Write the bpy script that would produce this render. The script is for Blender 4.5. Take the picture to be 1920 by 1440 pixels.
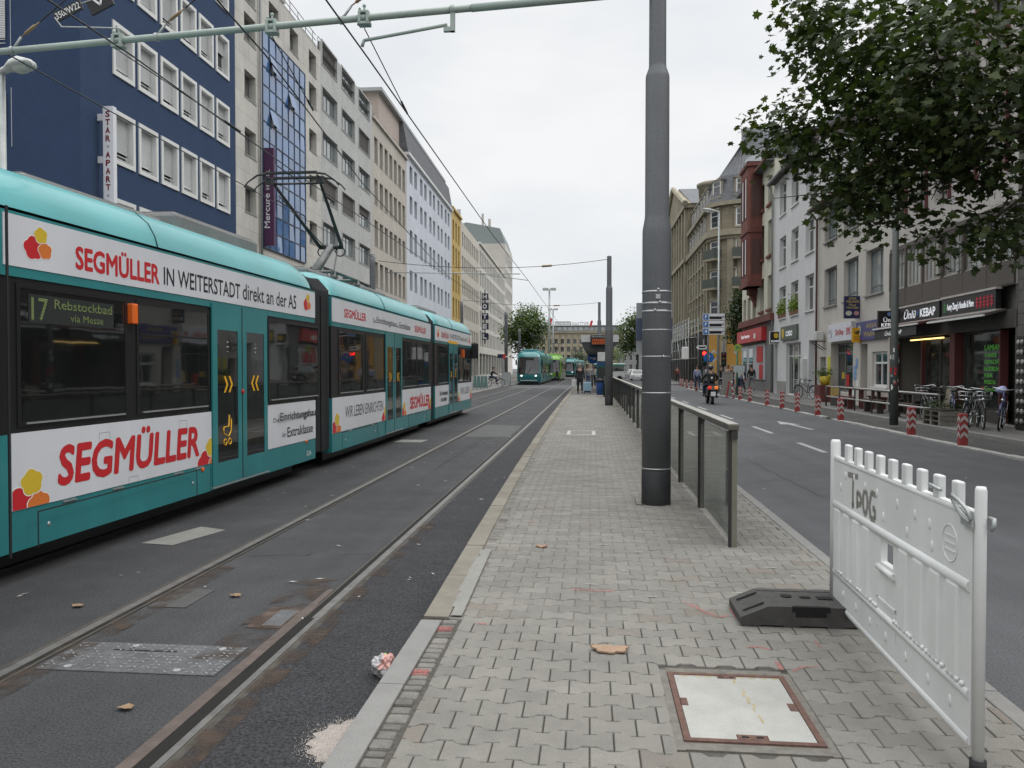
import bpy, bmesh, math, random
from mathutils import Vector, Matrix, noise
R_ = math.radians
random.seed(7)
S = bpy.context.scene
COL = S.collection
for o in list(bpy.data.objects):
    bpy.data.objects.remove(o)

# ------------------------------------------------------------------ camera
cd = bpy.data.cameras.new('camera')
cam = bpy.data.objects.new('camera', cd)
COL.objects.link(cam)
cam.location = (0, 0, 1.70)
cam.rotation_euler = (R_(90 - 1.151), 0, R_(5.62))
cd.lens = 28.0
cd.sensor_width = 36.0
cd.clip_start = 0.05
cd.clip_end = 3000
S.camera = cam

# ------------------------------------------------------------------ world: overcast sky
SUN_EL, SUN_AZ = R_(50), R_(80)     # azimuth clockwise from +Y
w = bpy.data.worlds.new('World')
S.world = w
w.use_nodes = True
nt = w.node_tree
for n in list(nt.nodes):
    nt.nodes.remove(n)
def wn(t): return nt.nodes.new(t)
out = wn('ShaderNodeOutputWorld'); bg = wn('ShaderNodeBackground')
sky = wn('ShaderNodeTexSky'); sky.sky_type = 'NISHITA'; sky.sun_disc = False
sky.sun_elevation = SUN_EL; sky.sun_rotation = SUN_AZ
tc = wn('ShaderNodeTexCoord'); sep = wn('ShaderNodeSeparateXYZ')
nt.links.new(tc.outputs['Generated'], sep.inputs[0])
mp = wn('ShaderNodeMapping'); mp.inputs['Scale'].default_value = (1, 1, 2.6)
nt.links.new(tc.outputs['Generated'], mp.inputs[0])
nz = wn('ShaderNodeTexNoise'); nz.inputs['Scale'].default_value = 2.3; nz.inputs['Detail'].default_value = 5
nz.inputs['Roughness'].default_value = .5
nt.links.new(mp.outputs[0], nz.inputs['Vector'])
cr = wn('ShaderNodeValToRGB')                     # cloud deck: faint grey-blue hollows in white
cr.color_ramp.elements[0].position = .36; cr.color_ramp.elements[0].color = (.82, .86, .90, 1)
cr.color_ramp.elements[1].position = .62; cr.color_ramp.elements[1].color = (1, 1, 1, 1)
nt.links.new(nz.outputs['Fac'], cr.inputs[0])
gr = wn('ShaderNodeMapRange')                     # overcast deck: the zenith is about twice the horizon
gr.interpolation_type = 'SMOOTHSTEP'
gr.inputs['From Min'].default_value = .40; gr.inputs['From Max'].default_value = 1
gr.inputs['To Min'].default_value = 9.25; gr.inputs['To Max'].default_value = 31.0
nt.links.new(sep.outputs['Z'], gr.inputs['Value'])
vm = wn('ShaderNodeVectorMath'); vm.operation = 'SCALE'
nt.links.new(cr.outputs[0], vm.inputs[0]); nt.links.new(gr.outputs[0], vm.inputs['Scale'])
mx = wn('ShaderNodeMix'); mx.data_type = 'RGBA'; mx.inputs['Factor'].default_value = .93
nt.links.new(sky.outputs[0], mx.inputs['A']); nt.links.new(vm.outputs[0], mx.inputs['B'])
nt.links.new(mx.outputs['Result'], bg.inputs['Color'])
bg.inputs['Strength'].default_value = .105
nt.links.new(bg.outputs[0], out.inputs['Surface'])

sl = bpy.data.lights.new('sun', 'SUN'); sl.energy = .75; sl.angle = R_(18); sl.color = (1, .965, .91)
so = bpy.data.objects.new('sun', sl); COL.objects.link(so)
sd = Vector((math.sin(SUN_AZ) * math.cos(SUN_EL), math.cos(SUN_AZ) * math.cos(SUN_EL), math.sin(SUN_EL)))
so.rotation_euler = sd.to_track_quat('Z', 'Y').to_euler()
so.location = (20, -20, 60)
S.view_settings.view_transform = 'Standard'
S.view_settings.look = 'None'
S.view_settings.exposure = 0.0
S.view_settings.gamma = 1
try:
    S.cycles.max_bounces = 6; S.cycles.diffuse_bounces = 3; S.cycles.glossy_bounces = 3
    S.cycles.transparent_max_bounces = 24; S.cycles.use_denoising = True
    S.cycles.caustics_reflective = False; S.cycles.caustics_refractive = False
except Exception:
    pass

# ------------------------------------------------------------------ materials
MT = {}
def mat(name, c, rough=.7, var=.12, scale=4., bump=0., bscale=60., metal=0., spec=.4, dirt=0., streak=0.,
        isl=0., along=0., tex=None, emit=0., fine=0., fscale=180., coat=0., tint=None, ior=None, obrand=0.):
    """procedural principled material: base colour broken by noise, optional brick grid, streaks, grain, bump"""
    if name in MT: return MT[name]
    m = bpy.data.materials.new(name); MT[name] = m
    m.use_nodes = True
    t = m.node_tree; b = t.nodes['Principled BSDF']; L = t.links.new
    b.inputs['Roughness'].default_value = rough; b.inputs['Metallic'].default_value = metal
    b.inputs['Specular IOR Level'].default_value = spec
    if ior: b.inputs['IOR'].default_value = ior
    if coat: b.inputs['Coat Weight'].default_value = coat; b.inputs['Coat Roughness'].default_value = .08
    co = t.nodes.new('ShaderNodeTexCoord')
    vec = co.outputs['Object']
    cur = None
    def node(k): return t.nodes.new(k)
    def rgb(col):
        n = node('ShaderNodeRGB'); n.outputs[0].default_value = (*col[:3], 1); return n.outputs[0]
    cur = rgb(c)
    yz = None
    if tex or streak:
        se = node('ShaderNodeSeparateXYZ'); L(vec, se.inputs[0])
        ad = node('ShaderNodeMath'); ad.operation = 'ADD'; L(se.outputs[0], ad.inputs[0]); L(se.outputs[1], ad.inputs[1])
        cb = node('ShaderNodeCombineXYZ'); L(ad.outputs[0], cb.inputs[0]); L(se.outputs[2], cb.inputs[1])
        yz = cb.outputs[0]
    bfac = None
    if tex:     # tex = (width, height, mortar, mortar colour, second colour, offset)
        bt = node('ShaderNodeTexBrick'); L(yz, bt.inputs['Vector'])
        bt.inputs['Scale'].default_value = 1
        bt.inputs['Brick Width'].default_value = tex[0]; bt.inputs['Row Height'].default_value = tex[1]
        bt.inputs['Mortar Size'].default_value = tex[2]; bt.inputs['Mortar Smooth'].default_value = .1
        bt.inputs['Color1'].default_value = (*c[:3], 1); bt.inputs['Color2'].default_value = (*tex[4], 1)
        bt.inputs['Mortar'].default_value = (*tex[3], 1)
        bt.offset = tex[5] if len(tex) > 5 else .5
        cur = bt.outputs['Color']; bfac = bt.outputs['Fac']
    def mul(cur, lo, hi, facsock):
        mr = node('ShaderNodeMapRange'); mr.inputs['From Min'].default_value = .25; mr.inputs['From Max'].default_value = .75
        mr.inputs['To Min'].default_value = lo; mr.inputs['To Max'].default_value = hi
        L(facsock, mr.inputs['Value'])
        v = node('ShaderNodeVectorMath'); v.operation = 'SCALE'; L(cur, v.inputs[0]); L(mr.outputs[0], v.inputs['Scale'])
        return v.outputs[0]
    def nzs(sc, det=5, v=None, ro=.6):
        n = node('ShaderNodeTexNoise'); n.inputs['Scale'].default_value = sc; n.inputs['Detail'].default_value = det
        n.inputs['Roughness'].default_value = ro
        L(v or vec, n.inputs['Vector']); return n.outputs['Fac']
    if var: cur = mul(cur, 1 - var, 1 + var, nzs(scale))
    if dirt: cur = mul(cur, 1 - dirt, 1 + dirt * .35, nzs(scale * .13 + .15, 7))
    if fine: cur = mul(cur, 1 - fine, 1 + fine, nzs(fscale, 2, ro=.8))
    if streak:
        mp2 = node('ShaderNodeMapping'); mp2.inputs['Scale'].default_value = (3.2, .12, 1); L(yz, mp2.inputs[0])
        cur = mul(cur, 1 - streak, 1 + streak * .4, nzs(1.0, 6, mp2.outputs[0]))
    if along:
        mp3 = node('ShaderNodeMapping'); mp3.inputs['Scale'].default_value = (3.0, .07, 1); L(vec, mp3.inputs[0])
        cur = mul(cur, 1 - along, 1 + along * .6, nzs(1.0, 6, mp3.outputs[0]))
    if isl or obrand:
        g = node('ShaderNodeNewGeometry') if isl else node('ShaderNodeObjectInfo')
        mr = node('ShaderNodeMapRange'); a = isl or obrand
        mr.inputs['To Min'].default_value = 1 - a; mr.inputs['To Max'].default_value = 1 + a
        L(g.outputs['Random Per Island' if isl else 'Random'], mr.inputs['Value'])
        v = node('ShaderNodeVectorMath'); v.operation = 'SCALE'; L(cur, v.inputs[0]); L(mr.outputs[0], v.inputs['Scale'])
        cur = v.outputs[0]
        if tint:   # some islands lean to a second colour
            mxx = node('ShaderNodeMix'); mxx.data_type = 'RGBA'
            m2 = node('ShaderNodeMapRange'); m2.inputs['From Min'].default_value = tint[1]; m2.inputs['From Max'].default_value = 1
            m2.inputs['To Max'].default_value = tint[2]
            wn2 = node('ShaderNodeTexWhiteNoise'); wn2.noise_dimensions = '1D'
            L(g.outputs['Random Per Island' if isl else 'Random'], wn2.inputs['W'])
            L(wn2.outputs['Value'], m2.inputs['Value']); L(m2.outputs[0], mxx.inputs['Factor'])
            L(cur, mxx.inputs['A']); mxx.inputs['B'].default_value = (*tint[0], 1)
            cur = mxx.outputs['Result']
    L(cur, b.inputs['Base Color'])
    if rough < .98:
        mr = node('ShaderNodeMapRange'); mr.inputs['To Min'].default_value = max(.02, rough * .82); mr.inputs['To Max'].default_value = min(1, rough * 1.15)
        L(nzs(scale * 1.7 + 1, 4), mr.inputs['Value']); L(mr.outputs[0], b.inputs['Roughness'])
    if bump:
        bp = node('ShaderNodeBump'); bp.inputs['Strength'].default_value = bump; bp.inputs['Distance'].default_value = .02
        if bfac is not None:
            inv = node('ShaderNodeMath'); inv.operation = 'SUBTRACT'; inv.inputs[0].default_value = 1; L(bfac, inv.inputs[1])
            L(inv.outputs[0], bp.inputs['Height'])
        else:
            L(nzs(bscale, 4), bp.inputs['Height'])
        L(bp.outputs[0], b.inputs['Normal'])
    if emit:
        L(cur, b.inputs['Emission Color']); b.inputs['Emission Strength'].default_value = emit
    return m

def glass(name, c, rough=.03, ior=1.7, wav=.0, var=.25, obrand=.35):
    """dark window glass: deep tinted base with a clean reflection; faintly uneven so reflections wobble"""
    if name in MT: return MT[name]
    m = mat(name, c, rough=rough, var=var, scale=.8, spec=.5, ior=ior, obrand=obrand)
    if wav:
        t = m.node_tree; b = t.nodes['Principled BSDF']
        co = t.nodes.new('ShaderNodeTexCoord'); n = t.nodes.new('ShaderNodeTexNoise'); n.inputs['Scale'].default_value = 1.1
        bp = t.nodes.new('ShaderNodeBump'); bp.inputs['Strength'].default_value = wav; bp.inputs['Distance'].default_value = .05
        t.links.new(co.outputs['Object'], n.inputs['Vector']); t.links.new(n.outputs['Fac'], bp.inputs['Height'])
        t.links.new(bp.outputs[0], b.inputs['Normal'])
    return m

def clear(name, c, k=.75, ior=1.45):
    """see-through pane: mostly transparent with a tint and a reflection"""
    if name in MT: return MT[name]
    m = bpy.data.materials.new(name); MT[name] = m; m.use_nodes = True
    t = m.node_tree; t.nodes.remove(t.nodes['Principled BSDF'])
    o = t.nodes['Material Output']
    tr = t.nodes.new('ShaderNodeBsdfTransparent'); tr.inputs[0].default_value = (*c, 1)
    gl = t.nodes.new('ShaderNodeBsdfGlossy'); gl.inputs['Roughness'].default_value = .04
    df = t.nodes.new('ShaderNodeBsdfDiffuse'); df.inputs[0].default_value = (.40, .45, .41, 1)
    no = t.nodes.new('ShaderNodeTexNoise'); no.inputs['Scale'].default_value = 3.0; no.inputs['Detail'].default_value = 6
    co = t.nodes.new('ShaderNodeTexCoord'); t.links.new(co.outputs['Object'], no.inputs['Vector'])
    mr = t.nodes.new('ShaderNodeMapRange'); mr.inputs['From Min'].default_value = .3; mr.inputs['From Max'].default_value = .8
    mr.inputs['To Min'].default_value = 1 - k - .1; mr.inputs['To Max'].default_value = 1 - k + .15
    t.links.new(no.outputs['Fac'], mr.inputs['Value'])
    m1 = t.nodes.new('ShaderNodeMixShader'); t.links.new(mr.outputs[0], m1.inputs[0])
    t.links.new(tr.outputs[0], m1.inputs[1]); t.links.new(df.outputs[0], m1.inputs[2])
    fr = t.nodes.new('ShaderNodeFresnel'); fr.inputs[0].default_value = ior
    m2 = t.nodes.new('ShaderNodeMixShader'); t.links.new(fr.outputs[0], m2.inputs[0])
    t.links.new(m1.outputs[0], m2.inputs[1]); t.links.new(gl.outputs[0], m2.inputs[2])
    t.links.new(m2.outputs[0], o.inputs['Surface'])
    return m

def leafmat(name, c, var=.3, tint=None):
    if name in MT: return MT[name]
    m = mat(name, c, rough=.5, var=.2, scale=.9, isl=var, spec=.35, tint=tint)
    t = m.node_tree; b = t.nodes['Principled BSDF']; o = t.nodes['Material Output']
    src = b.inputs['Base Color'].links[0].from_socket
    tl = t.nodes.new('ShaderNodeBsdfTranslucent')
    v = t.nodes.new('ShaderNodeVectorMath'); v.operation = 'MULTIPLY'; v.inputs[1].default_value = (1.3, 1.5, .5)
    t.links.new(src, v.inputs[0]); t.links.new(v.outputs[0], tl.inputs[0])
    mx = t.nodes.new('ShaderNodeMixShader'); mx.inputs[0].default_value = .28
    t.links.new(b.outputs[0], mx.inputs[1]); t.links.new(tl.outputs[0], mx.inputs[2])
    t.links.new(mx.outputs[0], o.inputs['Surface'])
    return m

# ------------------------------------------------------------------ object helpers
ORG = {}
def thing(name, label, cat, loc=(0, 0, 0), group=None):
    o = bpy.data.objects.new(name, None); COL.objects.link(o)
    o.location = loc; o.empty_display_size = .2
    o['label'] = label; o['category'] = cat
    if group: o['group'] = group
    ORG[o.name] = Vector(loc)
    return o
def tag(o, label=None, cat=None, group=None, kind=None):
    if label: o['label'] = label
    if cat: o['category'] = cat
    if group: o['group'] = group
    if kind: o['kind'] = kind
    return o
def dup(o, loc=None, rz=None, label=None, group=None, parent=None):
    """copy of a thing with copies of its parts and their parts"""
    def cp(src, par):
        c = src.copy(); COL.objects.link(c)
        if par: c.parent = par
        for ch in list(src.children): cp(ch, c)
        return c
    c = cp(o, parent)
    if loc is not None: c.location = loc
    if rz is not None: c.rotation_euler = (0, 0, rz)
    if label: c['label'] = label
    if group: c['group'] = group
    return c

class MB:
    """collects faces; build() links them as ONE mesh object"""
    def __init__(s, fr=None):
        s.v = []; s.f = []; s.m = []; s.s = []; s.fr = fr
    def P(s, p):
        if s.fr: p = s.fr(*p)
        s.v.append(tuple(p)); return len(s.v) - 1
    def face(s, pts, m=0, sm=False):
        s.f.append([s.P(p) for p in pts]); s.m.append(m); s.s.append(sm)
    def box(s, x0, y0, z0, x1, y1, z1, m=0, skip=''):
        i = [s.P(p) for p in ((x0, y0, z0), (x1, y0, z0), (x1, y1, z0), (x0, y1, z0), (x0, y0, z1), (x1, y0, z1), (x1, y1, z1), (x0, y1, z1))]
        for k, q in (('b', (0, 3, 2, 1)), ('t', (4, 5, 6, 7)), ('f', (0, 1, 5, 4)), ('k', (2, 3, 7, 6)), ('l', (0, 4, 7, 3)), ('r', (1, 2, 6, 5))):
            if k not in skip:
                s.f.append([i[j] for j in q]); s.m.append(m); s.s.append(False)
        return s
    def cbox(s, x0, y0, z0, x1, y1, z1, c=.01, m=0):
        """box with chamfered edges"""
        bm = bmesh.new(); bmesh.ops.create_cube(bm, size=1)
        for v in bm.verts:
            v.co = ((v.co.x + .5) * (x1 - x0) + x0, (v.co.y + .5) * (y1 - y0) + y0, (v.co.z + .5) * (z1 - z0) + z0)
        bmesh.ops.bevel(bm, geom=list(bm.edges), offset=c, segments=2, affect='EDGES', profile=.5)
        s.addbm(bm, m); return s
    def addbm(s, bm, m=0, sm=False, M=None):
        bm.verts.index_update(); b = len(s.v)
        for v in bm.verts: s.P(M @ v.co if M else v.co)
        for f in bm.faces:
            s.f.append([b + v.index for v in f.verts]); s.m.append(m); s.s.append(sm)
        bm.free()
    def tube(s, pts, r, n=8, m=0, caps=True, sm=True):
        pts = [Vector(p) for p in pts]; k = len(pts)
        rr = list(r) if isinstance(r, (list, tuple)) else [r] * k
        prev = None; rings = []
        for i, p in enumerate(pts):
            d = (pts[min(i + 1, k - 1)] - pts[max(i - 1, 0)])
            if d.length < 1e-9: d = Vector((0, 0, 1))
            d.normalize()
            if prev is None:
                a = Vector((0, 0, 1)) if abs(d.z) < .9 else Vector((1, 0, 0))
                x = d.cross(a).normalized()
            else:
                x = (prev - d * prev.dot(d)).normalized()
            prev = x; y = d.cross(x)
            rings.append([s.P(p + (x * math.cos(t) + y * math.sin(t)) * rr[i]) for t in [2 * math.pi * q / n for q in range(n)]])
        for a, b in zip(rings, rings[1:]):
            for q in range(n):
                s.f.append([a[q], a[(q + 1) % n], b[(q + 1) % n], b[q]]); s.m.append(m); s.s.append(sm)
        if caps:
            s.f.append(rings[0][::-1]); s.m.append(m); s.s.append(False)
            s.f.append(rings[-1]); s.m.append(m); s.s.append(False)
        return s
    def lathe(s, prof, c=(0, 0, 0), n=24, m=0, sm=True, caps=True):
        rings = [[s.P((c[0] + r * math.cos(2 * math.pi * q / n), c[1] + r * math.sin(2 * math.pi * q / n), c[2] + z)) for q in range(n)] for r, z in prof]
        for a, b in zip(rings, rings[1:]):
            for q in range(n):
                s.f.append([a[q], a[(q + 1) % n], b[(q + 1) % n], b[q]]); s.m.append(m); s.s.append(sm)
        if caps:
            s.f.append(rings[0][::-1]); s.m.append(m); s.s.append(False)
            s.f.append(rings[-1]); s.m.append(m); s.s.append(False)
        return s
    def prism(s, poly, fn, d0, d1, m=0):
        """poly: 2d points; fn(a,b,d) -> 3d; extruded from d0 to d1"""
        A = [s.P(fn(a, b, d0)) for a, b in poly]; B = [s.P(fn(a, b, d1)) for a, b in poly]; n = len(poly)
        s.f.append(A[::-1]); s.f.append(B); s.m += [m, m]; s.s += [False, False]
        for q in range(n):
            s.f.append([A[q], A[(q + 1) % n], B[(q + 1) % n], B[q]]); s.m.append(m); s.s.append(False)
        return s
    def ball(s, c, r, m=0, nu=12, nv=8, sm=True):
        r = r if isinstance(r, (tuple, list)) else (r, r, r)
        bm = bmesh.new(); bmesh.ops.create_uvsphere(bm, u_segments=nu, v_segments=nv, radius=1)
        for v in bm.verts: v.co = (c[0] + v.co.x * r[0], c[1] + v.co.y * r[1], c[2] + v.co.z * r[2])
        s.addbm(bm, m, sm); return s
    def build(s, name, mats, parent=None, org=None, fix=True):
        if not isinstance(mats, (list, tuple)): mats = [mats]
        root = parent
        while root is not None and root.parent is not None: root = root.parent
        o3 = Vector(org) if org is not None else (ORG.get(root.name, Vector((0, 0, 0))) if root else Vector((0, 0, 0)))
        me = bpy.data.meshes.new(name)
        me.from_pydata([(a - o3.x, b - o3.y, c - o3.z) for a, b, c in s.v], [], s.f)
        for mm in mats: me.materials.append(mm)
        me.polygons.foreach_set('material_index', s.m)
        me.polygons.foreach_set('use_smooth', s.s)
        if fix:
            bm = bmesh.new(); bm.from_mesh(me); bmesh.ops.recalc_face_normals(bm, faces=bm.faces); bm.to_mesh(me); bm.free()
        me.update()
        ob = bpy.data.objects.new(name, me); COL.objects.link(ob)
        if parent is not None:
            ob.parent = parent
        else:
            ob.location = o3; ORG[ob.name] = o3
        return ob

TX = {}
def textmesh(sx, bold=0.0, shear=0.0):
    """flat outline of a piece of writing, as vertex list + faces in a unit box (0..1, 0..1) and its aspect"""
    k = (sx, bold, shear)
    if k in TX: return TX[k]
    cu = bpy.data.curves.new('t', 'FONT'); cu.body = sx; cu.size = 1; cu.offset = bold; cu.shear = shear
    cu.resolution_u = 3; cu.space_character = 1.0 + bold * 1.5
    cu.align_x = 'CENTER' if '\n' in sx else 'LEFT'
    ob = bpy.data.objects.new('t', cu); COL.objects.link(ob)
    dg = bpy.context.evaluated_depsgraph_get()
    me = bpy.data.meshes.new_from_object(ob.evaluated_get(dg))
    V = [v.co.copy() for v in me.vertices]; Fc = [list(p.vertices) for p in me.polygons]
    bpy.data.objects.remove(ob); bpy.data.curves.remove(cu); bpy.data.meshes.remove(me)
    x0 = min(v.x for v in V); x1 = max(v.x for v in V); y0 = min(v.y for v in V); y1 = max(v.y for v in V)
    r = ([((v.x - x0) / (x1 - x0), (v.y - y0) / (y1 - y0)) for v in V], Fc, (x1 - x0) / (y1 - y0))
    TX[k] = r; return r
def addtext(mb, s, org, right, up, w, h, bold=.0, shear=0., m=0):
    """writing fitted into the rectangle org + right*w, up*h; bold = extra stroke, laid as shifted copies a hair apart"""
    V, Fc, a = textmesh(s, 0.0, shear)
    o = Vector(org); r = Vector(right).normalized(); u = Vector(up).normalized(); n = r.cross(u)
    k = bold * h
    offs = [(0, 0)] if not k else [(0, 0), (k, 0), (-k, 0), (0, k), (0, -k), (k * .7, k * .7), (-k * .7, k * .7), (k * .7, -k * .7), (-k * .7, -k * .7)]
    for i, (dx, dy) in enumerate(offs):
        b = len(mb.v)
        for x, y in V: mb.P(o + r * (k + x * (w - 2 * k) + dx) + u * (k + y * (h - 2 * k) + dy) + n * (.00012 * i * max(1, h)))
        for f in Fc: mb.f.append([b + q for q in f]); mb.m.append(m); mb.s.append(False)
    return mb
# ================================================================== THE SETTING
A_ROAD = mat('asphalt_track', (.064, .064, .066), rough=.85, var=.14, scale=2.2, dirt=.34, along=.16, fine=.75, fscale=75, bump=.5, bscale=120, spec=.25)
A_DARK = mat('asphalt_fresh', (.040, .040, .043), rough=.85, var=.16, scale=3, dirt=.2, fine=1.0, fscale=60, bump=.6, bscale=160, spec=.3)
A_ST = mat('asphalt_street', (.094, .095, .099), rough=.8, var=.12, scale=.9, dirt=.25, along=.16, fine=.5, fscale=70, bump=.35, bscale=120, spec=.3)
A_WALK = mat('asphalt_walk', (.085, .083, .080), rough=.9, var=.15, scale=1.5, dirt=.3, fine=.35, bump=.25, bscale=180, spec=.2)
EARTH = mat('ground_grey', (.10, .10, .10), rough=.95, var=.2, scale=.4, dirt=.3)
SLAB = mat('pavement_slab', (.20, .19, .175), rough=.85, var=.14, scale=2, dirt=.3, fine=.2, tex=None, spec=.2)
PAVE = mat('paver', (.214, .204, .182), rough=.85, var=.10, scale=9, dirt=.2, fine=.28, fscale=260, bump=.3, bscale=300, spec=.2, isl=.09, tint=((.175, .135, .105), .9, .4))
GROUT2 = mat('joint_sand', (.165, .155, .132), rough=.95, var=.25, scale=9, dirt=.3, fine=.3)
GROUT = mat('paver_grout', (.075, .069, .058), rough=.95, var=.4, scale=30)
KERB_N = mat('kerb_new', (.21, .205, .195), rough=.8, var=.1, scale=6, fine=.2, spec=.2)
KERB_O = mat('kerb_old', (.225, .205, .168), rough=.85, var=.22, scale=3, dirt=.3, fine=.2, bump=.3, bscale=60, spec=.2)
KERB_G = mat('kerb_granite', (.40, .39, .37), rough=.8, var=.2, scale=4, dirt=.3, fine=.25, spec=.2, isl=.15)
COBB = mat('cobble', (.165, .156, .14), rough=.85, var=.25, scale=12, isl=.30, fine=.3, bump=.4, bscale=120, tint=((.32, .29, .27), .86, .6), spec=.2)
STEEL = mat('rail_steel', (.17, .165, .155), rough=.5, var=.3, scale=9, metal=.5)
RUST = mat('rust', (.095, .065, .05), rough=.8, var=.35, scale=14, bump=.3, fine=.3)
DGROOVE = mat('rail_groove', (.007, .006, .005), rough=.95)
WHITE_L = mat('road_paint', (.34, .34, .33), rough=.75, var=.2, scale=8, fine=.35)

def sheet(name, x0, x1, y0, y1, z, m, lab='structure', nx=1, ny=1, th=0.03, parent=None):
    b = MB(); b.box(x0, y0, z - th, x1, y1, z, 0, 'b'); o = b.build(name, m, parent)
    if parent is None: o['kind'] = lab
    return o
# one big sheet to the horizon, then the layers of the street
b = MB(); b.face([(-900, -300, -.06), (900, -300, -.06), (900, 1500, -.06), (-900, 1500, -.06)]); b.build('ground', EARTH)['kind'] = 'structure'
# roadway of the tracks and the roadway on the right
sheet('track_road', -7.35, -1.0, -20, 330, 0.0, A_ROAD)
sheet('road', 1.70, 7.90, -20, 330, 0.0, A_ST)
sheet('crossing_road', -60, 90, 66.5, 79.5, 0.004, A_ST, th=.02)
sheet('station_square', -60, 80, 120, 330, -.004, A_ROAD, th=.02)
sheet('asphalt_strip', -1.77, -1.035, -6, 64, .004, A_DARK, th=.02)
# pale worn patches in the track asphalt
CONC = mat('concrete_patch', (.225, .22, .20), rough=.85, var=.15, scale=5, fine=.25)
b = MB(); b.face([(-4.33, 7.30, .004), (-3.98, 7.24, .004), (-3.80, 7.98, .004), (-4.14, 8.12, .004)]); b.build('concrete_patch', CONC)['kind'] = 'structure'
b = MB(); b.face([(-4.5, 17.85, .004), (-3.85, 17.85, .004), (-3.80, 18.5, .004), (-4.45, 18.5, .004)]); b.build('concrete_patch', CONC)['kind'] = 'structure'
A_PAT = mat('asphalt_patch', (.082, .082, .08), rough=.85, var=.15, scale=3, fine=.4, bump=.3, bscale=200)
b = MB(); b.face([(-3.12, 19.4, .004), (-1.98, 19.4, .004), (-2.0, 23.3, .004), (-3.1, 23.6, .004)]); b.build('asphalt_patch', A_PAT)['kind'] = 'structure'
# rails: head, groove and lip, sunk in the asphalt
def rail(xc, sgn, y0=-20, y1=115):
    b = MB()
    f = lambda a, d: (xc + sgn * a)
    def strip(a0, a1, z0, z1, m):
        x0, x1 = sorted((xc + sgn * a0, xc + sgn * a1)); b.box(x0, y0, z0, x1, y1, z1, m, 'b')
    strip(-.03, .03, -.02, .008, 0); strip(.03, .072, -.02, .0045, 1); strip(.072, .092, -.02, .009, 2)
    strip(-.075, -.03, -.02, .0042, 2)
    return b.build('tram_rail', [STEEL, DGROOVE, mat('rail_lip', (.08, .073, .062), rough=.75, var=.3, scale=9, metal=.35)])
for xc, sg in ((-1.845, -1), (-3.245, 1), (-4.90, -1), (-6.30, 1)):
    rail(xc, sg)['kind'] = 'structure'
# points: rusted open blade, gap and machine covers
b = MB(); b.box(-1.995, 2.2, -.02, -1.925, 5.5, .012); b.box(-1.995, 5.5, -.02, -1.945, 5.9, .008); o = b.build('point_blade', mat('rust_rail', (.095, .072, .062), rough=.75, var=.3, scale=10, bump=.3)); o['kind'] = 'structure'
b = MB(); b.box(-1.925, -2, -.02, -1.855, 5.2, .0098); o = b.build('rail_gap', DGROOVE); o['kind'] = 'structure'
PLATE = mat('checker_plate', (.135, .137, .14), rough=.5, var=.25, scale=6, metal=.45, fine=.4, fscale=60)
b = MB(); b.box(-3.12, 4.17, -.01, -2.06, 4.62, .007)
rn = random.Random(3)
for i in range(26):
    for j in range(10):
        x = -3.09 + i * .0405; y = 4.2 + j * .043
        if rn.random() < .55:
            a = .7 if (i + j) % 2 else -.7; dx, dy = .013 * math.cos(a), .013 * math.sin(a)
            px, py = -dy * .25, dx * .25
            b.face([(x - dx - px, y - dy - py, .0095), (x + dx - px, y + dy - py, .0095), (x + dx + px, y + dy + py, .0095), (x - dx + px, y - dy + py, .0095)], 1)
for x, y in ((-2.95, 4.22), (-2.3, 4.22), (-2.75, 4.57), (-2.2, 4.57)): b.lathe([(.022, .008), (.022, .011)], (x, y, 0), 12, 1)
b.box(-2.85, 4.49, .006, -2.45, 4.51, .0078, 2)
o = b.build('point_machine_cover', [PLATE, mat('plate_worn', (.46, .465, .47), rough=.4, var=.2, metal=.5), DGROOVE]); tag(o, 'grey checkered steel plate let into the asphalt between the near rails', 'cover plate')
b = MB(); b.box(-2.24, 4.98, -.01, -2.0, 5.42, .007, 0); b.box(-2.15, 5.02, -.01, -2.02, 5.36, .0085, 1)
o = b.build('point_lock_cover', [RUST, PLATE]); tag(o, 'small rusty steel cover beside the right rail', 'cover plate')
b = MB(); b.box(-3.13, 5.35, -.01, -2.85, 5.8, .006); o = b.build('point_rod_cover', mat('plate_dull', (.072, .071, .068), rough=.7, var=.2)); tag(o, 'dull grey steel cover beside the left near rail', 'cover plate')

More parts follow.
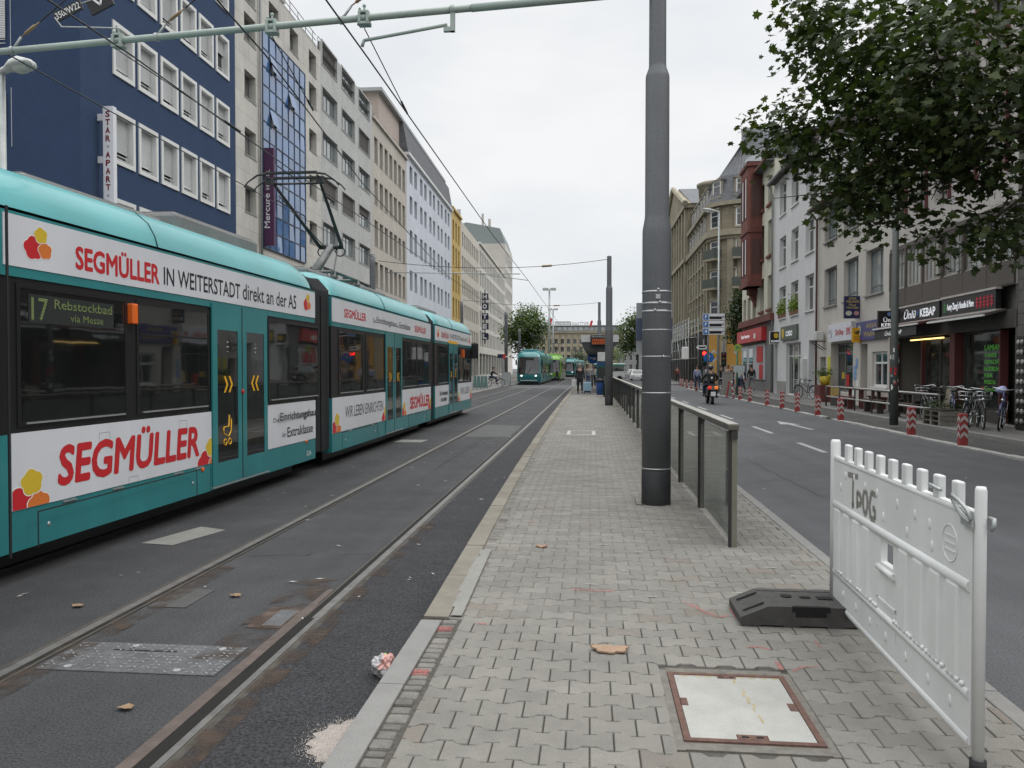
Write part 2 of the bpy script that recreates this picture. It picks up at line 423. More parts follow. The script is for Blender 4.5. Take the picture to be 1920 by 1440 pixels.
# ------------------------------------------------------------------ platform of bone shaped pavers
ZP = .15
def kx(y):  # left edge of the platform
    return -1.03 if y < 4.85 else -1.03 - .33 * (1 - math.exp(-(y - 4.85) / 14.0))
b = MB()
ys = [-8, 0, 2, 4.85] + [5.5 + 2.5 * i for i in range(26)]
for a, c in zip(ys, ys[1:]):
    b.box(min(kx(a), kx(c)) + .08, a, -.05, 1.72, c, ZP - (.012 if c < 5 else .0045), 0 if c < 5 else 1, 'bfk')
plat = b.build('platform', [GROUT, GROUT2]); plat['kind'] = 'structure'
L_, RW, AMP, CH = .20, .1385, .0145, .027
rn = random.Random(11)
b = MB()
def bone(x0, x1, y, xa, xb):
    """paver between joints x0..x1, clipped to xa..xb"""
    g = .0025; xm = (x0 + x1) / 2
    top = [(x0 + g, RW + AMP), (x0 + .045, RW + AMP), (x0 + .045 + CH, RW - AMP), (x1 - .045 - CH, RW - AMP), (x1 - .045, RW + AMP), (x1 - g, RW + AMP)]
    pts = [(x, yy - g) for x, yy in top[::-1]] + [(x, (RW - yy) + g) for x, yy in top]
    P = [(min(max(px, xa), xb), y + py) for px, py in pts]
    Q = []
    for p in P:
        if not Q or (abs(p[0] - Q[-1][0]) + abs(p[1] - Q[-1][1])) > 1e-4: Q.append(p)
    if len(Q) < 4: return
    cx = sum(p[0] for p in Q) / len(Q); cy = sum(p[1] for p in Q) / len(Q)
    dz = rn.uniform(-.0022, .0022); tl = rn.uniform(-.006, .006); tm = rn.uniform(-.006, .006)
    hz = lambda p: ZP + dz + tl * (p[0] - cx) + tm * (p[1] - cy)
    I = []
    for p in Q:
        d = Vector((cx - p[0], cy - p[1])); l = d.length or 1; k = .0042 / l
        I.append((p[0] + d.x * k, p[1] + d.y * k))
    n = len(Q)
    t = [b.P((*p, hz(p))) for p in I]; r = [b.P((*p, hz(p) - .005)) for p in Q]; q2 = [b.P((*p, ZP - .03)) for p in Q]
    b.f.append(t[::-1]); b.m.append(0); b.s.append(False)
    for i in range(n):
        j = (i + 1) % n
        b.f.append([r[i], r[j], t[j], t[i]]); b.m.append(0); b.s.append(False)
        if y < 9:
            b.f.append([q2[i], q2[j], r[j], r[i]]); b.m.append(0); b.s.append(False)
y = .6; r = 0
MHX = (.355, 1.005); MHY = (3.30, 4.12)
while y < 46:
    xa = kx(y) + (.245 if y < 7.0 or y > 8.3 else .27); xb = 1.845
    off = (r % 2) * .1; k = math.floor((xa - off) / L_)
    while k * L_ + off < xb:
        x0 = k * L_ + off; x1 = x0 + L_; k += 1
        if x1 - xa < .02 or xb - x0 < .02: continue
        if y + RW > MHY[0] and y < MHY[1] and x1 > MHX[0] and x0 < MHX[1]:
            if x0 < MHX[0] - .04: bone(x0, x1, y, xa, MHX[0])
            elif x1 > MHX[1] + .04: bone(x0, x1, y, MHX[1], xb)
            continue
        bone(x0, x1, y, xa, xb)
    y += RW; r += 1
tag(b.build('paving', PAVE, plat, fix=False), None)
sheet('paving', -1.12, 1.84, 46, 68, ZP, SLAB, parent=plat)
sheet('edge_bed', -1.0, -.5, -8, .62, ZP - .003, SLAB, parent=plat); sheet('edge_bed', -.5, 1.84, -8, .62, ZP, SLAB, parent=plat)
# kerbs: new grey concrete near, worn tan stone beyond; each stone a slab with a joint
b = MB(); y = -3.2
while y < 4.8:
    b.cbox(-1.035, y + .003, -.05, -.905, min(y + .998, 4.83), ZP + .004, .006); y += 1.0
b.build('kerb_stone', KERB_N, plat)
b = MB(); y = 4.85
while y < 60:
    x0 = kx(y); x1 = kx(y + 1.0)
    A = [(x0, y + .006), (x0 + .155, y + .006), (x1 + .155, y + .994), (x1, y + .994)]
    b.prism(A, lambda p, q, d: (p, q, d), -.05, ZP + .006 + random.uniform(-.003, .003)); y += 1.0
b.build('kerb_stone', KERB_O, plat)
b = MB(); y = -2.0
while y < 60:
    x0 = 1.85 + random.uniform(-.003, .003); b.cbox(x0, y + .004, -.05, x0 + .10, y + .995, ZP + .003, .008); y += 1.0
b.build('kerb_stone', KERB_N, plat)
# row of little granite setts behind the kerb
b = MB(); y = .9; rn = random.Random(5)
while y < 20:
    l = rn.uniform(.06, .1); x0 = (-.90 if y < 4.8 else kx(y) + .165) + rn.uniform(-.004, .004); x1 = x0 + rn.uniform(.088, .104)
    if not (4.9 < y < 6.6):
        b.cbox(x0, y + .006, ZP - .05, x1 - .006, y + l - .006, ZP + rn.uniform(-.005, .003), .012)
    y += l
b.build('sett_row', COBB, plat)
b = MB()
for i in range(10):
    y0 = 4.88 + i * .18; x0 = kx(y0) + .15
    b.face([(x0 + random.uniform(-.02, .02), y0, ZP + .0075), (x0 + .085, y0, ZP + .0075), (x0 + .085, y0 + .18, ZP + .0075), (x0 + random.uniform(-.02, .02), y0 + .18, ZP + .0075)])
b.build('mortar_patch', CONC, plat)
# spray marks on the pavers
PK = mat('pink_spray', (.50, .13, .12), rough=.8, var=.35, scale=30, fine=.7, fscale=90)
_t = PK.node_tree; _n = _t.nodes.new('ShaderNodeTexNoise'); _n.inputs['Scale'].default_value = 170; _n.inputs['Detail'].default_value = 3
_c = _t.nodes.new('ShaderNodeTexCoord'); _t.links.new(_c.outputs['Object'], _n.inputs['Vector'])
_m = _t.nodes.new('ShaderNodeMapRange'); _m.inputs['From Min'].default_value = .40; _m.inputs['From Max'].default_value = .62; _m.inputs['To Max'].default_value = .75
_t.links.new(_n.outputs['Fac'], _m.inputs['Value']); _t.links.new(_m.outputs[0], _t.nodes['Principled BSDF'].inputs['Alpha'])
def spray(pts, wd):
    b = MB()
    for p, q in zip(pts, pts[1:]):
        d = Vector((q[0] - p[0], q[1] - p[1])).normalized(); n = Vector((-d.y, d.x)) * wd / 2; z = ZP + .0045
        b.face([(p[0] - n.x, p[1] - n.y, z), (q[0] - n.x, q[1] - n.y, z), (q[0] + n.x, q[1] + n.y, z), (p[0] + n.x, p[1] + n.y, z)])
    return b.build('paint_mark', PK, plat)
for pts, wd in (([(-.12, 5.55), (.12, 5.53), (.16, 5.55)], .03), ([(.66, 5.28), (.72, 5.12), (.80, 5.02), (.86, 5.05)], .022), ([(.62, 5.34), (.66, 5.2)], .012), ([(.90, 5.22), (.905, 5.02)], .018),
                ([(1.27, 4.64), (1.27, 4.52)], .014), ([(.86, 4.48), (.93, 4.50), (.99, 4.46)], .024), ([(.98, 4.27), (.98, 4.17)], .028), ([(1.03, 4.15), (1.10, 4.22), (1.18, 4.23)], .016), ([(-.60, 7.96), (-.55, 7.96)], .05), ([(-.68, 4.75), (-.62, 4.75)], .03)):
    spray(pts, wd)
rn = random.Random(21)
for y in (4.60, 3.92): 
    b = MB(); b.box(-.895, y, ZP - .01, -.815, y + .07, ZP + .0055); b.build('paint_mark', PK, plat)
# pale scuffs and dribbles round the mast foot
SC = mat('scuff', (.33, .32, .29), rough=.9, var=.3, scale=20, fine=.5)
b = MB()
for i in range(34):
    x = rn.uniform(-.1, 1.7); y = rn.uniform(5.2, 10.5); l = rn.uniform(.03, .14)
    b.face([(x, y, ZP + .0045), (x + l, y - rn.uniform(0, .01), ZP + .0045), (x + l * .9, y + .012, ZP + .0045), (x + l * .3, y + .014, ZP + .0045)])
b.build('scuff_marks', SC, plat)

# ------------------------------------------------------------------ right street: markings, kerbs, pavement
def mark(name, poly, z=.005):
    b = MB(); b.face([(x, y, z) for x, y in poly]); o = b.build(name, WHITE_L); o['kind'] = 'structure'; return o
for y0, y1 in ((16.5, 18.6), (21.2, 23.7), (27, 29.5), (33, 35.5), (39, 41.5), (45, 47.5), (51, 53.5)):
    mark('lane_marking', [(4.64, y0), (4.76, y0), (4.76, y1), (4.64, y1)])
mark('lane_arrow', [(6.03, 22.6), (6.16, 22.6), (6.06, 24.6), (6.28, 24.55), (5.93, 26.1), (5.70, 24.65), (5.92, 24.62)])
b = MB(); y = -4.0; rn = random.Random(9)
while y < 66:
    if rn.random() > .06: b.cbox(7.86 + rn.uniform(-.015, .015), y + .012, -.05, 8.03 + rn.uniform(-.012, .012), y + .98, .035 + rn.uniform(0, .02), .012)
    y += 1.0
b.build('kerb_edge', KERB_G)['kind'] = 'structure'
sheet('cycle_lane', 8.0, 9.32, -20, 66.5, .02, A_WALK, th=.07)
b = MB(); y = -4.0
while y < 66:
    b.cbox(9.30, y + .006, -.05, 9.42, y + .994, .125, .012); y += 1.0
b.build('kerb', KERB_N)['kind'] = 'structure'
PW = mat('pavement_right', (.17, .165, .155), rough=.9, var=.12, scale=2, dirt=.35, fine=.3, spec=.2)
sheet('pavement', 9.42, 12.6, -20, 66.5, .12, PW, th=.2)
sheet('pavement', 8.0, 16, 79.5, 330, .12, PW, th=.2)
# left pavement and its kerb
sheet('pavement', -21, -7.52, -20, 330, .13, PW, th=.2)
b = MB(); y = -4.0
while y < 120:
    b.cbox(-7.53, y + .006, -.05, -7.35, y + .994, .15, .015); y += 1.0
b.build('kerb', KERB_N)['kind'] = 'structure'
# litter on the asphalt: little flecks
rn = random.Random(31)
STAIN = mat('rust_stain', (.065, .045, .032), rough=.9, var=.2)
_t = STAIN.node_tree; _n = _t.nodes.new('ShaderNodeTexNoise'); _n.inputs['Scale'].default_value = 5; _n.inputs['Detail'].default_value = 9
_c = _t.nodes.new('ShaderNodeTexCoord'); _t.links.new(_c.outputs['Object'], _n.inputs['Vector'])
_m = _t.nodes.new('ShaderNodeMapRange'); _m.inputs['From Min'].default_value = .42; _m.inputs['From Max'].default_value = .68; _m.inputs['To Max'].default_value = .8
_t.links.new(_n.outputs['Fac'], _m.inputs['Value']); _t.links.new(_m.outputs[0], _t.nodes['Principled BSDF'].inputs['Alpha'])
for q in ((-1.80, 2.0, -1.66, 8.5), (-2.30, 4.4, -2.0, 6.2), (-3.20, 3.5, -3.0, 6.5)):
    b = MB(); b.face([(q[0], q[1], .0082), (q[2], q[1], .0082), (q[2], q[3], .0082), (q[0], q[3], .0082)]); b.build('rust_stain', STAIN)['kind'] = 'structure'
# tar joints and cracks in the asphalt
TAR = mat('tar_joint', (.022, .022, .023), rough=.6, var=.2)
rn = random.Random(17)
def crack(pts, wd, nm='asphalt_crack'):
    b = MB()
    for p, q in zip(pts, pts[1:]):
        d = Vector((q[0] - p[0], q[1] - p[1])).normalized(); n = Vector((-d.y, d.x)) * wd * rn.uniform(.5, 1.2); z = .0066
        b.face([(p[0] - n.x, p[1] - n.y, z), (q[0] - n.x, q[1] - n.y, z), (q[0] + n.x, q[1] + n.y, z), (p[0] + n.x, p[1] + n.y, z)])
    b.build(nm, TAR)['kind'] = 'structure'
for x0, y0, x1, y1, n, wd in ((-3.15, 6.9, -2.0, 7.1, 14, .003), (-4.3, 9.4, -3.35, 9.8, 12, .004), (-3.1, 10.6, -2.1, 10.4, 12, .003), (-1.7, 9.0, -1.2, 9.15, 8, .003), (2.3, 12, 4.5, 13.4, 20, .006), (5.2, 18, 7.4, 17.3, 18, .006), (3.1, 8.2, 2.9, 15, 26, .005), (-2.6, 13, -2.5, 19, 22, .004)):
    crack([(x0 + (x1 - x0) * k / n + rn.gauss(0, .018), y0 + (y1 - y0) * k / n + rn.gauss(0, .025)) for k in range(n + 1)], wd)
FL = mat('paper_fleck', (.45, .43, .40), rough=.9, isl=.3); b = MB()
for i in range(150):
    x = rn.uniform(-4.3, -1.1) if rn.random() < .8 else rn.uniform(2, 9.2); y = rn.uniform(4.2, 26); s = rn.uniform(.008, .026); a = rn.uniform(0, 6)
    z = .03 if x > 8 else .0125
    b.face([(x + s * math.cos(a + k * 1.57 + rn.uniform(-.3, .3)) * (1.5 if k % 2 else .5), y + s * math.sin(a + k * 1.57) * (1.5 if k % 2 else .5), z + rn.uniform(0, .004)) for k in range(4)])
o = b.build('litter', FL); o['kind'] = 'stuff'; o['label'] = 'tiny pale scraps of litter strewn over the asphalt'; o['category'] = 'litter'
SAND = mat('sand', (.30, .265, .235), rough=.95, var=.15, scale=30, fine=.5, fscale=140)
b = MB(); P = []
for k in range(22):
    a = math.pi * .5 + math.pi * k / 21; rr = .23 + .02 * math.sin(k * 2.3); P.append((-1.037 + rr * math.cos(a) * 1.0, 3.50 + rr * math.sin(a) * 1.0))
top = (-1.05, 3.5, .035)
for p, q in zip(P, P[1:]): b.face([(p[0], p[1], .005), (q[0], q[1], .005), top])
rn = random.Random(2)
for i in range(900):
    a = rn.uniform(math.pi * .5, math.pi * 1.5); rr = abs(rn.gauss(.22, .035)); x = -1.037 + rr * math.cos(a); y = 3.5 + rr * math.sin(a); s = .0022
    b.face([(x - s, y - s, .0085), (x + s, y - s, .0085), (x, y + s, .0105)])
o = b.build('sand', SAND); tag(o, 'pale sand spilled in a fan against the near kerb', 'sand', kind='stuff')
# ================================================================== TRAMS
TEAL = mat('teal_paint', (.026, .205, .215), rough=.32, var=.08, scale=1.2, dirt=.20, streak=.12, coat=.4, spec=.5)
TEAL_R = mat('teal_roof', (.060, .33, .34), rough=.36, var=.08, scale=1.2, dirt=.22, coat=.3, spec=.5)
TBLK = mat('tram_black', (.014, .014, .015), rough=.35, var=.1, spec=.4)
TGL = glass('tram_glass', (.012, .013, .013), ior=1.75, wav=.05)
RUB = mat('rubber', (.018, .018, .019), rough=.7, var=.2, scale=20)
BELL = mat('bellows_rubber', (.035, .037, .038), rough=.6, var=.2, scale=8)
BAN = mat('banner_film', (.62, .625, .65), rough=.35, var=.03, scale=2, dirt=.10, streak=.05, spec=.4)
RED_T = mat('red_film', (.50, .022, .028), rough=.35, var=.04)
ORA_T = mat('orange_film', (.62, .17, .035), rough=.35, var=.04)
YEL_T = mat('yellow_film', (.60, .42, .035), rough=.35, var=.04)
INK = mat('black_film', (.022, .024, .028), rough=.4, var=.05)
CHEV = mat('yellow_sticker', (.75, .40, .02), rough=.4, var=.04)
ALU = mat('aluminium', (.55, .56, .57), rough=.35, var=.1, metal=.7)
GREYB = mat('roof_box', (.20, .20, .195), rough=.6, var=.15, scale=3, dirt=.3)
AMBER = mat('amber_lens', (.75, .14, .02), rough=.2, var=.05)
WHITE_P = mat('white_paint', (.72, .72, .70), rough=.5, var=.06)

XS = -4.4
def yof(px):        # distance along the tram's near side for a picture column (used once, to read lengths off the photograph)
    t = math.tan(math.atan((px - 960) / 1493.33) - R_(5.62)); return XS / t
tram = thing('tram', 'long turquoise tram with white furniture banners and raised pantograph, filling the left track', 'tram', (-5.6, 15, 0))
def cloud(mb, cy, cz, r, m, x, lob=5, ph=0., sq=.85):
    P = []
    for k in range(40):
        a = 2 * math.pi * k / 40; rr = r * (.86 + .16 * abs(math.sin(a * lob / 2 + ph)))
        P.append((x, cy + rr * math.cos(a), cz + rr * math.sin(a) * sq))
    mb.face(P, m)
def logo(cy, cz, r, par, clip=None):
    mb = MB(); x = XS + .0095
    def c3(dy, dz, rr, m):
        cloud(mb, cy + dy * r, cz + dz * r, rr * r * 1.08, 3, x + .0005 * m + .0003, 5, .4)
        cloud(mb, cy + dy * r, cz + dz * r, rr * r, m, x + .0005 * m + .0006, 5, .4)
    c3(.30, .55, .50, 2); c3(.62, -.22, .52, 1); c3(-.25, -.18, .72, 0)
    if clip:
        yy0, yy1, zz0, zz1 = clip
        mb.v = [(p[0], min(max(p[1], yy0), yy1), min(max(p[2], zz0), zz1)) for p in mb.v]
    return mb.build('logo', [RED_T, ORA_T, YEL_T, WHITE_P], par, fix=False)
def lettering(s, y0, y1, z0, z1, par, m, bold=.0, shear=0., x=.0096):
    mb = MB(); addtext(mb, s, (XS + x, y0, z0), (0, 1, 0), (0, 0, 1), y1 - y0, z1 - z0, bold, shear); return mb.build('lettering', m, par, fix=False)
PROF = [(0, 2.95), (-.03, 3.06), (-.10, 3.19), (-.24, 3.31), (-.55, 3.40), (-1.2, 3.44)]
PROF = PROF + [(-2.4 - x, z) for x, z in PROF[:-1][::-1]]
def section(y0, y1, first=False):
    mb = MB()
    mb.box(-6.8, y0, .25, XS, y1, 1.18, 0, 't'); mb.box(-6.79, y0 + .004, 1.18, XS - .012, y1 - .004, 2.42, 1, 'bt'); mb.box(-6.8, y0, 2.42, XS, y1, 2.93, 0)
    mb.box(-6.76, y0 + .02, 2.93, XS - .04, y1 - .02, 2.955, 1, 'bt')
    mb.box(-6.6, y0 + .3, .07, XS - .28, y1 - .3, .25, 1)
    o = mb.build('body', [TEAL, TBLK], tram)
    rb = MB(); E = [(0, .25, .10), (.05, .55, .05), (.14, .80, .02), (.32, .95, 0), (.6, 1, 0)]
    rows = [(y0 + d, k, s) for d, k, s in E] + [(y1 - d, k, s) for d, k, s in E[::-1]]
    R = []
    for yy, k, s in rows:
        R.append([rb.P((XS + x * (1 - s * .8) - s * .9, yy, 2.955 + (z - 2.95) * k)) for x, z in PROF])
    for a, c in zip(R, R[1:]):
        for q in range(len(PROF) - 1):
            rb.f.append([a[q], a[q + 1], c[q + 1], c[q]]); rb.m.append(0); rb.s.append(True)
    rb.f.append(R[0]); rb.m.append(0); rb.s.append(False); rb.f.append(R[-1][::-1]); rb.m.append(0); rb.s.append(False)
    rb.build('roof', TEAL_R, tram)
    return o
S1, S2, S3 = (2.0, 12.42), (13.25, 21.72), (22.32, 29.3)
bodies = [section(*S1), section(*S2), section(*S3)]
# seams over the roof
sm = MB()
for yy in (yof(297), yof(722), 25.2):
    sm.tube([(XS + x + (.004 if x > -1.2 else -.004), yy, z + .004) for x, z in PROF], .006, 5)
sm.build('roof_seam', RUB, tram)
# cab nose (towards the left, mostly outside the picture)
nb = MB()
for z0, z1, dz, m in ((.25, 1.18, .0, 0), (1.18, 2.42, .25, 1), (2.42, 2.93, .55, 0)):
    P = [(XS, 2.0), (XS - .12, 1.2 + dz), (XS - .5, .7 + dz), (-5.6, .55 + dz), (-6.3, .7 + dz), (-6.68, 1.2 + dz), (-6.8, 2.0)]
    nb.prism(P, lambda a, c, d: (a, c, d), z0, z1, m)
nb.build('cab', [TEAL, TGL], tram)
# bellows between the sections
for y0, y1 in ((12.42, 13.25), (21.72, 22.32)):
    mb = MB(); n = int((y1 - y0) / .042)
    rings = []
    for i in range(n * 2 + 1):
        yy = y0 + (y1 - y0) * i / (n * 2); k = .05 if i % 2 else 0
        if abs(i - n) > n * .72: k += -.02
        rings.append([mb.P(p) for p in ((XS - .07 - k, yy, .32), (XS - .07 - k, yy, 3.0 - k), (XS - .25 - k, yy, 3.2 - k), (-5.6, yy, 3.3 - k), (-6.55 + k, yy, 3.2 - k), (-6.73 + k, yy, 3.0 - k), (-6.73 + k, yy, .32))])
    for a, c in zip(rings, rings[1:]):
        for q in range(6): mb.f.append([a[q], a[q + 1], c[q + 1], c[q]]); mb.m.append(0); mb.s.append(False)
    mb.box(XS - .12, y1 - .38 if y0 < 15 else y0 + .1, .3, XS - .055, y1 - .06, 2.9, 1)
    mb.build('bellows', [BELL, TBLK], tram)
# doors: double leaves
def door(px0, px1, z0=.29, z1=2.47, pram=False, glassy=.0):
    y0, y1 = yof(px0), yof(px1); ym = (y0 + y1) / 2
    for k, (a, c) in enumerate(((y0 + .012, ym - .008), (ym + .008, y1 - .012))):
        d = MB(); w_ = (c - a)
        fy0, fy1, fz0, fz1 = a + w_ * .16, c - w_ * .14, .56, 2.16
        d.box(XS, a, z0, XS + .018, fy0, z1); d.box(XS, fy1, z0, XS + .018, c, z1); d.box(XS, fy0, z0, XS + .018, fy1, fz0); d.box(XS, fy0, fz1, XS + .018, fy1, z1)
        do = d.build('door', TEAL, tram)
        g = MB(); g.box(XS - .02, fy0 - .004, fz0 - .004, XS + .012, fy1 + .004, fz1 + .004); g.build('door_window', TGL, do)
        ch = MB(); cy = (fy0 + fy1) / 2; s_ = 1 if k == 0 else -1; hw = w_ * .11
        for j in (-1, .15):
            yb = cy + s_ * j * hw * 1.25
            for up in (1, -1):
                ch.face([(XS + .0145, yb, 1.50 + up * .10), (XS + .0145, yb + s_ * hw * .55, 1.50 + up * .10), (XS + .0145, yb + s_ * hw * 1.35, 1.50), (XS + .0145, yb + s_ * hw * .8, 1.50)])
        if pram and k == 0:
            yc, zc = cy - .02, .93
            pts = [(yc - .10, zc + .05), (yc - .10, zc - .03), (yc + .03, zc - .07), (yc + .10, zc + .0), (yc + .10, zc + .13), (yc + .05, zc + .19), (yc + .03, zc + .05), (yc - .10, zc + .05)]
            ch.tube([(XS + .014, p, q) for p, q in pts], .009, 5)
            for dy in (-.06, .06):
                ch.tube([(XS + .014, yc + dy + .038 * math.cos(t * .6283), zc - .135 + .038 * math.sin(t * .6283)) for t in range(11)], .008, 5)
        ch.build('door_sign', CHEV, do)
        tg = MB(); addtext(tg, 'i\n===\n==' if k else '*\n=\n-', (XS + .0145, cy - .03, 1.90), (0, 1, 0), (0, 0, 1), .06, .13)
        tg.build('door_notice', WHITE_P, do)
    e = MB(); e.box(XS, y0, z0 - .02, XS + .03, y1, z0 - .004); e.build('door_step', ALU, tram)
    e = MB(); e.box(XS - .004, ym - .007, z0, XS + .022, ym + .007, z1); e.build('door_seal', RUB, tram)
    e = MB(); e.lathe([(.001, 0), (.03, 0), (.03, .012), (.02, .02)], (0, 0, 0), 12)
    e.v = [(XS + .02 + z, ym + x, 1.40 + y) for x, y, z in e.v]; e.build('door_button', [mat('button_red', (.5, .03, .02), rough=.3)], tram)
    return y0, y1
d1 = door(395, 500, pram=True); d2 = door(722, 753); d3 = door(841, 857.5)
# windows
def twin(px0, px1, z0=1.27, z1=2.34, bar=None, strip=True):
    y0, y1 = (yof(px0), yof(px1)) if px0 > 30 else (px0, px1)
    f = MB()
    for a in ((y0 - .04, z0 - .04, y1 + .04, z0), (y0 - .04, z1, y1 + .04, z1 + .04), (y0 - .04, z0, y0, z1), (y1, z0, y1 + .04, z1)):
        f.box(XS - .012, a[0], a[1], XS - .002, a[2], a[3])
    if bar: f.box(XS - .012, y0, bar, XS + .001, y1, bar + .02)
    fo = f.build('window', TBLK, tram)
    g = MB(); g.box(XS - .012, y0, z0, XS - .007, y1, z1); g.build('pane', TGL, fo)
    if strip:
        e = MB(); e.box(XS - .012, y0 + .05, z0 - .022, XS + .008, y1 - .02, z0 - .008); e.build('sill_strip', ALU, fo)
    return fo
wd = twin(40, 236); twin(262, 391, bar=2.03); twin(506, 597)
twin(637, 681, bar=2.0); twin(687, 720); twin(755, 781); twin(783, 804); twin(822, 840); twin(858.5, 868.5); twin(870, 881.5)
twin(4.1, 5.5, strip=False)
# destination display: dot matrix behind the first window
LED = mat('led_yellow', (.16, .20, .06), rough=.6, emit=.75, tex=(.0125, .0125, .0026, (.02, .024, .016), (.15, .20, .06), 0.0)); LEDB = mat('display_black', (.025, .03, .028), rough=.4, var=.05)
mb = MB(); ya, yb = yof(56), yof(215); mb.box(XS - .006, ya, 2.07, XS - .004, yb, 2.30); ds = mb.build('display', LEDB, tram)
def dots(rows, y0, z1, px_, par):
    b = MB()
    for j, r_ in enumerate(rows):
        for i, ch in enumerate(r_):
            if ch != ' ':
                yy = y0 + i * px_; zz = z1 - j * px_; h = px_ * .40
                b.face([(XS - .0032, yy - h, zz - h), (XS - .0032, yy + h, zz - h), (XS - .0032, yy + h, zz + h), (XS - .0032, yy - h, zz + h)])
    b.build('lettering', LED, par, fix=False)
def txt(s, y0, y1, z0, z1, par, bold=0.):
    b = MB(); addtext(b, s, (XS - .0032, y0, z0), (0, 1, 0), (0, 0, 1), y1 - y0, z1 - z0, bold); b.build('lettering', LED, par, fix=False)
W_ = yb - ya
txt('17', ya + .03, ya + W_ * .20, 2.09, 2.275, ds, .012); txt('Rebstockbad', ya + W_ * .27, yb - .03, 2.20, 2.28, ds, .01); txt('via Messe', ya + W_ * .45, yb - .16, 2.10, 2.165, ds, .006)
# upper banners
def banner(y0, y1, z0, z1):
    b = MB(); b.box(XS, y0, z0, XS + .008, y1, z1); return b.build('banner', BAN, tram)
u1 = banner(5.60, 12.41, 2.50, 2.905)
logo(yof(70), 2.70, .155, u1)
lettering('SEGMÜLLER', yof(142), yof(299), 2.565, 2.815, u1, RED_T, .032)
lettering('IN WEITERSTADT', yof(307), yof(450), 2.575, 2.765, u1, INK, .014)
lettering('direkt an der A5', yof(455), yof(555), 2.58, 2.785, u1, INK, .010)
logo(yof(575), 2.71, .15, u1)
u2 = banner(13.26, 21.70, 2.50, 2.905)
lettering('SEGMÜLLER', yof(645), yof(686), 2.61, 2.80, u2, RED_T, .03)
lettering('Das', yof(699), yof(704), 2.62, 2.71, u2, INK); lettering('Einrichtungshaus', yof(705.5), yof(743), 2.59, 2.76, u2, INK, .012)
lettering('der', yof(744), yof(747), 2.62, 2.71, u2, INK); lettering('Extraklasse', yof(748.5), yof(769), 2.62, 2.76, u2, INK, .012)
lettering('SEGMÜLLER', yof(777), yof(798), 2.61, 2.80, u2, RED_T, .03)
u3 = banner(22.33, 29.25, 2.50, 2.905)
logo(yof(821), 2.70, .15, u3); lettering('SEGMÜLLER', yof(827), yof(841), 2.61, 2.80, u3, RED_T, .03)
lettering('IN WEITERSTADT direkt an der A5', yof(843.5), yof(876), 2.62, 2.78, u3, INK); logo(yof(879.5), 2.70, .15, u3)
b = MB(); b.box(XS + .0085, yof(840), 2.475, XS + .011, yof(857.5), 2.56); b.build('yellow_band', CHEV, tram)
# lower banners
l1 = banner(5.66, d1[0] - .005, .575, 1.185)
lettering('SEGMÜLLER', yof(104), yof(371), .69, 1.115, l1, RED_T, .036, .12)
logo(5.80, .64, .25, l1, (5.662, 9, .578, 1.18)); logo(d1[0] - .10, .63, .25, l1, (5, d1[0] - .008, .578, 1.18))
for yy, zz in ((6.75, 1.10), (8.15, 1.12), (7.2, .63)):
    b = MB(); x = XS + .0088
    for a in ((yy, zz, yy + .16, zz + .003), (yy, zz - .14, yy + .003, zz), (yy + .157, zz - .14, yy + .16, zz)): b.face([(x, a[0], a[1]), (x, a[2], a[1]), (x, a[2], a[3]), (x, a[0], a[3])])
    b.build('hatch_joint', RUB, l1)
l2 = banner(d1[1] + .005, 12.41, .575, 1.185)
lettering('Das', yof(511), yof(522), .93, .995, l2, INK); lettering('Einrichtungshaus', yof(524), yof(594), .905, 1.06, l2, INK, .02)
lettering('der', yof(527), yof(535), .70, .775, l2, INK); lettering('Extraklasse', yof(537), yof(585), .685, .83, l2, INK, .02)
l3 = banner(13.26, d2[0] - .005, .575, 1.185)
lettering('WIR LEBEN EINRICHTEN', yof(647), yof(718), .80, 1.01, l3, INK, .0, .25)
logo(13.42, .66, .26, l3, (13.265, 20, .578, 1.18)); logo(d2[0] - .1, .66, .22, l3, (13, d2[0] - .008, .578, 1.18))
l4 = banner(d2[1] + .005, 21.70, .575, 1.185)
lettering('SEGMÜLLER', yof(768), yof(805), .68, 1.05, l4, RED_T, .045); logo(d2[1] + .16, .66, .24, l4, (d2[1] + .01, 22, .578, 1.18)); logo(21.55, .66, .22, l4, (20, 21.69, .578, 1.18))
l5 = banner(22.33, d3[0] - .005, .575, 1.185)
lettering('Das Einrichtungshaus\nder Extraklasse', yof(824), yof(839), .70, 1.02, l5, INK, .012)
l6 = banner(d3[1] + .005, 29.25, .575, 1.185)
lettering('WIR LEBEN', yof(863), yof(880), .80, 1.02, l6, INK, .0, .25); logo(d3[1] + .2, .66, .24, l6, (d3[1] + .01, 30, .578, 1.18)); logo(29.1, .7, .24, l6, (28, 29.24, .578, 1.18))
# skirt flaps: joints, handles, locks
b = MB()
for y0, y1 in ((5.95, d1[0] - .35), (13.8, 16.2), (19.0, 21.2)):
    b.box(XS - .002, y0, .545, XS + .0025, y1, .556); b.box(XS - .002, y0, .26, XS + .0025, y0 + .010, .55); b.box(XS - .002, y1, .26, XS + .0025, y1 + .010, .55)
b.box(XS - .002, 5.632, .25, XS + .0095, 5.652, 2.93); b.box(XS, 8.86, .26, XS + .0025, 8.868, .55)
b.build('flap_joint', RUB, tram)
for yy in (6.25, 6.95, 8.05, 8.5, 14.2, 15.7, 19.4, 20.8):
    b = MB(); b.box(XS, yy, .548, XS + .014, yy + .17, .562); b.build('flap_handle', ALU, tram)
for yy in (6.08, 8.45, 14.0, 16.0, 20.9):
    b = MB(); b.ball((XS + .002, yy, .40), (.008, .018, .018)); b.build('flap_lock', ALU, tram)
b = MB(); b.ball((XS + .004, d1[0] - .22, .53), (.02, .03, .03)); b.build('side_lamp', AMBER, tram)
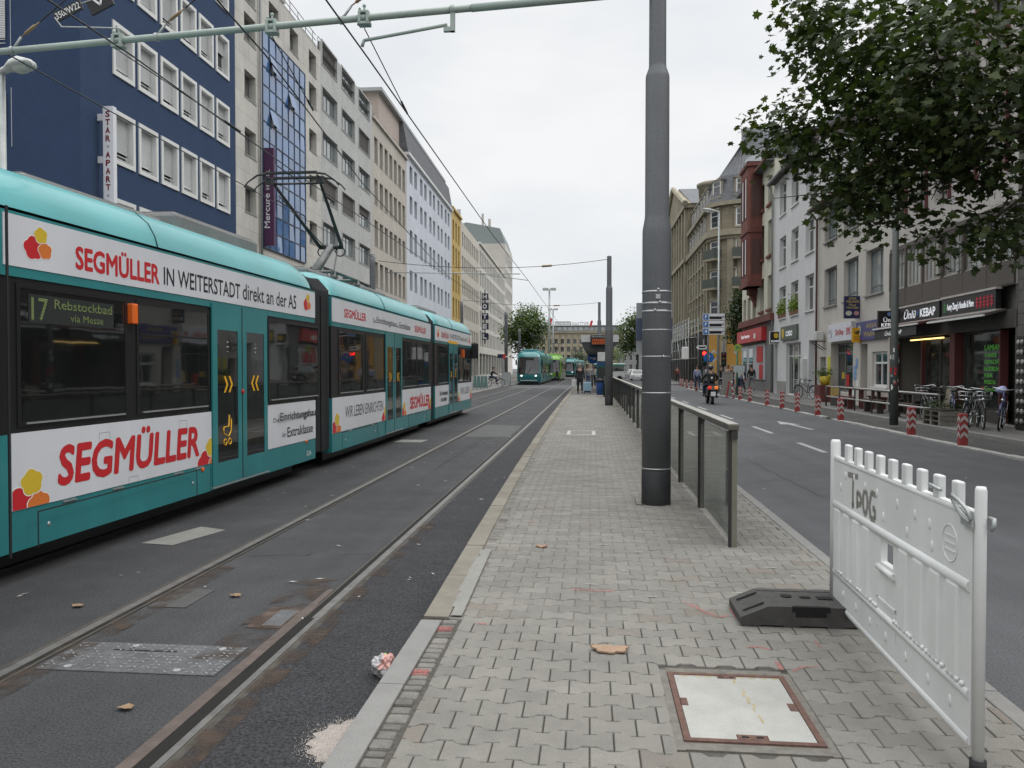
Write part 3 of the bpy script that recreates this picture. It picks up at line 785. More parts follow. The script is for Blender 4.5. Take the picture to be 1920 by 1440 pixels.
b = MB(); b.ball((XS + .004, 12.0, .555), (.02, .03, .03)); b.build('side_lamp', AMBER, tram)
b = MB(); yy = yof(247); b.cbox(XS - .02, yy - .045, 2.13, XS + .05, yy + .045, 2.33, .012); b.build('side_lamp', AMBER, tram)
b = MB(); yy = yof(868); b.cbox(XS - .02, yy - .09, 2.05, XS + .05, yy + .09, 2.33, .012); b.build('side_lamp', AMBER, tram)
lettering('226', 12.02, 12.22, .33, .40, tram, WHITE_P, 0, 0, .0006)
b = MB(); b.box(XS - .3, 29.3, 2.05, XS + .26, 29.33, 2.6); b.tube([(XS - .2, 29.25, 2.65), (XS + .2, 29.32, 2.62)], .018); b.build('mirror', TBLK, tram)
b = MB(); b.prism([(XS, 29.3), (XS - .15, 29.75), (-5.6, 30.1), (-6.65, 29.75), (-6.8, 29.3)], lambda a, c, d: (a, c, d), .25, 2.9); b.build('tail', TEAL, tram)
# roof equipment
for y0, y1, z1, dx in ((5.2, 5.95, 3.62, 0), (6.75, 9.1, 3.60, 0), (9.2, 11.6, 3.70, .12), (14.0, 15.2, 3.62, 0), (17.6, 19.6, 3.66, 0), (20.0, 21.2, 3.62, 0), (23.5, 26.2, 3.66, 0)):
    b = MB(); b.cbox(-6.25, y0, 3.36, -5.1 + dx, y1, z1 - .09, .05); b.box(-6.2, y0 + .05, z1 - .092, -5.17 + dx, y1 - .05, z1 - .075); b.build('roof_box', GREYB, tram)
# pantograph
PB = mat('pantograph_dark', (.035, .037, .038), rough=.5, var=.2, scale=12, metal=.3)
PG = mat('pantograph_grey', (.13, .135, .13), rough=.5, var=.2, scale=10, metal=.3)
xc = -5.6
pb = MB()
for sx in (-.5, .5): pb.tube([(xc + sx, 15.4, 3.62), (xc + sx, 17.2, 3.62)], .035)
for yy in (15.5, 17.1):
    pb.tube([(xc - .5, yy, 3.62), (xc + .5, yy, 3.62)], .03)
    for sx in (-.5, .5): pb.lathe([(.05, 0), (.08, .03), (.05, .06), (.08, .09), (.05, .12), (.04, .2)], (xc + sx, yy, 3.42), 10)
pb.build('pantograph_base', PG, tram)
kn = (xc, 16.85, 4.32)
pa = MB(); pa.tube([(xc, 15.75, 3.62), kn], [.10, .075], 10); pa.tube([(xc + .22, 16.3, 3.62), (xc + .12, 16.9, 4.2)], .016, 6); pa.build('lower_arm', PG, tram)
pu = MB(); pu.tube([(xc - .25, kn[1], kn[2]), (xc + .25, kn[1], kn[2])], .05, 8)
hd = (xc, 14.75, 5.33)
for sx in (-1, 1): pu.tube([(xc + sx * .24, kn[1], kn[2]), (xc + sx * .46, hd[1] + .12, hd[2] - .1)], [.042, .028], 8)
for sx in (-1, 1): 
    pu.tube([(xc + sx * .20 + .1 * math.cos(t * .6283), kn[1] + .02, kn[2] - .1 + .1 * math.sin(t * .6283)) for t in range(11)], .015, 6)
pu.tube([(xc - .02, kn[1] - .05, kn[2] - .12), (xc - .40, hd[1] + .2, hd[2] - .3)], .011, 6)
pu.tube([(xc - .46, hd[1] + .1, hd[2] - .1), (xc + .46, hd[1] + .1, hd[2] - .1)], .02, 8)
pu.build('upper_arm', PB, tram)
ph = MB()
for dy in (-.20, .20):
    pts = [(xc - .92, hd[1] + dy, hd[2] - .22), (xc - .84, hd[1] + dy, hd[2] - .12), (xc - .66, hd[1] + dy, hd[2] - .0), (xc - .45, hd[1] + dy, hd[2] + .03), (xc + .45, hd[1] + dy, hd[2] + .03), (xc + .66, hd[1] + dy, hd[2] - .0), (xc + .84, hd[1] + dy, hd[2] - .12), (xc + .92, hd[1] + dy, hd[2] - .22)]
    ph.tube(pts, [.012, .014, .02, .024, .024, .02, .014, .012], 8)
    ph.box(xc - .5, hd[1] + dy - .022, hd[2] + .035, xc + .5, hd[1] + dy + .022, hd[2] + .058)
for sx in (-.5, .5): ph.tube([(xc + sx, hd[1] - .2, hd[2] - .02), (xc + sx, hd[1] + .2, hd[2] - .02)], .018, 6); ph.box(xc + sx - .06, hd[1] - .1, hd[2] - .12, xc + sx + .06, hd[1] + .1, hd[2] - .03)
ph.build('pantograph_head', PB, tram)

# the leading section stands a touch off the line of the others: the tram bends at its bellows
for o in tram.children_recursive:
    me = o.data
    if max((v.co.y + 15) for v in me.vertices) < 12.44 or o.name.startswith(('banner', 'body', 'roof')) and min((v.co.y + 15) for v in me.vertices) < 9:
        for v in me.vertices:
            y = v.co.y + 15; d = .016 * max(0, 12.43 - y); v.co.x -= d; v.co.y += y * d / 4.4
# ---- trams further down the street (front towards us)
def far_tram(label, loc, rz, col, colr, L=24, lights=True, side=None):
    t = thing('tram', label, 'tram', loc)
    o3 = Vector(loc)
    def bl(mb, name, ms, par=t): return mb.build(name, ms, par, org=(0, 0, 0))
    sil = [(0, .30), (.15, .3), (-.02, .75), (-.08, 1.05), (.10, 1.6), (.32, 2.4), (.45, 2.9), (.8, 3.25), (1.3, 3.4)]
    def hw(z): return 1.2 - (.12 if z < .7 else 0) - max(0, z - 2.4) * .25
    b = MB(); ring = []
    for y_, z in sil[1:]:
        h = hw(z); ring.append([b.P((x * h, y_ + .28 * x * x + .1 * abs(x) ** 6, z)) for x in (-1, -.93, -.6, 0, .6, .93, 1)])
    for k, (a, c) in enumerate(zip(ring, ring[1:])):
        for q in range(6): b.f.append([a[q], a[q + 1], c[q + 1], c[q]]); b.m.append(0); b.s.append(True)
    bl(b, 'front', col)
    b = MB(); b.box(-1.2, .5, .28, 1.2, L, 1.1, 0); b.box(-1.19, .75, 1.1, 1.19, L - .02, 2.3, 1); b.box(-1.2, .9, 2.3, 1.2, L, 2.95, 0)
    b.box(-1.0, .5, .08, 1.0, L - .3, .28, 1); bl(b, 'body', [side or col, TBLK])
    b = MB(); P2 = [(-1.2, 2.95), (-1.12, 3.2), (-.85, 3.35), (0, 3.42), (.85, 3.35), (1.12, 3.2), (1.2, 2.95)]
    b.prism(P2, lambda a, c, d: (a, d, c), 1.1, L); bl(b, 'roof', colr)
    b = MB(); b.cbox(-.8, 2, 3.36, .8, 6, 3.62, .05); b.cbox(-.8, 10, 3.36, .8, 14, 3.62, .05); bl(b, 'roof_box', col)
    # windscreen follows the raked nose
    b = MB(); ws = [(-.09, 1.12), (.085, 1.6), (.305, 2.4), (.42, 2.82)]; R2 = []
    for y_, z in ws: 
        h = hw(z) * .9; R2.append([b.P((x * h, y_ + .28 * (x * .9) ** 2 - .03, z)) for x in (-1, -.6, 0, .6, 1)])
    for a, c in zip(R2, R2[1:]):
        for q in range(4): b.f.append([a[q], a[q + 1], c[q + 1], c[q]]); b.m.append(0); b.s.append(True)
    wsn = bl(b, 'windscreen', TGL)
    b = MB(); b.box(-.5, .30, 2.5, .5, .33, 2.75); bl(b, 'display', LEDB, wsn)
    b = MB(); b.tube([(-.1, -.12, 1.15), (.35, .12, 2.0)], .02, 5); bl(b, 'wiper', TBLK, wsn)
    HL = mat('headlight_lit', (.9, .88, .8), rough=.3, emit=1.3) if lights else ALU
    for sx in (-.72, .72):
        b = MB(); b.ball((sx, .02, .92), (.11, .1, .09)); bl(b, 'headlight', HL)
    b = MB(); b.box(-.85, -.02, .42, .85, .03, .5); bl(b, 'bumper_strip', ALU)
    for sx in (-1, 1):
        b = MB(); b.cbox(sx * 1.3 - .08, .5, 2.0, sx * 1.3 + .08, .58, 2.5, .02); b.tube([(sx * 1.3, .54, 2.5), (sx * 1.1, .7, 2.75)], .02, 5); bl(b, 'mirror', TBLK)
    y = 1.6; k = 0
    while y < L - 2:
        isd = k % 3 == 1
        for sx in (-1, 1):
            b = MB(); xx = sx * 1.2
            if isd:
                b.box(min(xx, xx + sx * .02), y, .34, max(xx, xx + sx * .02), y + 1.3, 2.4); d = bl(b, 'door', col)
                b = MB(); b.box(min(xx, xx + sx * .03), y + .12, .6, max(xx, xx + sx * .03), y + .58, 2.1); b.box(min(xx, xx + sx * .03), y + .72, .6, max(xx, xx + sx * .03), y + 1.18, 2.1); bl(b, 'door_window', TGL, d)
            else:
                b.box(min(xx, xx + sx * .004), y, 1.25, max(xx, xx + sx * .004), y + 1.7, 2.2); bl(b, 'window', TGL)
        y += 1.5 if isd else 1.85; k += 1
    for yy in (9.2, 17):
        b = MB(); b.box(-1.205, yy, .3, 1.205, yy + .5, 3.25); bl(b, 'bellows', BELL)
    b = MB(); b.tube([(0, 11, 3.6), (0, 12.1, 4.3)], .07); b.tube([(-.2, 12.1, 4.3), (-.4, 10.4, 5.25)], .035); b.tube([(.2, 12.1, 4.3), (.4, 10.4, 5.25)], .035)
    b.tube([(-.9, 10.4, 5.1), (-.5, 10.4, 5.3), (.5, 10.4, 5.3), (.9, 10.4, 5.1)], .03); bl(b, 'pantograph', PB)
    t.rotation_euler = (0, 0, rz)
    return t
far_tram('oncoming turquoise tram with lit headlights waiting at the far stop', (-6.15, 79.5, 0), R_(-.3), TEAL, TEAL_R)
GRN = mat('lime_paint', (.19, .40, .04), rough=.35, var=.06, coat=.3); GRN_R = mat('lime_roof', (.34, .55, .22), rough=.4, var=.08)
far_tram('lime green and white tram behind the oncoming turquoise one', (-5.1, 106, 0), R_(-.6), GRN, GRN_R, 15, True, mat('pale_wrap', (.42, .48, .40), rough=.4))
far_tram('smallest turquoise tram, farthest down the tracks by the crossing', (-4.1, 150, 0), R_(-4), TEAL, TEAL_R)
# ================================================================== MASTS, WIRES, PLATFORM FURNITURE
from mathutils import Euler
VIEW_R = Euler((R_(90 - 1.151), 0, R_(5.62))).to_matrix()
def at(px, py, Y):
    """point of the street at distance Y for a place in the photograph (for reading off sizes)"""
    d = VIEW_R @ Vector(((px - 960) / 1493.33, -(py - 720) / 1493.33, -1))
    return Vector((0, 0, 1.7)) + d * (Y / d.y)
POLE = mat('mast_grey', (.145, .15, .158), rough=.5, var=.12, scale=2.5, dirt=.28, streak=.14, fine=.18, fscale=60, spec=.45)
POLE_D = mat('mast_foot_black', (.022, .022, .023), rough=.6, var=.3, scale=8, dirt=.3)
STRAP = mat('steel_strap', (.42, .42, .42), rough=.4, var=.2, metal=.6)
PIPE = mat('pipe_green_grey', (.36, .42, .38), rough=.5, var=.1, scale=3, dirt=.2)
WIRE = mat('wire_black', (.018, .018, .018), rough=.5)
INS = mat('insulator_brown', (.22, .15, .08), rough=.3, var=.2)
GALV = mat('galvanised', (.36, .38, .37), rough=.5, var=.15, scale=6, metal=.4)
def mast(label, x, y, group='stepped steel masts on the platform'):
    t = thing('catenary_mast', label, 'mast', (x, y, ZP), group)
    b = MB(); b.lathe([(.164, .38), (.164, 3.08), (.162, 3.12), (.140, 3.24), (.136, 3.28), (.134, 4.82), (.13, 4.86), (.10, 4.94), (.097, 4.98), (.095, 6.15), (.09, 6.18), (0.001, 6.2)], (x, y, ZP), 32)
    b.build('shaft', POLE, t) if y > 12 else (b.lathe([(.095, 6.1), (.092, 7.6), (.001, 7.62)], (x, y, ZP), 32), b.build('shaft', POLE, t))
    b = MB(); b.lathe([(.166, 0), (.1655, .385), (.16, .39)], (x, y, ZP), 32, caps=False); b.build('foot_coating', POLE_D, t)
    return t
mast1 = mast('big dark grey stepped mast nearest on the platform carrying the long pipe arm', .75, 9.2)
b = MB()
for z in (2.56, 2.43, 2.34): b.lathe([(.164, z - .012), (.1675, z - .012), (.1675, z + .012), (.164, z + .012)], (.75, 9.2, 0), 32)
for z in (2.13, 1.83, 1.42, .56): b.lathe([(.164, z - .007), (.166, z - .007), (.166, z + .007), (.164, z + .007)], (.75, 9.2, 0), 32)
for z, a in ((2.58, -1.55), (2.44, -1.45), (2.35, -1.75), (1.83, -1.2)): b.ball((.75 + .175 * math.cos(a), 9.2 + .175 * math.sin(a), z), .016)
b.box(.725, 9.022, 2.475, .775, 9.03, 2.525)
b.build('strap', STRAP, mast1)
b = MB(); b.box(.535, 9.42, 1.86, .95, 9.46, 2.46); b.build('stop_board', mat('board_grey', (.33, .34, .35), rough=.5), mast1)
b = MB(); b.box(.53, 9.405, 2.03, .95, 9.465, 2.28); b.build('stop_board', mat('board_blue', (.07, .085, .14), rough=.4), mast1)
b = MB(); b.tube([(.50, 9.06, ZP + .08), (.52, 9.05, ZP + .01), (.60, 9.06, ZP + .004)], .004, 5); b.build('cable_end', WIRE, mast1)
mast('slim grey stepped mast standing in front of the stop display', .77, 33.3)
mast('farthest grey mast rising behind the platform shelter', .62, 56.5)

# pipe arm from the first mast over both tracks, with clamps
pipe = thing('pipe_arm', 'pale green steel pipe spanning high over the tracks with clamps', 'pipe arm', (.75, 9.2, 5.9))
p0 = Vector((.66, 9.2, 5.955)); p1 = Vector((-8.6, 9.2, 5.52))
def pp(px):   # point of the pipe under a picture column
    d = at(px, 0, 9.2); t = (d.x - p0.x) / (p1.x - p0.x); return p0.lerp(p1, t)
b = MB(); b.tube([p0, p0.lerp(p1, .22)], .046, 14); b.tube([p0.lerp(p1, .22), p1], .040, 14); b.build('pipe', PIPE, pipe)
b = MB(); b.lathe([(.097, -.02), (.112, -.02), (.112, .16), (.097, .16)], (.75, 9.2, 5.96), 20); b.box(.58, 9.14, 5.91, .67, 9.26, 6.04); b.build('collar', PIPE, pipe)
for px in (222, 510, 683):
    c = pp(px); b = MB()
    for dx in (-.048, .048): b.box(c.x + dx - .014, c.y - .06, c.z - .07, c.x + dx + .014, c.y + .06, c.z + .06)
    b.cbox(c.x - .072, c.y - .06, c.z - .09, c.x + .072, c.y + .06, c.z - .058, .006); b.cbox(c.x - .06, c.y - .045, c.z + .05, c.x + .06, c.y + .045, c.z + .078, .006)
    b.tube([(c.x, c.y, c.z + .07), (c.x, c.y, c.z + .15)], .012, 6); b.ball((c.x, c.y, c.z + .14), .022); b.ball((c.x - .05, c.y - .02, c.z + .10), .016)
    b.tube([(c.x - .085, c.y, c.z - .075), (c.x + .085, c.y, c.z - .075)], .011, 6)
    b.build('clamp', PIPE, pipe)
for px in (22, 293, 640):
    c = pp(px); b = MB()
    b.tube([c, c + Vector((.12, 0, .16))], .015, 6); b.tube([c + Vector((-.02, 0, 0)), c + Vector((.02, 0, 0))], .05, 12); b.build('tie_rod', GALV, pipe)
    q = c + Vector((.12, 0, .16)); b = MB(); e = q + Vector((.24, 0, .17)); b.tube([q, q.lerp(e, .2), q.lerp(e, .25), q.lerp(e, .75), q.lerp(e, .8), e], [.008, .008, .02, .02, .008, .008], 8); b.build('insulator', INS, pipe)
    b = MB(); b.tube([e, e + Vector((1.0, 0, .75))], .008, 5); b.build('stay_wire', WIRE, pipe)
# steady arm holding the right hand wire
q0 = pp(848); q1 = q0 + Vector((0, 0, -.22)); b = MB()
b.box(q0.x - .02, q0.y - .03, q0.z - .25, q0.x + .03, q0.y + .03, q0.z - .04); b.box(q0.x - .10, q0.y - .025, q0.z - .25, q0.x + .02, q0.y + .025, q0.z - .20); b.tube([q0 + Vector((-.02, 0, 0)), q0 + Vector((.02, 0, 0))], .055, 12)
e = at(682, 76, 9.2); b.tube([(q0.x - .06, q0.y, q0.z - .17), tuple(e)], .020, 8); b.tube([tuple(e), (e.x - .02, e.y, e.z - .07)], .02, 6); b.build('steady_arm', PIPE, pipe)

def wire(label, pts, r=.009, grp='overhead wires above the tracks', nm='overhead_wire'):
    b = MB(); b.tube(pts, r, 6); o = b.build(nm, WIRE, org=pts[0]); tag(o, label, 'wire', grp); return o
wD = (-2.60, 5.32)
wire('contact wire over the near right track, running to the far stop', [(-2.60, -6, 5.30), (-2.60, 9.2, 5.33), (-2.58, 21, 5.22), (-2.55, 33.3, 5.3), (-2.5, 56, 5.25), (-2.6, 100, 5.3)], .010)
wire('contact wire touching the raised pantograph over the left track', [(-5.75, -6, 5.46), (-5.5, 9.2, 5.46), (-5.6, 14.6, 5.42), (-5.6, 33, 5.3), (-5.9, 60, 5.3), (-6.2, 100, 5.3)], .010)
wire('slanting contact wire of the junction between both tracks', [(-2.9, -6, 5.4), (-3.85, 9.2, 5.42), (-4.5, 15.5, 5.36), (-5.5, 30, 5.32)], .010)
wire('feeder wire running above the left pavement past the lamp', [(-8.2, -6, 6.25), (-8.2, 9, 6.15), (-8.3, 30.4, 5.95)], .010)
for px, xx, yy, zz in ((222, -5.52, 12.2, 5.44), (510, -3.98, 11.2, 5.41), (683, -2.60, 11.2, 5.32)):
    c = pp(px); b = MB(); m_ = Vector((xx, yy, zz)); b.tube([(c.x, c.y, c.z - .12), tuple(Vector((c.x, c.y, c.z - .1)).lerp(m_, .8)), m_], .007, 5)
    k = Vector((c.x, c.y, c.z - .1)).lerp(m_, .84); b.tube([k, m_], .016, 6); b.build('hanger', WIRE, pipe)
# span wires between the masts
def span(label, a, c, sag, lens):
    a, c = Vector(a), Vector(c); pts = [a.lerp(c, t / 12) + Vector((0, 0, -sag * 4 * (t / 12) * (1 - t / 12))) for t in range(13)]
    o = wire(label, pts, .012, 'span wires across the street', 'span_wire')
    for t in lens:
        b = MB(); p = a.lerp(c, t) + Vector((0, 0, -sag * 4 * t * (1 - t))); q = a.lerp(c, t + .05) + Vector((0, 0, -sag * 4 * (t + .05) * (.95 - t)))
        b.tube([p, p.lerp(q, .1), p.lerp(q, .9), q], [.012, .045, .045, .012], 8)
        ob = b.build('insulator', INS, o, org=(0, 0, 0)); ob.location = -Vector(pts[0])
span('span wire from the second mast across to the left pavement', (.70, 33.3, 6.2), (-8.3, 30.6, 5.9), .32, (.25,))
span('span wire from the farthest mast across to the left pavement', (.6, 56.5, 6.3), (-8.4, 52, 6.2), .3, (.3,))
b = MB(); b.tube([(-8.2, 31.5, 5.55), (-2.9, 33.0, 5.6)], .022, 6); b.tube([(-4.6, 32.6, 5.58), (-2.56, 33.1, 5.34)], .016, 6); o = b.build('pull_off_tube', GALV, org=(-8.2, 31.5, 5.55)); tag(o, 'thin steel tube reaching from the left mast to the near track wire', 'tube')
# masts on the left pavement
for i, (px, Y, z, lab) in enumerate(((699, 30.4, 6.1, 'dark grey mast beside the second tram section on the left pavement'), (866, 52.5, 6.1, 'dark grey mast by the tail of the long tram'), (949, 80, 7.3, 'dark mast in front of the hotel corner'), (974, 100, 6.6, 'slim grey mast left of the oncoming turquoise tram'))):
    p = at(px, 690, Y); t = thing('catenary_mast', lab, 'mast', (p.x, Y, .13), 'masts on the left pavement'); r = .11 if i < 2 else .17
    b = MB(); b.lathe([(r, 0), (r, z - .5), (r * .95, z - .1), (.001, z - .09)], (p.x, Y, .13), 16); b.build('shaft', POLE, t)
    b = MB(); b.lathe([(r * 1.08, 2.6), (r * 1.08, 2.75)], (p.x, Y, .13), 16); b.build('strap', STRAP, t)
# hanging black signal plates
sp = thing('signal_plate', 'black plate lettered 3508W22 with a black diamond, tilted under the wires', 'signal', at(125, 20, 10.0))
c = at(127, 20, 10.0); ang = R_(24); rt = Vector((math.cos(ang), 0, math.sin(ang))); up = Vector((-math.sin(ang), 0, math.cos(ang)))
def plate(mb, c, hw, hh, th, m=0):
    A = [c + rt * x + up * y for x, y in ((-hw, -hh), (hw, -hh), (hw, hh), (-hw, hh))]
    mb.prism([(0, 0), (1, 0), (1, 1), (0, 1)], lambda a, d, e: tuple(c + rt * (hw * (2 * a - 1)) + up * (hh * (2 * d - 1)) + Vector((0, e, 0))), 0, th, m)
SBLK = mat('signal_black', (.012, .012, .013), rough=.5)
b = MB(); plate(b, c, .205, .068, .02); b.build('number_plate', SBLK, sp)
b = MB(); addtext(b, '3508W22', c - rt * .18 - up * .045 + Vector((0, -.004, 0)), rt, up, .36, .09, .01); b.build('lettering', WHITE_P, sp, fix=False)
c2 = at(183, -4, 10.0)
b = MB(); plate(b, c2, .17, .17, .03); b.build('diamond_plate', SBLK, sp)
b = MB()
for s_ in (-1, 1):
    A = c2 + up * -.10 + rt * -.0; Bp = c2 + up * .10 + rt * (.115 * s_)
    n = (Bp - A).normalized().cross(Vector((0, 1, 0))) * .014
    b.face([A - n + Vector((0, -.004, 0)), A + n + Vector((0, -.004, 0)), Bp + n + Vector((0, -.004, 0)), Bp - n + Vector((0, -.004, 0))])
b.build('arrow_sign', WHITE_P, sp)
b = MB(); b.tube([c + rt * -.2, c + rt * -.14 + up * -.1 + Vector((0, 0, -.06)), pp(222) + Vector((0, 0, .15))], .009, 5); b.tube([c + rt * .2, c2], .01, 5); b.tube([c2 + up * .17, c2 + Vector((.1, 0, .9))], .01, 5); b.build('hanger', GALV, sp)
# lamp on the left
def street_lamp(label, x, y, z0, h, dx, rz=0, r=.06, group='street lamps', arm=1.0):
    t = thing('street_lamp', label, 'street lamp', (x, y, z0), group)
    b = MB(); b.tube([(x, y, z0), (x, y, z0 + h * .35), (x, y, z0 + h)], [r * 1.4, r * 1.15, r * .8], 12); b.build('post', GALV if r < .08 else POLE, t)
    s = 1 if dx > 0 else -1
    b = MB(); P = []
    for k, (d, wd, zt, zb) in enumerate(((-.05, .06, .04, -.04), (.12, .08, .06, -.03), (.3, .15, .12, -.02), (.55, .19, .14, -.03), (.75, .14, .08, -.02), (.80, .05, .03, 0))):
        d *= arm; zc = z0 + h + d * .18
        P.append([b.P((x + s * d, y + a * wd, zc + zz)) for a, zz in ((-1, zb + .03), (-.75, zt * .8), (0, zt), (.75, zt * .8), (1, zb + .03), (0, zb - .02))])
    for a, c_ in zip(P, P[1:]):
        for q in range(6): b.f.append([a[q], a[(q + 1) % 6], c_[(q + 1) % 6], c_[q]]); b.m.append(0); b.s.append(True)
    b.f.append(P[0]); b.f.append(P[-1][::-1]); b.m += [0, 0]; b.s += [False, False]
    b.build('lamp_head', mat('lamp_shell', (.50, .51, .50), rough=.4, var=.08), t)
    b = MB(); b.ball((x + s * .48 * arm, y, z0 + h + .06), (.22 * arm, .13, .10)); b.build('lamp_glass', mat('lamp_bowl', (.55, .55, .50), rough=.15, var=.05), t)
    return t
p = at(11, 690, 11.2); street_lamp('street lamp with a rounded head behind the tram on the far left', p.x, 11.2, .13, 6.0, 1, r=.05, arm=.62)
street_lamp('tall slim street lamp in front of the curved sandstone facade', 8.45, 54, .12, 11.9, -1, r=.07, arm=1.35)
p = at(1677, 690, 23.0)
t = thing('lamp_post', 'thick dark green post rising into the tree crown before the kebab shop', 'lamp post', (p.x, 23, .12))
b = MB(); b.tube([(p.x, 23, .12), (p.x, 23, 2.2), (p.x, 23, 2.25), (p.x, 23, 8.4)], [.115, .11, .10, .075], 14); b.build('post', mat('post_green', (.075, .085, .078), rough=.5, var=.12, dirt=.25), t)
b = MB(); rn = random.Random(4)
for i in range(16):
    a = rn.uniform(3.3, 5.9); z = rn.uniform(1.0, 2.6); r = .1155; w_, h_ = rn.uniform(.03, .06), rn.uniform(.03, .08)
    b.prism([(-1, -1), (1, -1), (1, 1), (-1, 1)], lambda u, v, d: (p.x + (r + d) * math.cos(a + u * w_ / .24), 23 + (r + d) * math.sin(a + u * w_ / .24), z + v * h_), 0, .002, i % 3)
b.build('sticker', [WHITE_P, RED_T, mat('sticker_grey', (.3, .32, .3), rough=.6)], t)
# floodlight masts far down
for px, top, Y, lab in ((1030, 541, 122, 'tall floodlight mast with two flat lamps above the far trams'), (1037, 579, 165, 'second floodlight mast just right of the taller one')):
    p = at(px, 690, Y); z = at(px, top, Y).z; t = thing('floodlight_mast', lab, 'lamp mast', (p.x, Y, 0), 'floodlight masts on the square')
    b = MB(); b.tube([(p.x, Y, 0), (p.x, Y, z)], [.2, .12], 8); b.tube([(p.x - .9, Y, z - .1), (p.x + .9, Y, z - .1)], .06, 6); b.build('mast', GALV, t)
    for s_ in (-1, 1):
        b = MB(); b.cbox(p.x + s_ * .60 - .42, Y - .3, z - .28, p.x + s_ * .60 + .42, Y + .3, z + .1, .04); b.build('floodlight', mat('lamp_shell', (.5, .5, .5)), t)

# ------------------------------------------------------------------ glass railing along the platform
RAILM = mat('railing_bronze', (.115, .105, .088), rough=.45, var=.15, scale=5, dirt=.2, metal=.3)
RAILT = mat('railing_top', (.36, .345, .31), rough=.5, var=.15, scale=6, dirt=.2)
PANE = clear('railing_glass', (.95, .985, .965), .66)
gr = thing('glass_railing', 'long glass railing with a flat top rail along the platform', 'railing', (1.24, 7, ZP))
ys = [7.02 + 1.97 * i for i in range(28)]
b = MB(); b.cbox(1.175, 6.97, 1.165, 1.27, ys[-1] + .05, 1.215, .006); b.build('top_rail', RAILM, gr)
b = MB(); b.box(1.177, 6.98, 1.2155, 1.268, ys[-1] + .04, 1.221); b.build('rail_cap', RAILT, gr)
for i, y in enumerate(ys):
    b = MB(); b.box(1.19, y - .012, ZP, 1.215, y + .012, 1.165); b.box(1.217, y - .01, ZP, 1.262, y + .006, 1.165, 1)
    b.box(1.205, y - .045, 1.09, 1.26, y + .045, 1.16); b.build('post', [mat('railing_dark', (.03, .027, .024), rough=.5), RAILM if i else mat('post_olive', (.16, .155, .12), rough=.5, var=.15)], gr)
for a, c_ in zip(ys, ys[1:]):
    b = MB(); b.box(1.224, a + .03, ZP + .06, 1.234, c_ - .03, 1.13); b.build('pane', PANE, gr)

# ------------------------------------------------------------------ white construction barrier
BARW = mat('barrier_white', (.68, .685, .67), rough=.45, var=.06, scale=3, dirt=.14, streak=.10, fine=.05, spec=.45)
bn, bf = Vector((1.475, 3.17, 0)), Vector((1.535, 5.17, 0)); bd = (bf - bn).normalized(); bx = Vector((-bd.y, bd.x, 0))   # bx points to the platform
bar = thing('barrier', 'white plastic construction barrier with pegs on top and grey scrawl, at the platform edge', 'barrier', bn)
fr = lambda u, w_, z: tuple(bn + bd * u + bx * w_ + Vector((0, 0, z)))
LB = 2.0
b = MB(fr)
hu0, hu1, hz0, hz1 = .90, 1.08, .705, .82     # hand hole
for u0, u1, z0, z1 in ((.03, LB - .02, .86, 1.15), (.03, LB - .02, .24, .44), (.03, hu0 - .10, .44, .86), (hu1 + .10, LB - .02, .44, .86), (hu0 - .1, hu0, .44, .86), (hu1, hu1 + .1, .44, .86), (hu0, hu1, .44, hz0), (hu0, hu1, hz1, .86)):
    b.box(u0, -.016, z0, u1, .016, z1)
def rbar(p, q, r, ax=1, squash=1.0):
    b.tube([p, q], r, 10)
b.tube([(.05, .004, .855), (LB - .04, .004, .855)], .027, 10); b.tube([(.05, .004, .435), (LB - .04, .004, .435)], .024, 10); b.tube([(.05, 0, .25), (LB - .03, 0, .25)], .024, 10); b.tube([(.05, 0, 1.135), (LB - .03, 0, 1.135)], .020, 10)
for side in (0, 1):
    us = [hu1 + .17 + i * .185 for i in range(4)] if side else [.13 + i * .185 for i in range(4)]
    for u in us:
        b.cbox(u, -.03, .445, u + .125, .03, .845, .018)
for u in [.10 + i * .045 for i in range(40)]:
    if not (.88 < u < 1.1): b.ball((u + random.uniform(-.01, .01), .022, .462), (.016, .012, .012), 0, 6, 4)
b.tube([(hu0 - .03, .022, hz0 - .03), (hu1 + .03, .022, hz0 - .03)], .016, 8)
b.box(hu0 - .05, .012, .50, hu1 + .05, .021, .515); b.box(hu0 - .05, .012, .36, hu0 - .035, .021, .515); b.box(hu1 + .035, .012, .36, hu1 + .05, .021, .515)
b.build('panel', BARW, bar)
for i in range(9):
    u = .20 + i * .19
    b = MB(fr); b.cbox(u - .033, -.016, 1.12, u + .033, .016, 1.245, .008); b.build('peg', BARW, bar)
b = MB(fr); b.tube([(0, 0, .20), (0, 0, 1.235), (0, 0, 1.25)], [.021, .021, .017], 16); b.build('post', BARW, bar)
b = MB(fr); b.tube([(LB, 0, .18), (LB, 0, 1.235), (LB, 0, 1.25)], [.030, .030, .024], 16); b.build('post', BARW, bar)
b = MB(fr)
for u, z in [(1.72, 1.06), (1.55, 1.07), (1.35, 1.05), (1.15, 1.045), (.85, 1.04), (.62, 1.03), (.45, 1.02), (.72, .93), (.42, .93), (1.82, .98), (1.05, .94)] + [(u, .34) for u in (.22, .45, .72, 1.0, 1.25, 1.5, 1.75)]:
    b.ball((u, .016, z), (.017, .006, .026), 0, 10, 6)
b.build('rivet', BARW, bar)
b = MB(fr); zc, uc = .985, .235
b.tube([(uc + .075 * math.cos(t * math.pi / 12), .0165, zc + .075 * math.sin(t * math.pi / 12)) for t in range(25)], .003, 5, caps=False)
for k in (-.03, 0, .03): b.box(uc - .05, .014, zc + k - .004, uc + .05, .0185, zc + k + .004)
b.build('maker_emblem', BARW, bar)
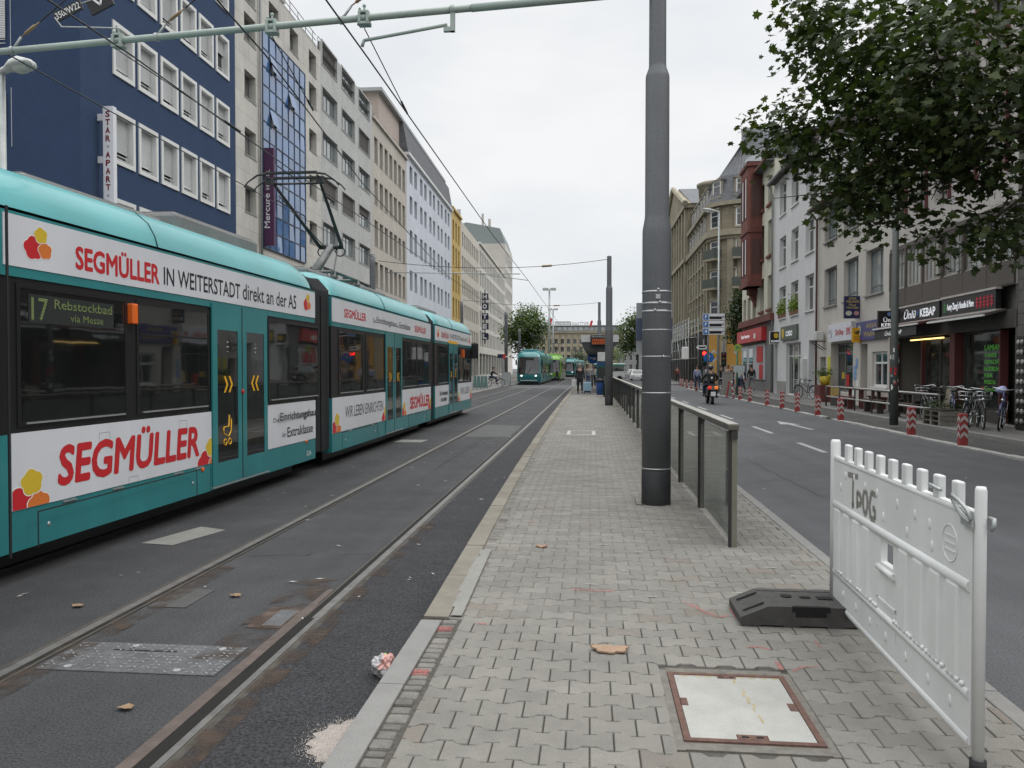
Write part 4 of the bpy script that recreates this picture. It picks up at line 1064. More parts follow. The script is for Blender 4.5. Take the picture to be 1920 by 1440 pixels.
# scrawl in grey felt pen
b = MB(fr)
def stroke(pts, m=0):
    for p, q in zip(pts, pts[1:]):
        d = Vector((q[0] - p[0], q[1] - p[1])).normalized(); n = Vector((-d.y, d.x)) * .016
        b.face([(p[0] - n.x, .0172, p[1] - n.y), (q[0] - n.x, .0172, q[1] - n.y), (q[0] + n.x, .0172, q[1] + n.y), (p[0] + n.x, .0172, p[1] + n.y)])
u0 = 1.62     # written towards the near end: u falls as the text runs on
T = lambda a, z: (u0 - a, z)
stroke([T(-.05, 1.075), T(.14, 1.085)]); stroke([T(.05, 1.08), T(.045, .90)]); stroke([T(.03, .905), T(.07, .915)])
stroke([T(.13, 1.0), T(.13, .905)]); stroke([T(.125, 1.0), T(.20, .985), T(.20, .94), T(.13, .93)])
stroke([T(.235 + .04 * (1 - math.cos(k)), .965 + .065 * math.sin(k)) for k in [i * .6283 for i in range(11)]])
stroke([T(.45, 1.03), T(.38, 1.035), T(.345, .96), T(.37, .895), T(.44, .90), T(.44, .955), T(.40, .955)])
b.build('graffiti', mat('felt_pen', (.22, .21, .19), rough=.7, var=.3, scale=40), bar)
# wire latch
b = MB(fr)
b.tube([(.02, .03, 1.11), (.08, .035, 1.125), (.16, .03, 1.16), (.20, .028, 1.18), (.18, .03, 1.19), (.10, .038, 1.18), (.03, .035, 1.155), (.01, .03, 1.12)], .008, 8)
b.tube([(.02, .03, 1.115), (.13, .035, 1.145), (.16, .03, 1.18)], .006, 6); b.box(.0, .025, 1.09, .10, .032, 1.12)
b.tube([(0, -.03, 1.13), (-.03, -.035, 1.13), (-.04, -.03, 1.11), (-.025, -.025, 1.09)], .009, 8)
b.tube([(.27, .04, 1.195), (.42, .03, 1.20), (.48, .0, 1.18)], .007, 6); b.build('latch', GALV, bar)
b = MB(fr); b.tube([(0, 0, ZP), (0, 0, .205)], .03, 12); b.build('peg_foot', RUB, bar)
# dark recycled foot
FOOT = mat('recycled_plastic', (.056, .053, .050), rough=.75, var=.25, scale=14, fine=.3, bump=.3, bscale=120)
ft = thing('ballast_block', 'dark grey recycled plastic foot block under the far end of the barrier', 'foot block', (1.3, 5.06, ZP))
b = MB(); x0, x1, y0, y1 = .90, 1.74, 4.86, 5.26
sec = [(x0, ZP + .012), (x0, ZP + .055), (x0 + .16, ZP + .125), (x1 - .16, ZP + .125), (x1, ZP + .055), (x1, ZP + .012)]
def footslab(ya, yb, dz=0):
    b.prism([(a, c_ - (dz if c_ > ZP + .1 else 0)) for a, c_ in sec], lambda a, c_, d: (a, d, c_), ya, yb)
footslab(y0, y0 + .05, 0.0); footslab(y0 + .05, y1 - .05, .004); footslab(y1 - .05, y1, 0)
for xx in (x0 + .06, x0 + .3, x0 + .55, x0 + .75): b.box(xx - .05, y0 + .002, ZP, xx + .05, y1 - .002, ZP + .02)
for dy in (.09, .31): b.prism([(x0 + .03, ZP + .072), (x0 + .15, ZP + .122), (x0 + .15, ZP + .132), (x0 + .03, ZP + .082)], lambda a, c_, d: (a, d, c_), y0 + dy - .012, y0 + dy + .012)
b.build('block', FOOT, ft)
b = MB(); zt = ZP + .1255
b.box(1.22, y0 - .001, ZP + .065, 1.40, y0 + .03, zt + .001); b.box(1.20, y0 - .0015, ZP + .095, 1.22, y0 + .02, zt + .0008); b.box(1.40, y0 - .0015, ZP + .095, 1.42, y0 + .02, zt + .0008)
b.lathe([(.035, zt - .002), (.035, zt + .0012)], (1.22, 5.1, 0), 14); b.box(1.30, 5.06, zt - .002, 1.36, 5.10, zt + .0012); b.box(1.40, 5.04, zt - .002, 1.49, 5.10, zt + .0012)
b.build('socket', mat('socket_black', (.008, .008, .008), rough=.9), ft)
# manhole
mh = thing('manhole_cover', 'square manhole with pale concrete lid in a rusty frame, on the near pavers', 'manhole cover', (.68, 3.7, ZP))
MX0, MX1, MY0, MY1 = .392, .968, 3.335, 4.085
LID = mat('lid_concrete', (.37, .365, .335), rough=.8, var=.10, scale=7, dirt=.18, fine=.15, fscale=200, bump=.2, bscale=150)
b = MB(); b.box(MX0 + .03, MY0 + .03, ZP - .03, MX1 - .03, MY1 - .03, ZP + .001); b.build('lid', LID, mh)
FRR = mat('rust_frame', (.115, .062, .048), rough=.8, var=.3, scale=22, bump=.4, fine=.3)
b = MB()
for a in ((MX0, MY0, MX1, MY0 + .027), (MX0, MY1 - .027, MX1, MY1), (MX0, MY0 + .027, MX0 + .027, MY1 - .027), (MX1 - .027, MY0 + .027, MX1, MY1 - .027)): b.box(a[0], a[1], ZP - .03, a[2], a[3], ZP + .004)
b.build('frame', FRR, mh)
b = MB(); xm, ym = (MX0 + MX1) / 2, (MY0 + MY1) / 2
for a in ((xm - .065, MY0 + .03, xm + .065, MY0 + .075), (xm - .045, MY1 - .06, xm + .045, MY1 - .03), (MX0 + .03, ym - .02, MX0 + .06, ym + .06), (MX1 - .065, ym - .04, MX1 - .03, ym + .04)): b.box(a[0], a[1], ZP - .01, a[2], a[3], ZP + .003)
b.build('key_plate', FRR, mh)
b = MB()
for dx in (-.03, .03): b.box(xm + dx - .015, MY0 + .045, ZP, xm + dx + .015, MY0 + .06, ZP + .0037); b.box(xm + dx * .8 - .012, MY1 - .052, ZP, xm + dx * .8 + .012, MY1 - .042, ZP + .0037)
b.build('key_hole', DGROOVE, mh)
b = MB(); rn = random.Random(8); STN = mat('yellow_stain', (.36, .29, .15), rough=.9, var=.25, scale=25)
for i in range(14):
    yy = MY0 + .16 + i * .04; xx = xm + .10 - (yy - MY0) * .10 + rn.uniform(-.008, .008)
    if rn.random() < .75: b.face([(xx - rn.uniform(.003, .008), yy, ZP + .0022), (xx + rn.uniform(.003, .009), yy, ZP + .0022), (xx + rn.uniform(.0, .006), yy + .03, ZP + .0022), (xx - .006, yy + .035, ZP + .0022)])
for i in range(9):
    yy = MY1 - .07; xx = MX0 + .06 + i * .055; b.face([(xx, yy + .035, ZP + .0022), (xx + .05, yy + .035, ZP + .0022), (xx + rn.uniform(.02, .05), yy + .02, ZP + .0022)])
b.build('stain', STN, mh)
b = MB(); b.box(.352, 3.26, ZP - .03, MX0 - .002, 4.13, ZP - .002); b.box(MX1 + .002, 3.26, ZP - .03, 1.004, 4.13, ZP - .004); b.box(MX0 - .002, MY1 + .001, ZP - .03, MX1 + .002, 4.16, ZP - .004); b.box(MX0 - .002, 3.27, ZP - .03, MX1 + .002, MY0 - .001, ZP - .004)
b.build('mortar_bed', mat('mortar_bed', (.15, .14, .12), rough=.95, var=.3, scale=20), mh)
mh2 = thing('manhole_cover', 'flat rectangular cover in a pale steel frame far along the platform', 'manhole cover', (-.2, 19.1, ZP))
b = MB()
for a in ((-.55, 18.5, .12, 18.6), (-.55, 19.6, .12, 19.7), (-.55, 18.6, -.47, 19.6), (.04, 18.6, .12, 19.6)): b.box(a[0], a[1], ZP - .02, a[2], a[3], ZP + .006)
b.build('frame', KERB_G, mh2)
b = MB(); b.box(-.47, 18.6, ZP - .02, .04, 19.6, ZP + .0055); b.build('lid', mat('lid_grey', (.16, .155, .14), rough=.8, var=.1), mh2)
# crisp bag, bark pieces
bm = bmesh.new(); bmesh.ops.create_icosphere(bm, subdivisions=4, radius=1)
for v in bm.verts:
    n = noise.noise(v.co * 1.6) * .35 + noise.noise(v.co * 4.1) * .2 + abs(noise.noise(v.co * 9)) * .12
    v.co = v.co * (1 + n); v.co.x *= .066; v.co.y *= .060; v.co.z *= .062
b = MB(); b.addbm(bm, 0, False, Matrix.Translation((-1.125, 4.27, .062)))
BAG = mat('crisp_bag', (.38, .36, .36), rough=.22, var=.1, scale=14, spec=.6)
b.m = [0 if (p := sum((Vector(b.v[i]) for i in f), Vector()) / len(f)).z < .06 or noise.noise(p * 16) < -.05 else (1 if noise.noise(p * 11 + Vector((3, 1, 7))) > .02 else 2) for f in b.f]
o = b.build('crisp_bag', [BAG, mat('bag_green', (.32, .42, .12), rough=.25, var=.3, scale=18), mat('bag_pink', (.55, .30, .27), rough=.25, var=.3, scale=60)], org=(-1.125, 4.27, .004)); tag(o, 'crumpled shiny crisp bag lying on the asphalt by the kerb', 'litter')
def flake(label, x, y, s, sy, seed):
    rn = random.Random(seed); P = []
    for k in range(26):
        a = 2 * math.pi * k / 26; r = s * (1 + rn.uniform(-.28, .22)); P.append((x + r * math.cos(a), y + r * sy * math.sin(a)))
    b = MB(); b.prism(P, lambda p, q, d: (p, q, ZP + d + .01 * ((p - x) / s) ** 2), .004, .013)
    o = b.build('bark_piece', mat('bark', (.30, .20, .135), rough=.85, var=.2, scale=30, fine=.2), org=(x, y, ZP)); tag(o, label, 'bark')
flake('torn tan piece of bark lying on the pavers left of the manhole', .115, 4.37, .105, .55, 3)
flake('small tan piece of bark farther along the platform', -.42, 6.85, .05, .8, 5)

for i, (x, y, s_, lab) in enumerate(((-2.62, 5.65, .035, 'small tan fallen leaf on the asphalt between the near rails'), (-2.30, 3.72, .030, 'curled tan fallen leaf on the asphalt nearer than the steel plate'), (-3.62, 5.3, .03, 'tiny brown fallen leaf between the tram and the near rail'))):
    b = MB(); rn = random.Random(40 + i); P = [(x + s_ * (1 + rn.uniform(-.3, .25)) * math.cos(k * .524) * 1.3, y + s_ * (1 + rn.uniform(-.3, .25)) * math.sin(k * .524), .012 + rn.uniform(0, .012)) for k in range(12)]
    for k in range(12): b.face([P[k], P[(k + 1) % 12], (x, y, .008)])
    o = b.build('fallen_leaf', mat('leaf_dry', (.26, .17, .10), rough=.8, var=.3, scale=40), org=(x, y, 0)); tag(o, lab, 'leaf', 'fallen leaves on the asphalt')
# ------------------------------------------------------------------ stop shelter, display, machine, bins
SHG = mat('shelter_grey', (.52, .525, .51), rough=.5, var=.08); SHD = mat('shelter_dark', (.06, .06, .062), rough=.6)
sh = thing('tram_shelter', 'grey flat-roofed tram stop shelter with tapered underside on the platform', 'shelter', (.5, 50, ZP))
b = MB(); b.box(-.55, 47.9, 3.25, 1.68, 62, 3.68); b.build('roof', SHG, sh)
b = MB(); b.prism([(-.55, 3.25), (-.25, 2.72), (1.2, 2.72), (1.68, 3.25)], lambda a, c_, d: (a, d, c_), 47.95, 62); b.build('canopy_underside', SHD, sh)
for y in (50, 54.5, 59): 
    b = MB(); b.box(.95, y, ZP, 1.1, y + .15, 2.72); b.build('post', POLE, sh)
for y0 in (50.2, 54.7):
    b = MB(); b.box(1.0, y0, .45, 1.03, y0 + 4.2, 2.4); b.build('pane', PANE, sh)
dp = thing('departure_display', 'black departure display with orange lines on the shelter front', 'display', (.5, 47.7, 3.3))
b = MB(); b.cbox(0, 47.62, 3.05, 1.05, 47.86, 3.66, .02); b.build('case', TBLK, dp)
b = MB(); addtext(b, 'Platz der Republik', (.08, 47.61, 3.50), (1, 0, 0), (0, 0, 1), .86, .10); b.build('lettering', WHITE_P, dp, fix=False)
b = MB(); rn = random.Random(6); OLED = mat('led_orange', (.55, .10, .015), rough=.5, emit=.15)
for r in range(4):
    x = .1
    while x < .95:
        l = rn.uniform(.04, .12); b.box(x, 47.608, 3.12 + r * .085, min(x + l, .97), 47.612, 3.17 + r * .085); x += l + .03
b.build('led_lines', OLED, dp)
tk = thing('ticket_machine', 'teal ticket machine standing under the shelter', 'ticket machine', (.7, 46.5, ZP))
b = MB(); b.cbox(.35, 46.3, ZP, 1.0, 46.9, 2.05, .03); b.build('case', mat('machine_teal', (.012, .09, .10), rough=.4), tk); b = MB(); b.box(.42, 46.27, 1.1, .93, 46.3, 1.75); b.build('screen', LEDB, tk); b = MB(); b.box(.35, 46.28, 1.9, 1.0, 46.3, 2.03); b.build('header', mat('sign_blue', (.03, .07, .22)), tk)
bi = thing('litter_bin', 'blue and dark litter bin beside the second mast', 'bin', (.55, 43, ZP))
b = MB(); b.lathe([(.17, .12), (.2, .75), (.21, .78)], (.5, 43, ZP), 14); b.build('bucket', mat('bin_blue', (.03, .09, .30), rough=.5), bi); b = MB(); b.lathe([(.22, .78), (.2, .95), (.02, 1.0)], (.5, 43, ZP), 14); b.tube([(.74, 43, ZP), (.74, 43, ZP + 1.1)], .04, 8); b.build('hood', POLE_D, bi)
def round_sign(label, x, y, z, r, col, arrow=None, pole=True, z0=.12, diamond=False):
    t = thing('traffic_sign', label, 'traffic sign', (x, y, z0))
    if pole: b = MB(); b.tube([(x, y + .04, z0), (x, y + .04, z + r)], .035, 8); b.build('post', GALV, t)
    b = MB()
    if diamond:
        b.prism([(0, -r), (r, 0), (0, r), (-r, 0)], lambda a, c_, d: (x + a, y + d, z + c_), -.01, .01); b.build('plate', WHITE_P, t)
        b = MB(); b.prism([(0, -r * .62), (r * .62, 0), (0, r * .62), (-r * .62, 0)], lambda a, c_, d: (x + a, y + d, z + c_), -.014, -.0105); b.build('symbol', CHEV, t)
        return t
    b.prism([(r * math.cos(k * .314), r * math.sin(k * .314)) for k in range(20)], lambda a, c_, d: (x + a, y + d, z + c_), -.01, .01); b.build('plate', col, t)
    if arrow is not None:
        ca, sa = math.cos(arrow), math.sin(arrow); b = MB()
        for poly in ([(-.09, -.6), (.09, -.6), (.09, .2), (-.09, .2)], [(-.34, .1), (.34, .1), (0, .65)]):
            b.prism(poly, lambda a, c_, d: (x + (a * ca - c_ * sa) * r, y + d, z + (a * sa + c_ * ca) * r), -.014, -.0105)
        b.build('symbol', WHITE_P, t)
    return t
BLU = mat('sign_blue_bright', (.02, .13, .42), rough=.4, var=.05)
p = at(1112, 672, 60); round_sign('blue round arrow sign beyond the shelter', p.x, 60, p.z, .42, BLU, R_(-100), z0=.15)
p = at(1127, 667, 50)
t = thing('notice_board', 'pale notice board under the shelter roof', 'board', (p.x, 46.2, ZP)); b = MB(); b.box(p.x - .25, 46.2, 2.10, p.x + .25, 46.24, 2.62); b.build('panel', SHG, t)
# ================================================================== BUILDINGS
def FL(u, w_, z): return (-15.75 - .0214 * u + w_, u + w_ * .0214, z)     # left row: u along the street, w out of the wall
def FR(u, w_, z): return (10.8 + .0154 * u - w_, u + w_ * .0154, z)       # right row
def house(name, label, fr, u0, u1, z0, z1, dep, wins, wm, cat='building', group=None, rec=.22, cap=None, ends=None):
    """a building: front wall with real openings, sides, back, flat roof; wins = (u0,u1,z0,z1,...)"""
    t = thing(name, label, cat, fr((u0 + u1) / 2, 0, z0), group)
    us = sorted({u0, u1} | {w_[0] for w_ in wins} | {w_[1] for w_ in wins}); zs = sorted({z0, z1} | {w_[2] for w_ in wins} | {w_[3] for w_ in wins})
    b = MB(fr); eps = 1e-5
    for a, c in zip(us, us[1:]):
        run = None
        for d, e in zip(zs, zs[1:]):
            um, zm = (a + c) / 2, (d + e) / 2
            if any(w_[0] - eps < um < w_[1] + eps and w_[2] - eps < zm < w_[3] + eps for w_ in wins):
                if run: b.face([(a, 0, run[0]), (c, 0, run[0]), (c, 0, run[1]), (a, 0, run[1])]); run = None
            else:
                run = (run[0], e) if run else (d, e)
        if run: b.face([(a, 0, run[0]), (c, 0, run[0]), (c, 0, run[1]), (a, 0, run[1])])
    for w_ in wins:
        a, c, d, e = w_[:4]; r = -(w_[5].get('rec', rec) if len(w_) > 5 else rec) - .06
        b.face([(a, 0, d), (c, 0, d), (c, r, d), (a, r, d)]); b.face([(a, 0, e), (c, 0, e), (c, r, e), (a, r, e)])
        b.face([(a, 0, d), (a, r, d), (a, r, e), (a, 0, e)]); b.face([(c, 0, d), (c, r, d), (c, r, e), (c, 0, e)])
    b.face([(u0, 0, z0), (u0, -dep, z0), (u0, -dep, z1), (u0, 0, z1)], 1); b.face([(u1, 0, z0), (u1, -dep, z0), (u1, -dep, z1), (u1, 0, z1)], 1)
    b.face([(u0, -dep, z0), (u1, -dep, z0), (u1, -dep, z1), (u0, -dep, z1)], 1); b.face([(u0, 0, z1), (u1, 0, z1), (u1, -dep, z1), (u0, -dep, z1)], 1)
    b.build('wall', [wm, ends or wm], t, fix=False)
    cache = {}
    for w_ in wins:
        k = dict(w_[5]) if len(w_) > 5 else {}
        window(fr, t, *w_[:4], w_[4], k, cache, rec)
    return t
def window(fr, t, u0, u1, z0, z1, kind, k, cache, rec):
    key = (kind, round(u1 - u0, 2), round(z1 - z0, 2), tuple(sorted((a, str(c)) for a, c in k.items())))
    if key in cache:
        src, o0 = cache[key]; sh = Vector(fr(u0, 0, z0)) - o0
        c = dup(src, parent=t); c.location = src.location + sh; return c
    r = -k.get('rec', rec); K = KIND[kind]
    fm, pm = K['fm'], K['pm']; fw = K.get('fw', .06)
    b = MB(fr)
    def bar(a, c, d, e, o=0): b.box(a, r - .05, c, d, r + .015 + o, e)
    bar(u0, z0, u0 + fw, z1); bar(u1 - fw, z0, u1, z1); bar(u0 + fw, z0, u1 - fw, z0 + fw); bar(u0 + fw, z1 - fw, u1 - fw, z1)
    for q in K.get('mv', []):
        um = u0 + (u1 - u0) * q; bar(um - fw * .4, z0 + fw, um + fw * .4, z1 - fw, -.003)
    for q in K.get('mh', []):
        zm = z0 + (z1 - z0) * q; bar(u0 + fw, zm - fw * .4, u1 - fw, zm + fw * .4, -.006)
    f = b.build(K.get('name', 'window'), fm, t)
    b = MB(fr); b.box(u0 + fw * .5, r - .04, z0 + fw * .5, u1 - fw * .5, r - .02, z1 - fw * .5); b.build('pane', pm, f)
    if K.get('sur'):
        m, wd, pr = K['sur']; b = MB(fr)
        for a in ((u0 - wd, z0 - wd, u0, z1 + wd), (u1, z0 - wd, u1 + wd, z1 + wd), (u0, z1, u1, z1 + wd), (u0, z0 - wd, u1, z0)): b.box(a[0], -.02, a[1], a[2], pr, a[3])
        rr = min(r, -.02) - .05
        for a in ((u0 - .004, z0, u0 + .018, z1), (u1 - .018, z0, u1 + .004, z1), (u0, z1 - .018, u1, z1 + .004), (u0, z0 - .004, u1, z0 + .018)): b.box(a[0], rr, a[1], a[2], pr - .004, a[3])
        b.build('surround', m, f)
    if K.get('sill'):
        m, pr, hh = K['sill']; b = MB(fr); b.box(u0 - .06, r, z0 - hh, u1 + .06, pr, z0 + .004); b.build('sill', m, f)
    bl = k.get('blind', K.get('blind'))
    if bl:
        b = MB(fr); n = int((z1 - z0) * bl / .055); zt = z1 - .005
        for i in range(n):
            za = zt - (i + 1) * .055; b.face([(u0 + .02, r + .055, za + .055), (u1 - .02, r + .055, za + .055), (u1 - .02, r + .072, za + .012), (u0 + .02, r + .072, za + .012)]); b.face([(u0 + .02, r + .072, za + .012), (u1 - .02, r + .072, za + .012), (u1 - .02, r + .055, za), (u0 + .02, r + .055, za)])
        b.build('blind', K['bm'], f)
    if K.get('rails'):
        b = MB(fr)
        for q in (.12, .24): b.tube([(u0, r + .1, z0 + q), (u1, r + .1, z0 + q)], .014, 5)
        b.build('rail', WHITE_P, f)
    cache[key] = (f, Vector(fr(u0, 0, z0)))
    return f
G_DARK = glass('glass_dark', (.020, .024, .026), ior=1.8, wav=.04)
G_SKY = glass('glass_sky', (.15, .175, .18), ior=2.4, wav=.05)  # pale base colour stands in for bright sky reflections
G_BLUE = glass('glass_blue', (.06, .14, .30), ior=2.0, wav=.06, obrand=.2)  # blue tint, its base raised to paint in reflected sky
G_CURT = glass('glass_curtain', (.14, .14, .13), ior=1.7, wav=.03)
WF = mat('white_frame', (.66, .66, .64), rough=.5, var=.05, dirt=.1)
GF = mat('grey_frame', (.20, .21, .21), rough=.5, var=.08)
DF = mat('dark_frame', (.045, .04, .036), rough=.5, var=.1)
SHUT = mat('roller_shutter', (.54, .545, .545), rough=.55, var=.05, dirt=.12, obrand=.06)
BLND = mat('blind_taupe', (.115, .105, .095), rough=.7, var=.08, obrand=.12)
STN_S = mat('sill_stone', (.30, .295, .28), rough=.8, var=.1, dirt=.2)
REDS = mat('red_sandstone', (.17, .062, .050), rough=.85, var=.14, scale=3, dirt=.3, fine=.15, streak=.12)
KIND = {
    'shutter': dict(fm=WF, pm=G_DARK, sur=(WF, .13, .05), blind=.84, bm=SHUT, rails=True),
    'shutopen': dict(fm=WF, pm=G_DARK, sur=(WF, .13, .05), blind=.42, bm=SHUT, rails=True),
    'stone': dict(fm=GF, pm=G_CURT, fw=.05, mv=[.5], sill=(STN_S, .03, .05)),
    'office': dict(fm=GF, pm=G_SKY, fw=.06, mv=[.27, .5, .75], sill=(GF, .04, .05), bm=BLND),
    'narrow': dict(fm=WF, pm=G_DARK, fw=.05, mv=[.55], mh=[.72], sill=(STN_S, .03, .05)),
    'pair': dict(fm=GF, pm=G_DARK, fw=.06, mv=[.5]),
    'plain': dict(fm=WF, pm=G_DARK, fw=.07, mv=[.5], sill=(STN_S, .05, .06)),
    'slit': dict(fm=GF, pm=G_DARK, fw=.06, mv=[.5]),
    'case': dict(fm=WF, pm=G_DARK, fw=.10, mv=[.5], mh=[.68], sill=(WF, .08, .07)),
    'sand': dict(fm=WF, pm=G_DARK, fw=.1, mh=[.7], sill=(WF, .06, .08)),
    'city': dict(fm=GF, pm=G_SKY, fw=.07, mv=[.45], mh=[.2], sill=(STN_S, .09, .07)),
    'redsill': dict(fm=WF, pm=G_DARK, fw=.06, mv=[.5], mh=[.68], sill=(REDS, .14, .16)),
    'dark': dict(fm=mat('frame_taupe', (.24, .22, .20), rough=.5), pm=glass('glass_pale', (.26, .28, .27), ior=1.9, wav=.03), fw=.06, mv=[.25, .5, .75], mh=[.7]),
    'redside': dict(fm=DF, pm=glass('glass_pale', (.26, .28, .27)), fw=.07, mv=[.4], mh=[.24]),
    'shop': dict(fm=GF, pm=G_DARK, fw=.08, mv=[.33, .66], mh=[.8], name='shop_window'),
    'shopw': dict(fm=WF, pm=G_DARK, fw=.07, mv=[.33, .66], mh=[.75], name='shop_window'),
    'shopdark': dict(fm=DF, pm=G_DARK, fw=.09, mv=[.5], name='shop_window'),
    'oriel': dict(fm=DF, pm=G_DARK, fw=.05, mh=[.7]),
}
def grid(kind, us, rows, wd, **k): return [(u, u + wd, a, c, kind, dict(k)) for u in us for a, c in rows]
def shops(u0, u1, n, z1=3.3, kind='shop', gap=.5, z0=.45):
    st = (u1 - u0) / n; return [(u0 + i * st + gap / 2, u0 + (i + 1) * st - gap / 2, z0, z1, kind, {'rec': .3}) for i in range(n)]

# ---- left row ------------------------------------------------------
NAVY = mat('navy_render', (.034, .058, .115), rough=.85, var=.06, scale=3, dirt=.12, fine=.12, bump=.25, bscale=90, spec=.2)
SHR = .12
rows = [(8.88 + 3.03 * k, 10.46 + 3.03 * k) for k in range(-1, 5)]
ww = []
for i in range(6):
    for j, (a, c) in enumerate(rows):
        u = 26.13 + i * 1.585
        ww.append((u, u + 1.08, a, c, 'shutopen' if (i, j) in ((5, 3), (2, 4)) else 'shutter', {} if (i, j) in ((5, 3), (2, 4)) else {'blind': (.84, .80, .88, .78)[(i * 3 + j * 5) % 4]}))
blue = house('apartment_house', 'navy blue rendered apartment house with white framed roller shutters', FL, 24.2, 35.98, .13, 25.5, 14, ww + shops(24.6, 35.6, 4), NAVY, 'house')
FSB = lambda u, w_, z: (-16.27 - u, 24.2 - w_, z)
cc = {}
for j, (a, c) in enumerate(rows):
    window(FSB, blue, 2.45, 3.85, a + .1, c + .15, 'shutter', {'rec': -.035}, cc, .0)
b = MB(FL); b.box(24.1, -14, 25.5, 36, .15, 25.8); b.build('cornice', NAVY, blue)

STONE = mat('stone_panel', (.50, .485, .44), rough=.7, var=.09, scale=1.3, dirt=.2, fine=.08, streak=.10, tex=(1.55, .92, .012, (.33, .31, .28), (.54, .52, .47), 0.0), bump=.3)
wst = []
for u in (37.05, 46.46): wst += grid('stone', [u], [(6.5 + 2.757 * k, 7.8 + 2.757 * k) for k in range(5)], 1.36, rec=.34)
wst += grid('stone', [37.05, 40.2, 43.25, 46.46], [(19.45, 20.75)], 1.36, rec=.34)
hot = house('hotel_building', 'pale stone clad hotel with a tall blue glass bay', FL, 35.98, 48.7, .13, 21.4, 16, wst + shops(36.4, 48.3, 4), STONE, 'hotel')
cw = MB(FL); GU0, GU1, GZ0, GZ1 = 39.12, 45.52, 7.85, 18.85; NC, NR = 7, 12
for i in range(NC + 1):
    u = GU0 + (GU1 - GU0) * i / NC; cw.box(u - .025, 0, GZ0, u + .025, .10, GZ1)
for j in range(NR + 1):
    z = GZ0 + (GZ1 - GZ0) * j / NR; cw.box(GU0 + .02, .003, z - .025, GU1 - .02, .097, z + .025)
cwo = cw.build('curtain_wall', mat('mullion_blue', (.03, .05, .09), rough=.4), hot)
tilt = {(1, 10), (1, 7), (4, 9)}; du, dz = (GU1 - GU0) / NC, (GZ1 - GZ0) / NR
rn = random.Random(12)
for i in range(NC):
    for j in range(NR):
        a, c = GU0 + du * i + .03, GZ0 + dz * j + .03; b = MB(FL); o = .22 if (i, j) in tilt else 0
        e = rn.uniform(-.012, .012); e2 = rn.uniform(-.012, .012)
        b.face([(a, .065 + o + e, c), (a + du - .06, .065 + o + e2, c), (a + du - .06, .065 - e, c + dz - .06), (a, .065 - e2, c + dz - .06)])
        if o: b.face([(a, .03, c), (a + du - .06, .03, c), (a + du - .06, .03, c + dz - .06), (a, .03, c + dz - .06)], 1)
        b.build('pane', [G_BLUE, TBLK], cwo, fix=False)
PH = mat('penthouse_grey', (.42, .42, .41), rough=.7, var=.06)
b = MB(FL); b.box(36.6, -12, 21.4, 48.4, -2.6, 24.4); b.box(36.3, -12.2, 24.4, 48.6, -2.2, 24.65); b.build('penthouse', PH, hot)
def roofrail(fr, t, u0, u1, z, w_=-.25, h=1.0):
    b = MB(fr)
    for q in (.33, .66, 1): b.tube([(u0, w_, z + h * q), (u1, w_, z + h * q)], .025, 5)
    u = u0
    while u <= u1: b.tube([(u, w_, z), (u, w_, z + h)], .022, 5); u += 1.3
    b.build('roof_railing', GF, t)
roofrail(FL, hot, 36.2, 48.5, 21.4)
b = MB(FL)
for u in (38.75,): b.tube([(u, .12, 3.5), (u, .12, 21.3)], .06, 8)
b.build('downpipe', GF, hot)
TILE = mat('grey_tile', (.48, .49, .47), rough=.75, var=.08, scale=1.5, dirt=.16, streak=.08, tex=(.38, .115, .008, (.38, .38, .37), (.45, .455, .44)), bump=.25)
BL = {(0, 5): .85, (2, 4): 1.0, (0, 2): .72, (1, 2): 1.0, (2, 2): .38, (1, 0): .9}
wg = []
for i, u in enumerate((48.95, 53.2, 57.5)):
    for j in range(-1, 6):
        k = {'rec': .2}
        if (i, j) in BL: k['blind'] = BL[(i, j)]
        wg.append((u, u + 3.15, 6.72 + 2.82 * j, 8.12 + 2.82 * j, 'office', k)) if j >= 0 else None
off = house('office_building', 'grey tiled office building with wide four-pane windows and taupe blinds', FL, 48.7, 61.42, .13, 21.5, 16, wg + shops(49, 61.2, 4), TILE, 'office building')
b = MB(FL)
for i, u in enumerate((48.95, 53.2, 57.5)):
    for j in range(0, 6):
        z0 = 6.72 + 2.82 * j
        for a in ((u - .10, z0 - .1, u, z0 + 1.5), (u + 3.15, z0 - .1, u + 3.25, z0 + 1.5), (u, z0 + 1.4, u + 3.15, z0 + 1.5), (u, z0 - .1, u + 3.15, z0)): b.box(a[0], -.02, a[1], a[2], .03, a[3])
b.build('window_surrounds', mat('surround_grey', (.40, .40, .385), rough=.7, var=.06), off)
b = MB(FL); b.box(48.9, -12, 21.5, 61.0, -2.6, 24.2); b.box(48.7, -12.2, 24.2, 61.2, -2.3, 24.4); b.build('penthouse', PH, off)
roofrail(FL, off, 48.9, 61.3, 21.5)
BEI = mat('beige_render', (.48, .445, .39), rough=.85, var=.06, scale=2, dirt=.16, streak=.10, fine=.1)
wb = grid('narrow', [62.1 + 1.74 * i for i in range(7)], [(4.9 + 3.3 * k, 6.9 + 3.3 * k) for k in range(5)], 1.15, rec=.28)
bei = house('beige_building', 'beige office block with seven narrow recessed windows per floor', FL, 61.42, 74.4, .13, 21.3, 16, wb + shops(61.8, 74, 4), BEI, 'building')
b = MB(FL); b.box(61.4, -.3, 21.3, 74.4, .18, 21.55); b.build('cornice', BEI, bei)
b = MB(FL); b.box(62, -9, 21.3, 70, -2.0, 23.6); b.build('penthouse', PH, bei); roofrail(FL, bei, 61.6, 74.2, 21.55, -.6)
WBL = mat('bluish_render', (.58, .61, .67), rough=.8, var=.05, scale=1, dirt=.12, streak=.06)
wr = [(19.55, 21.25), (16.6, 18.35), (12.8, 15.05), (9.2, 11.15), (5.6, 7.6)]
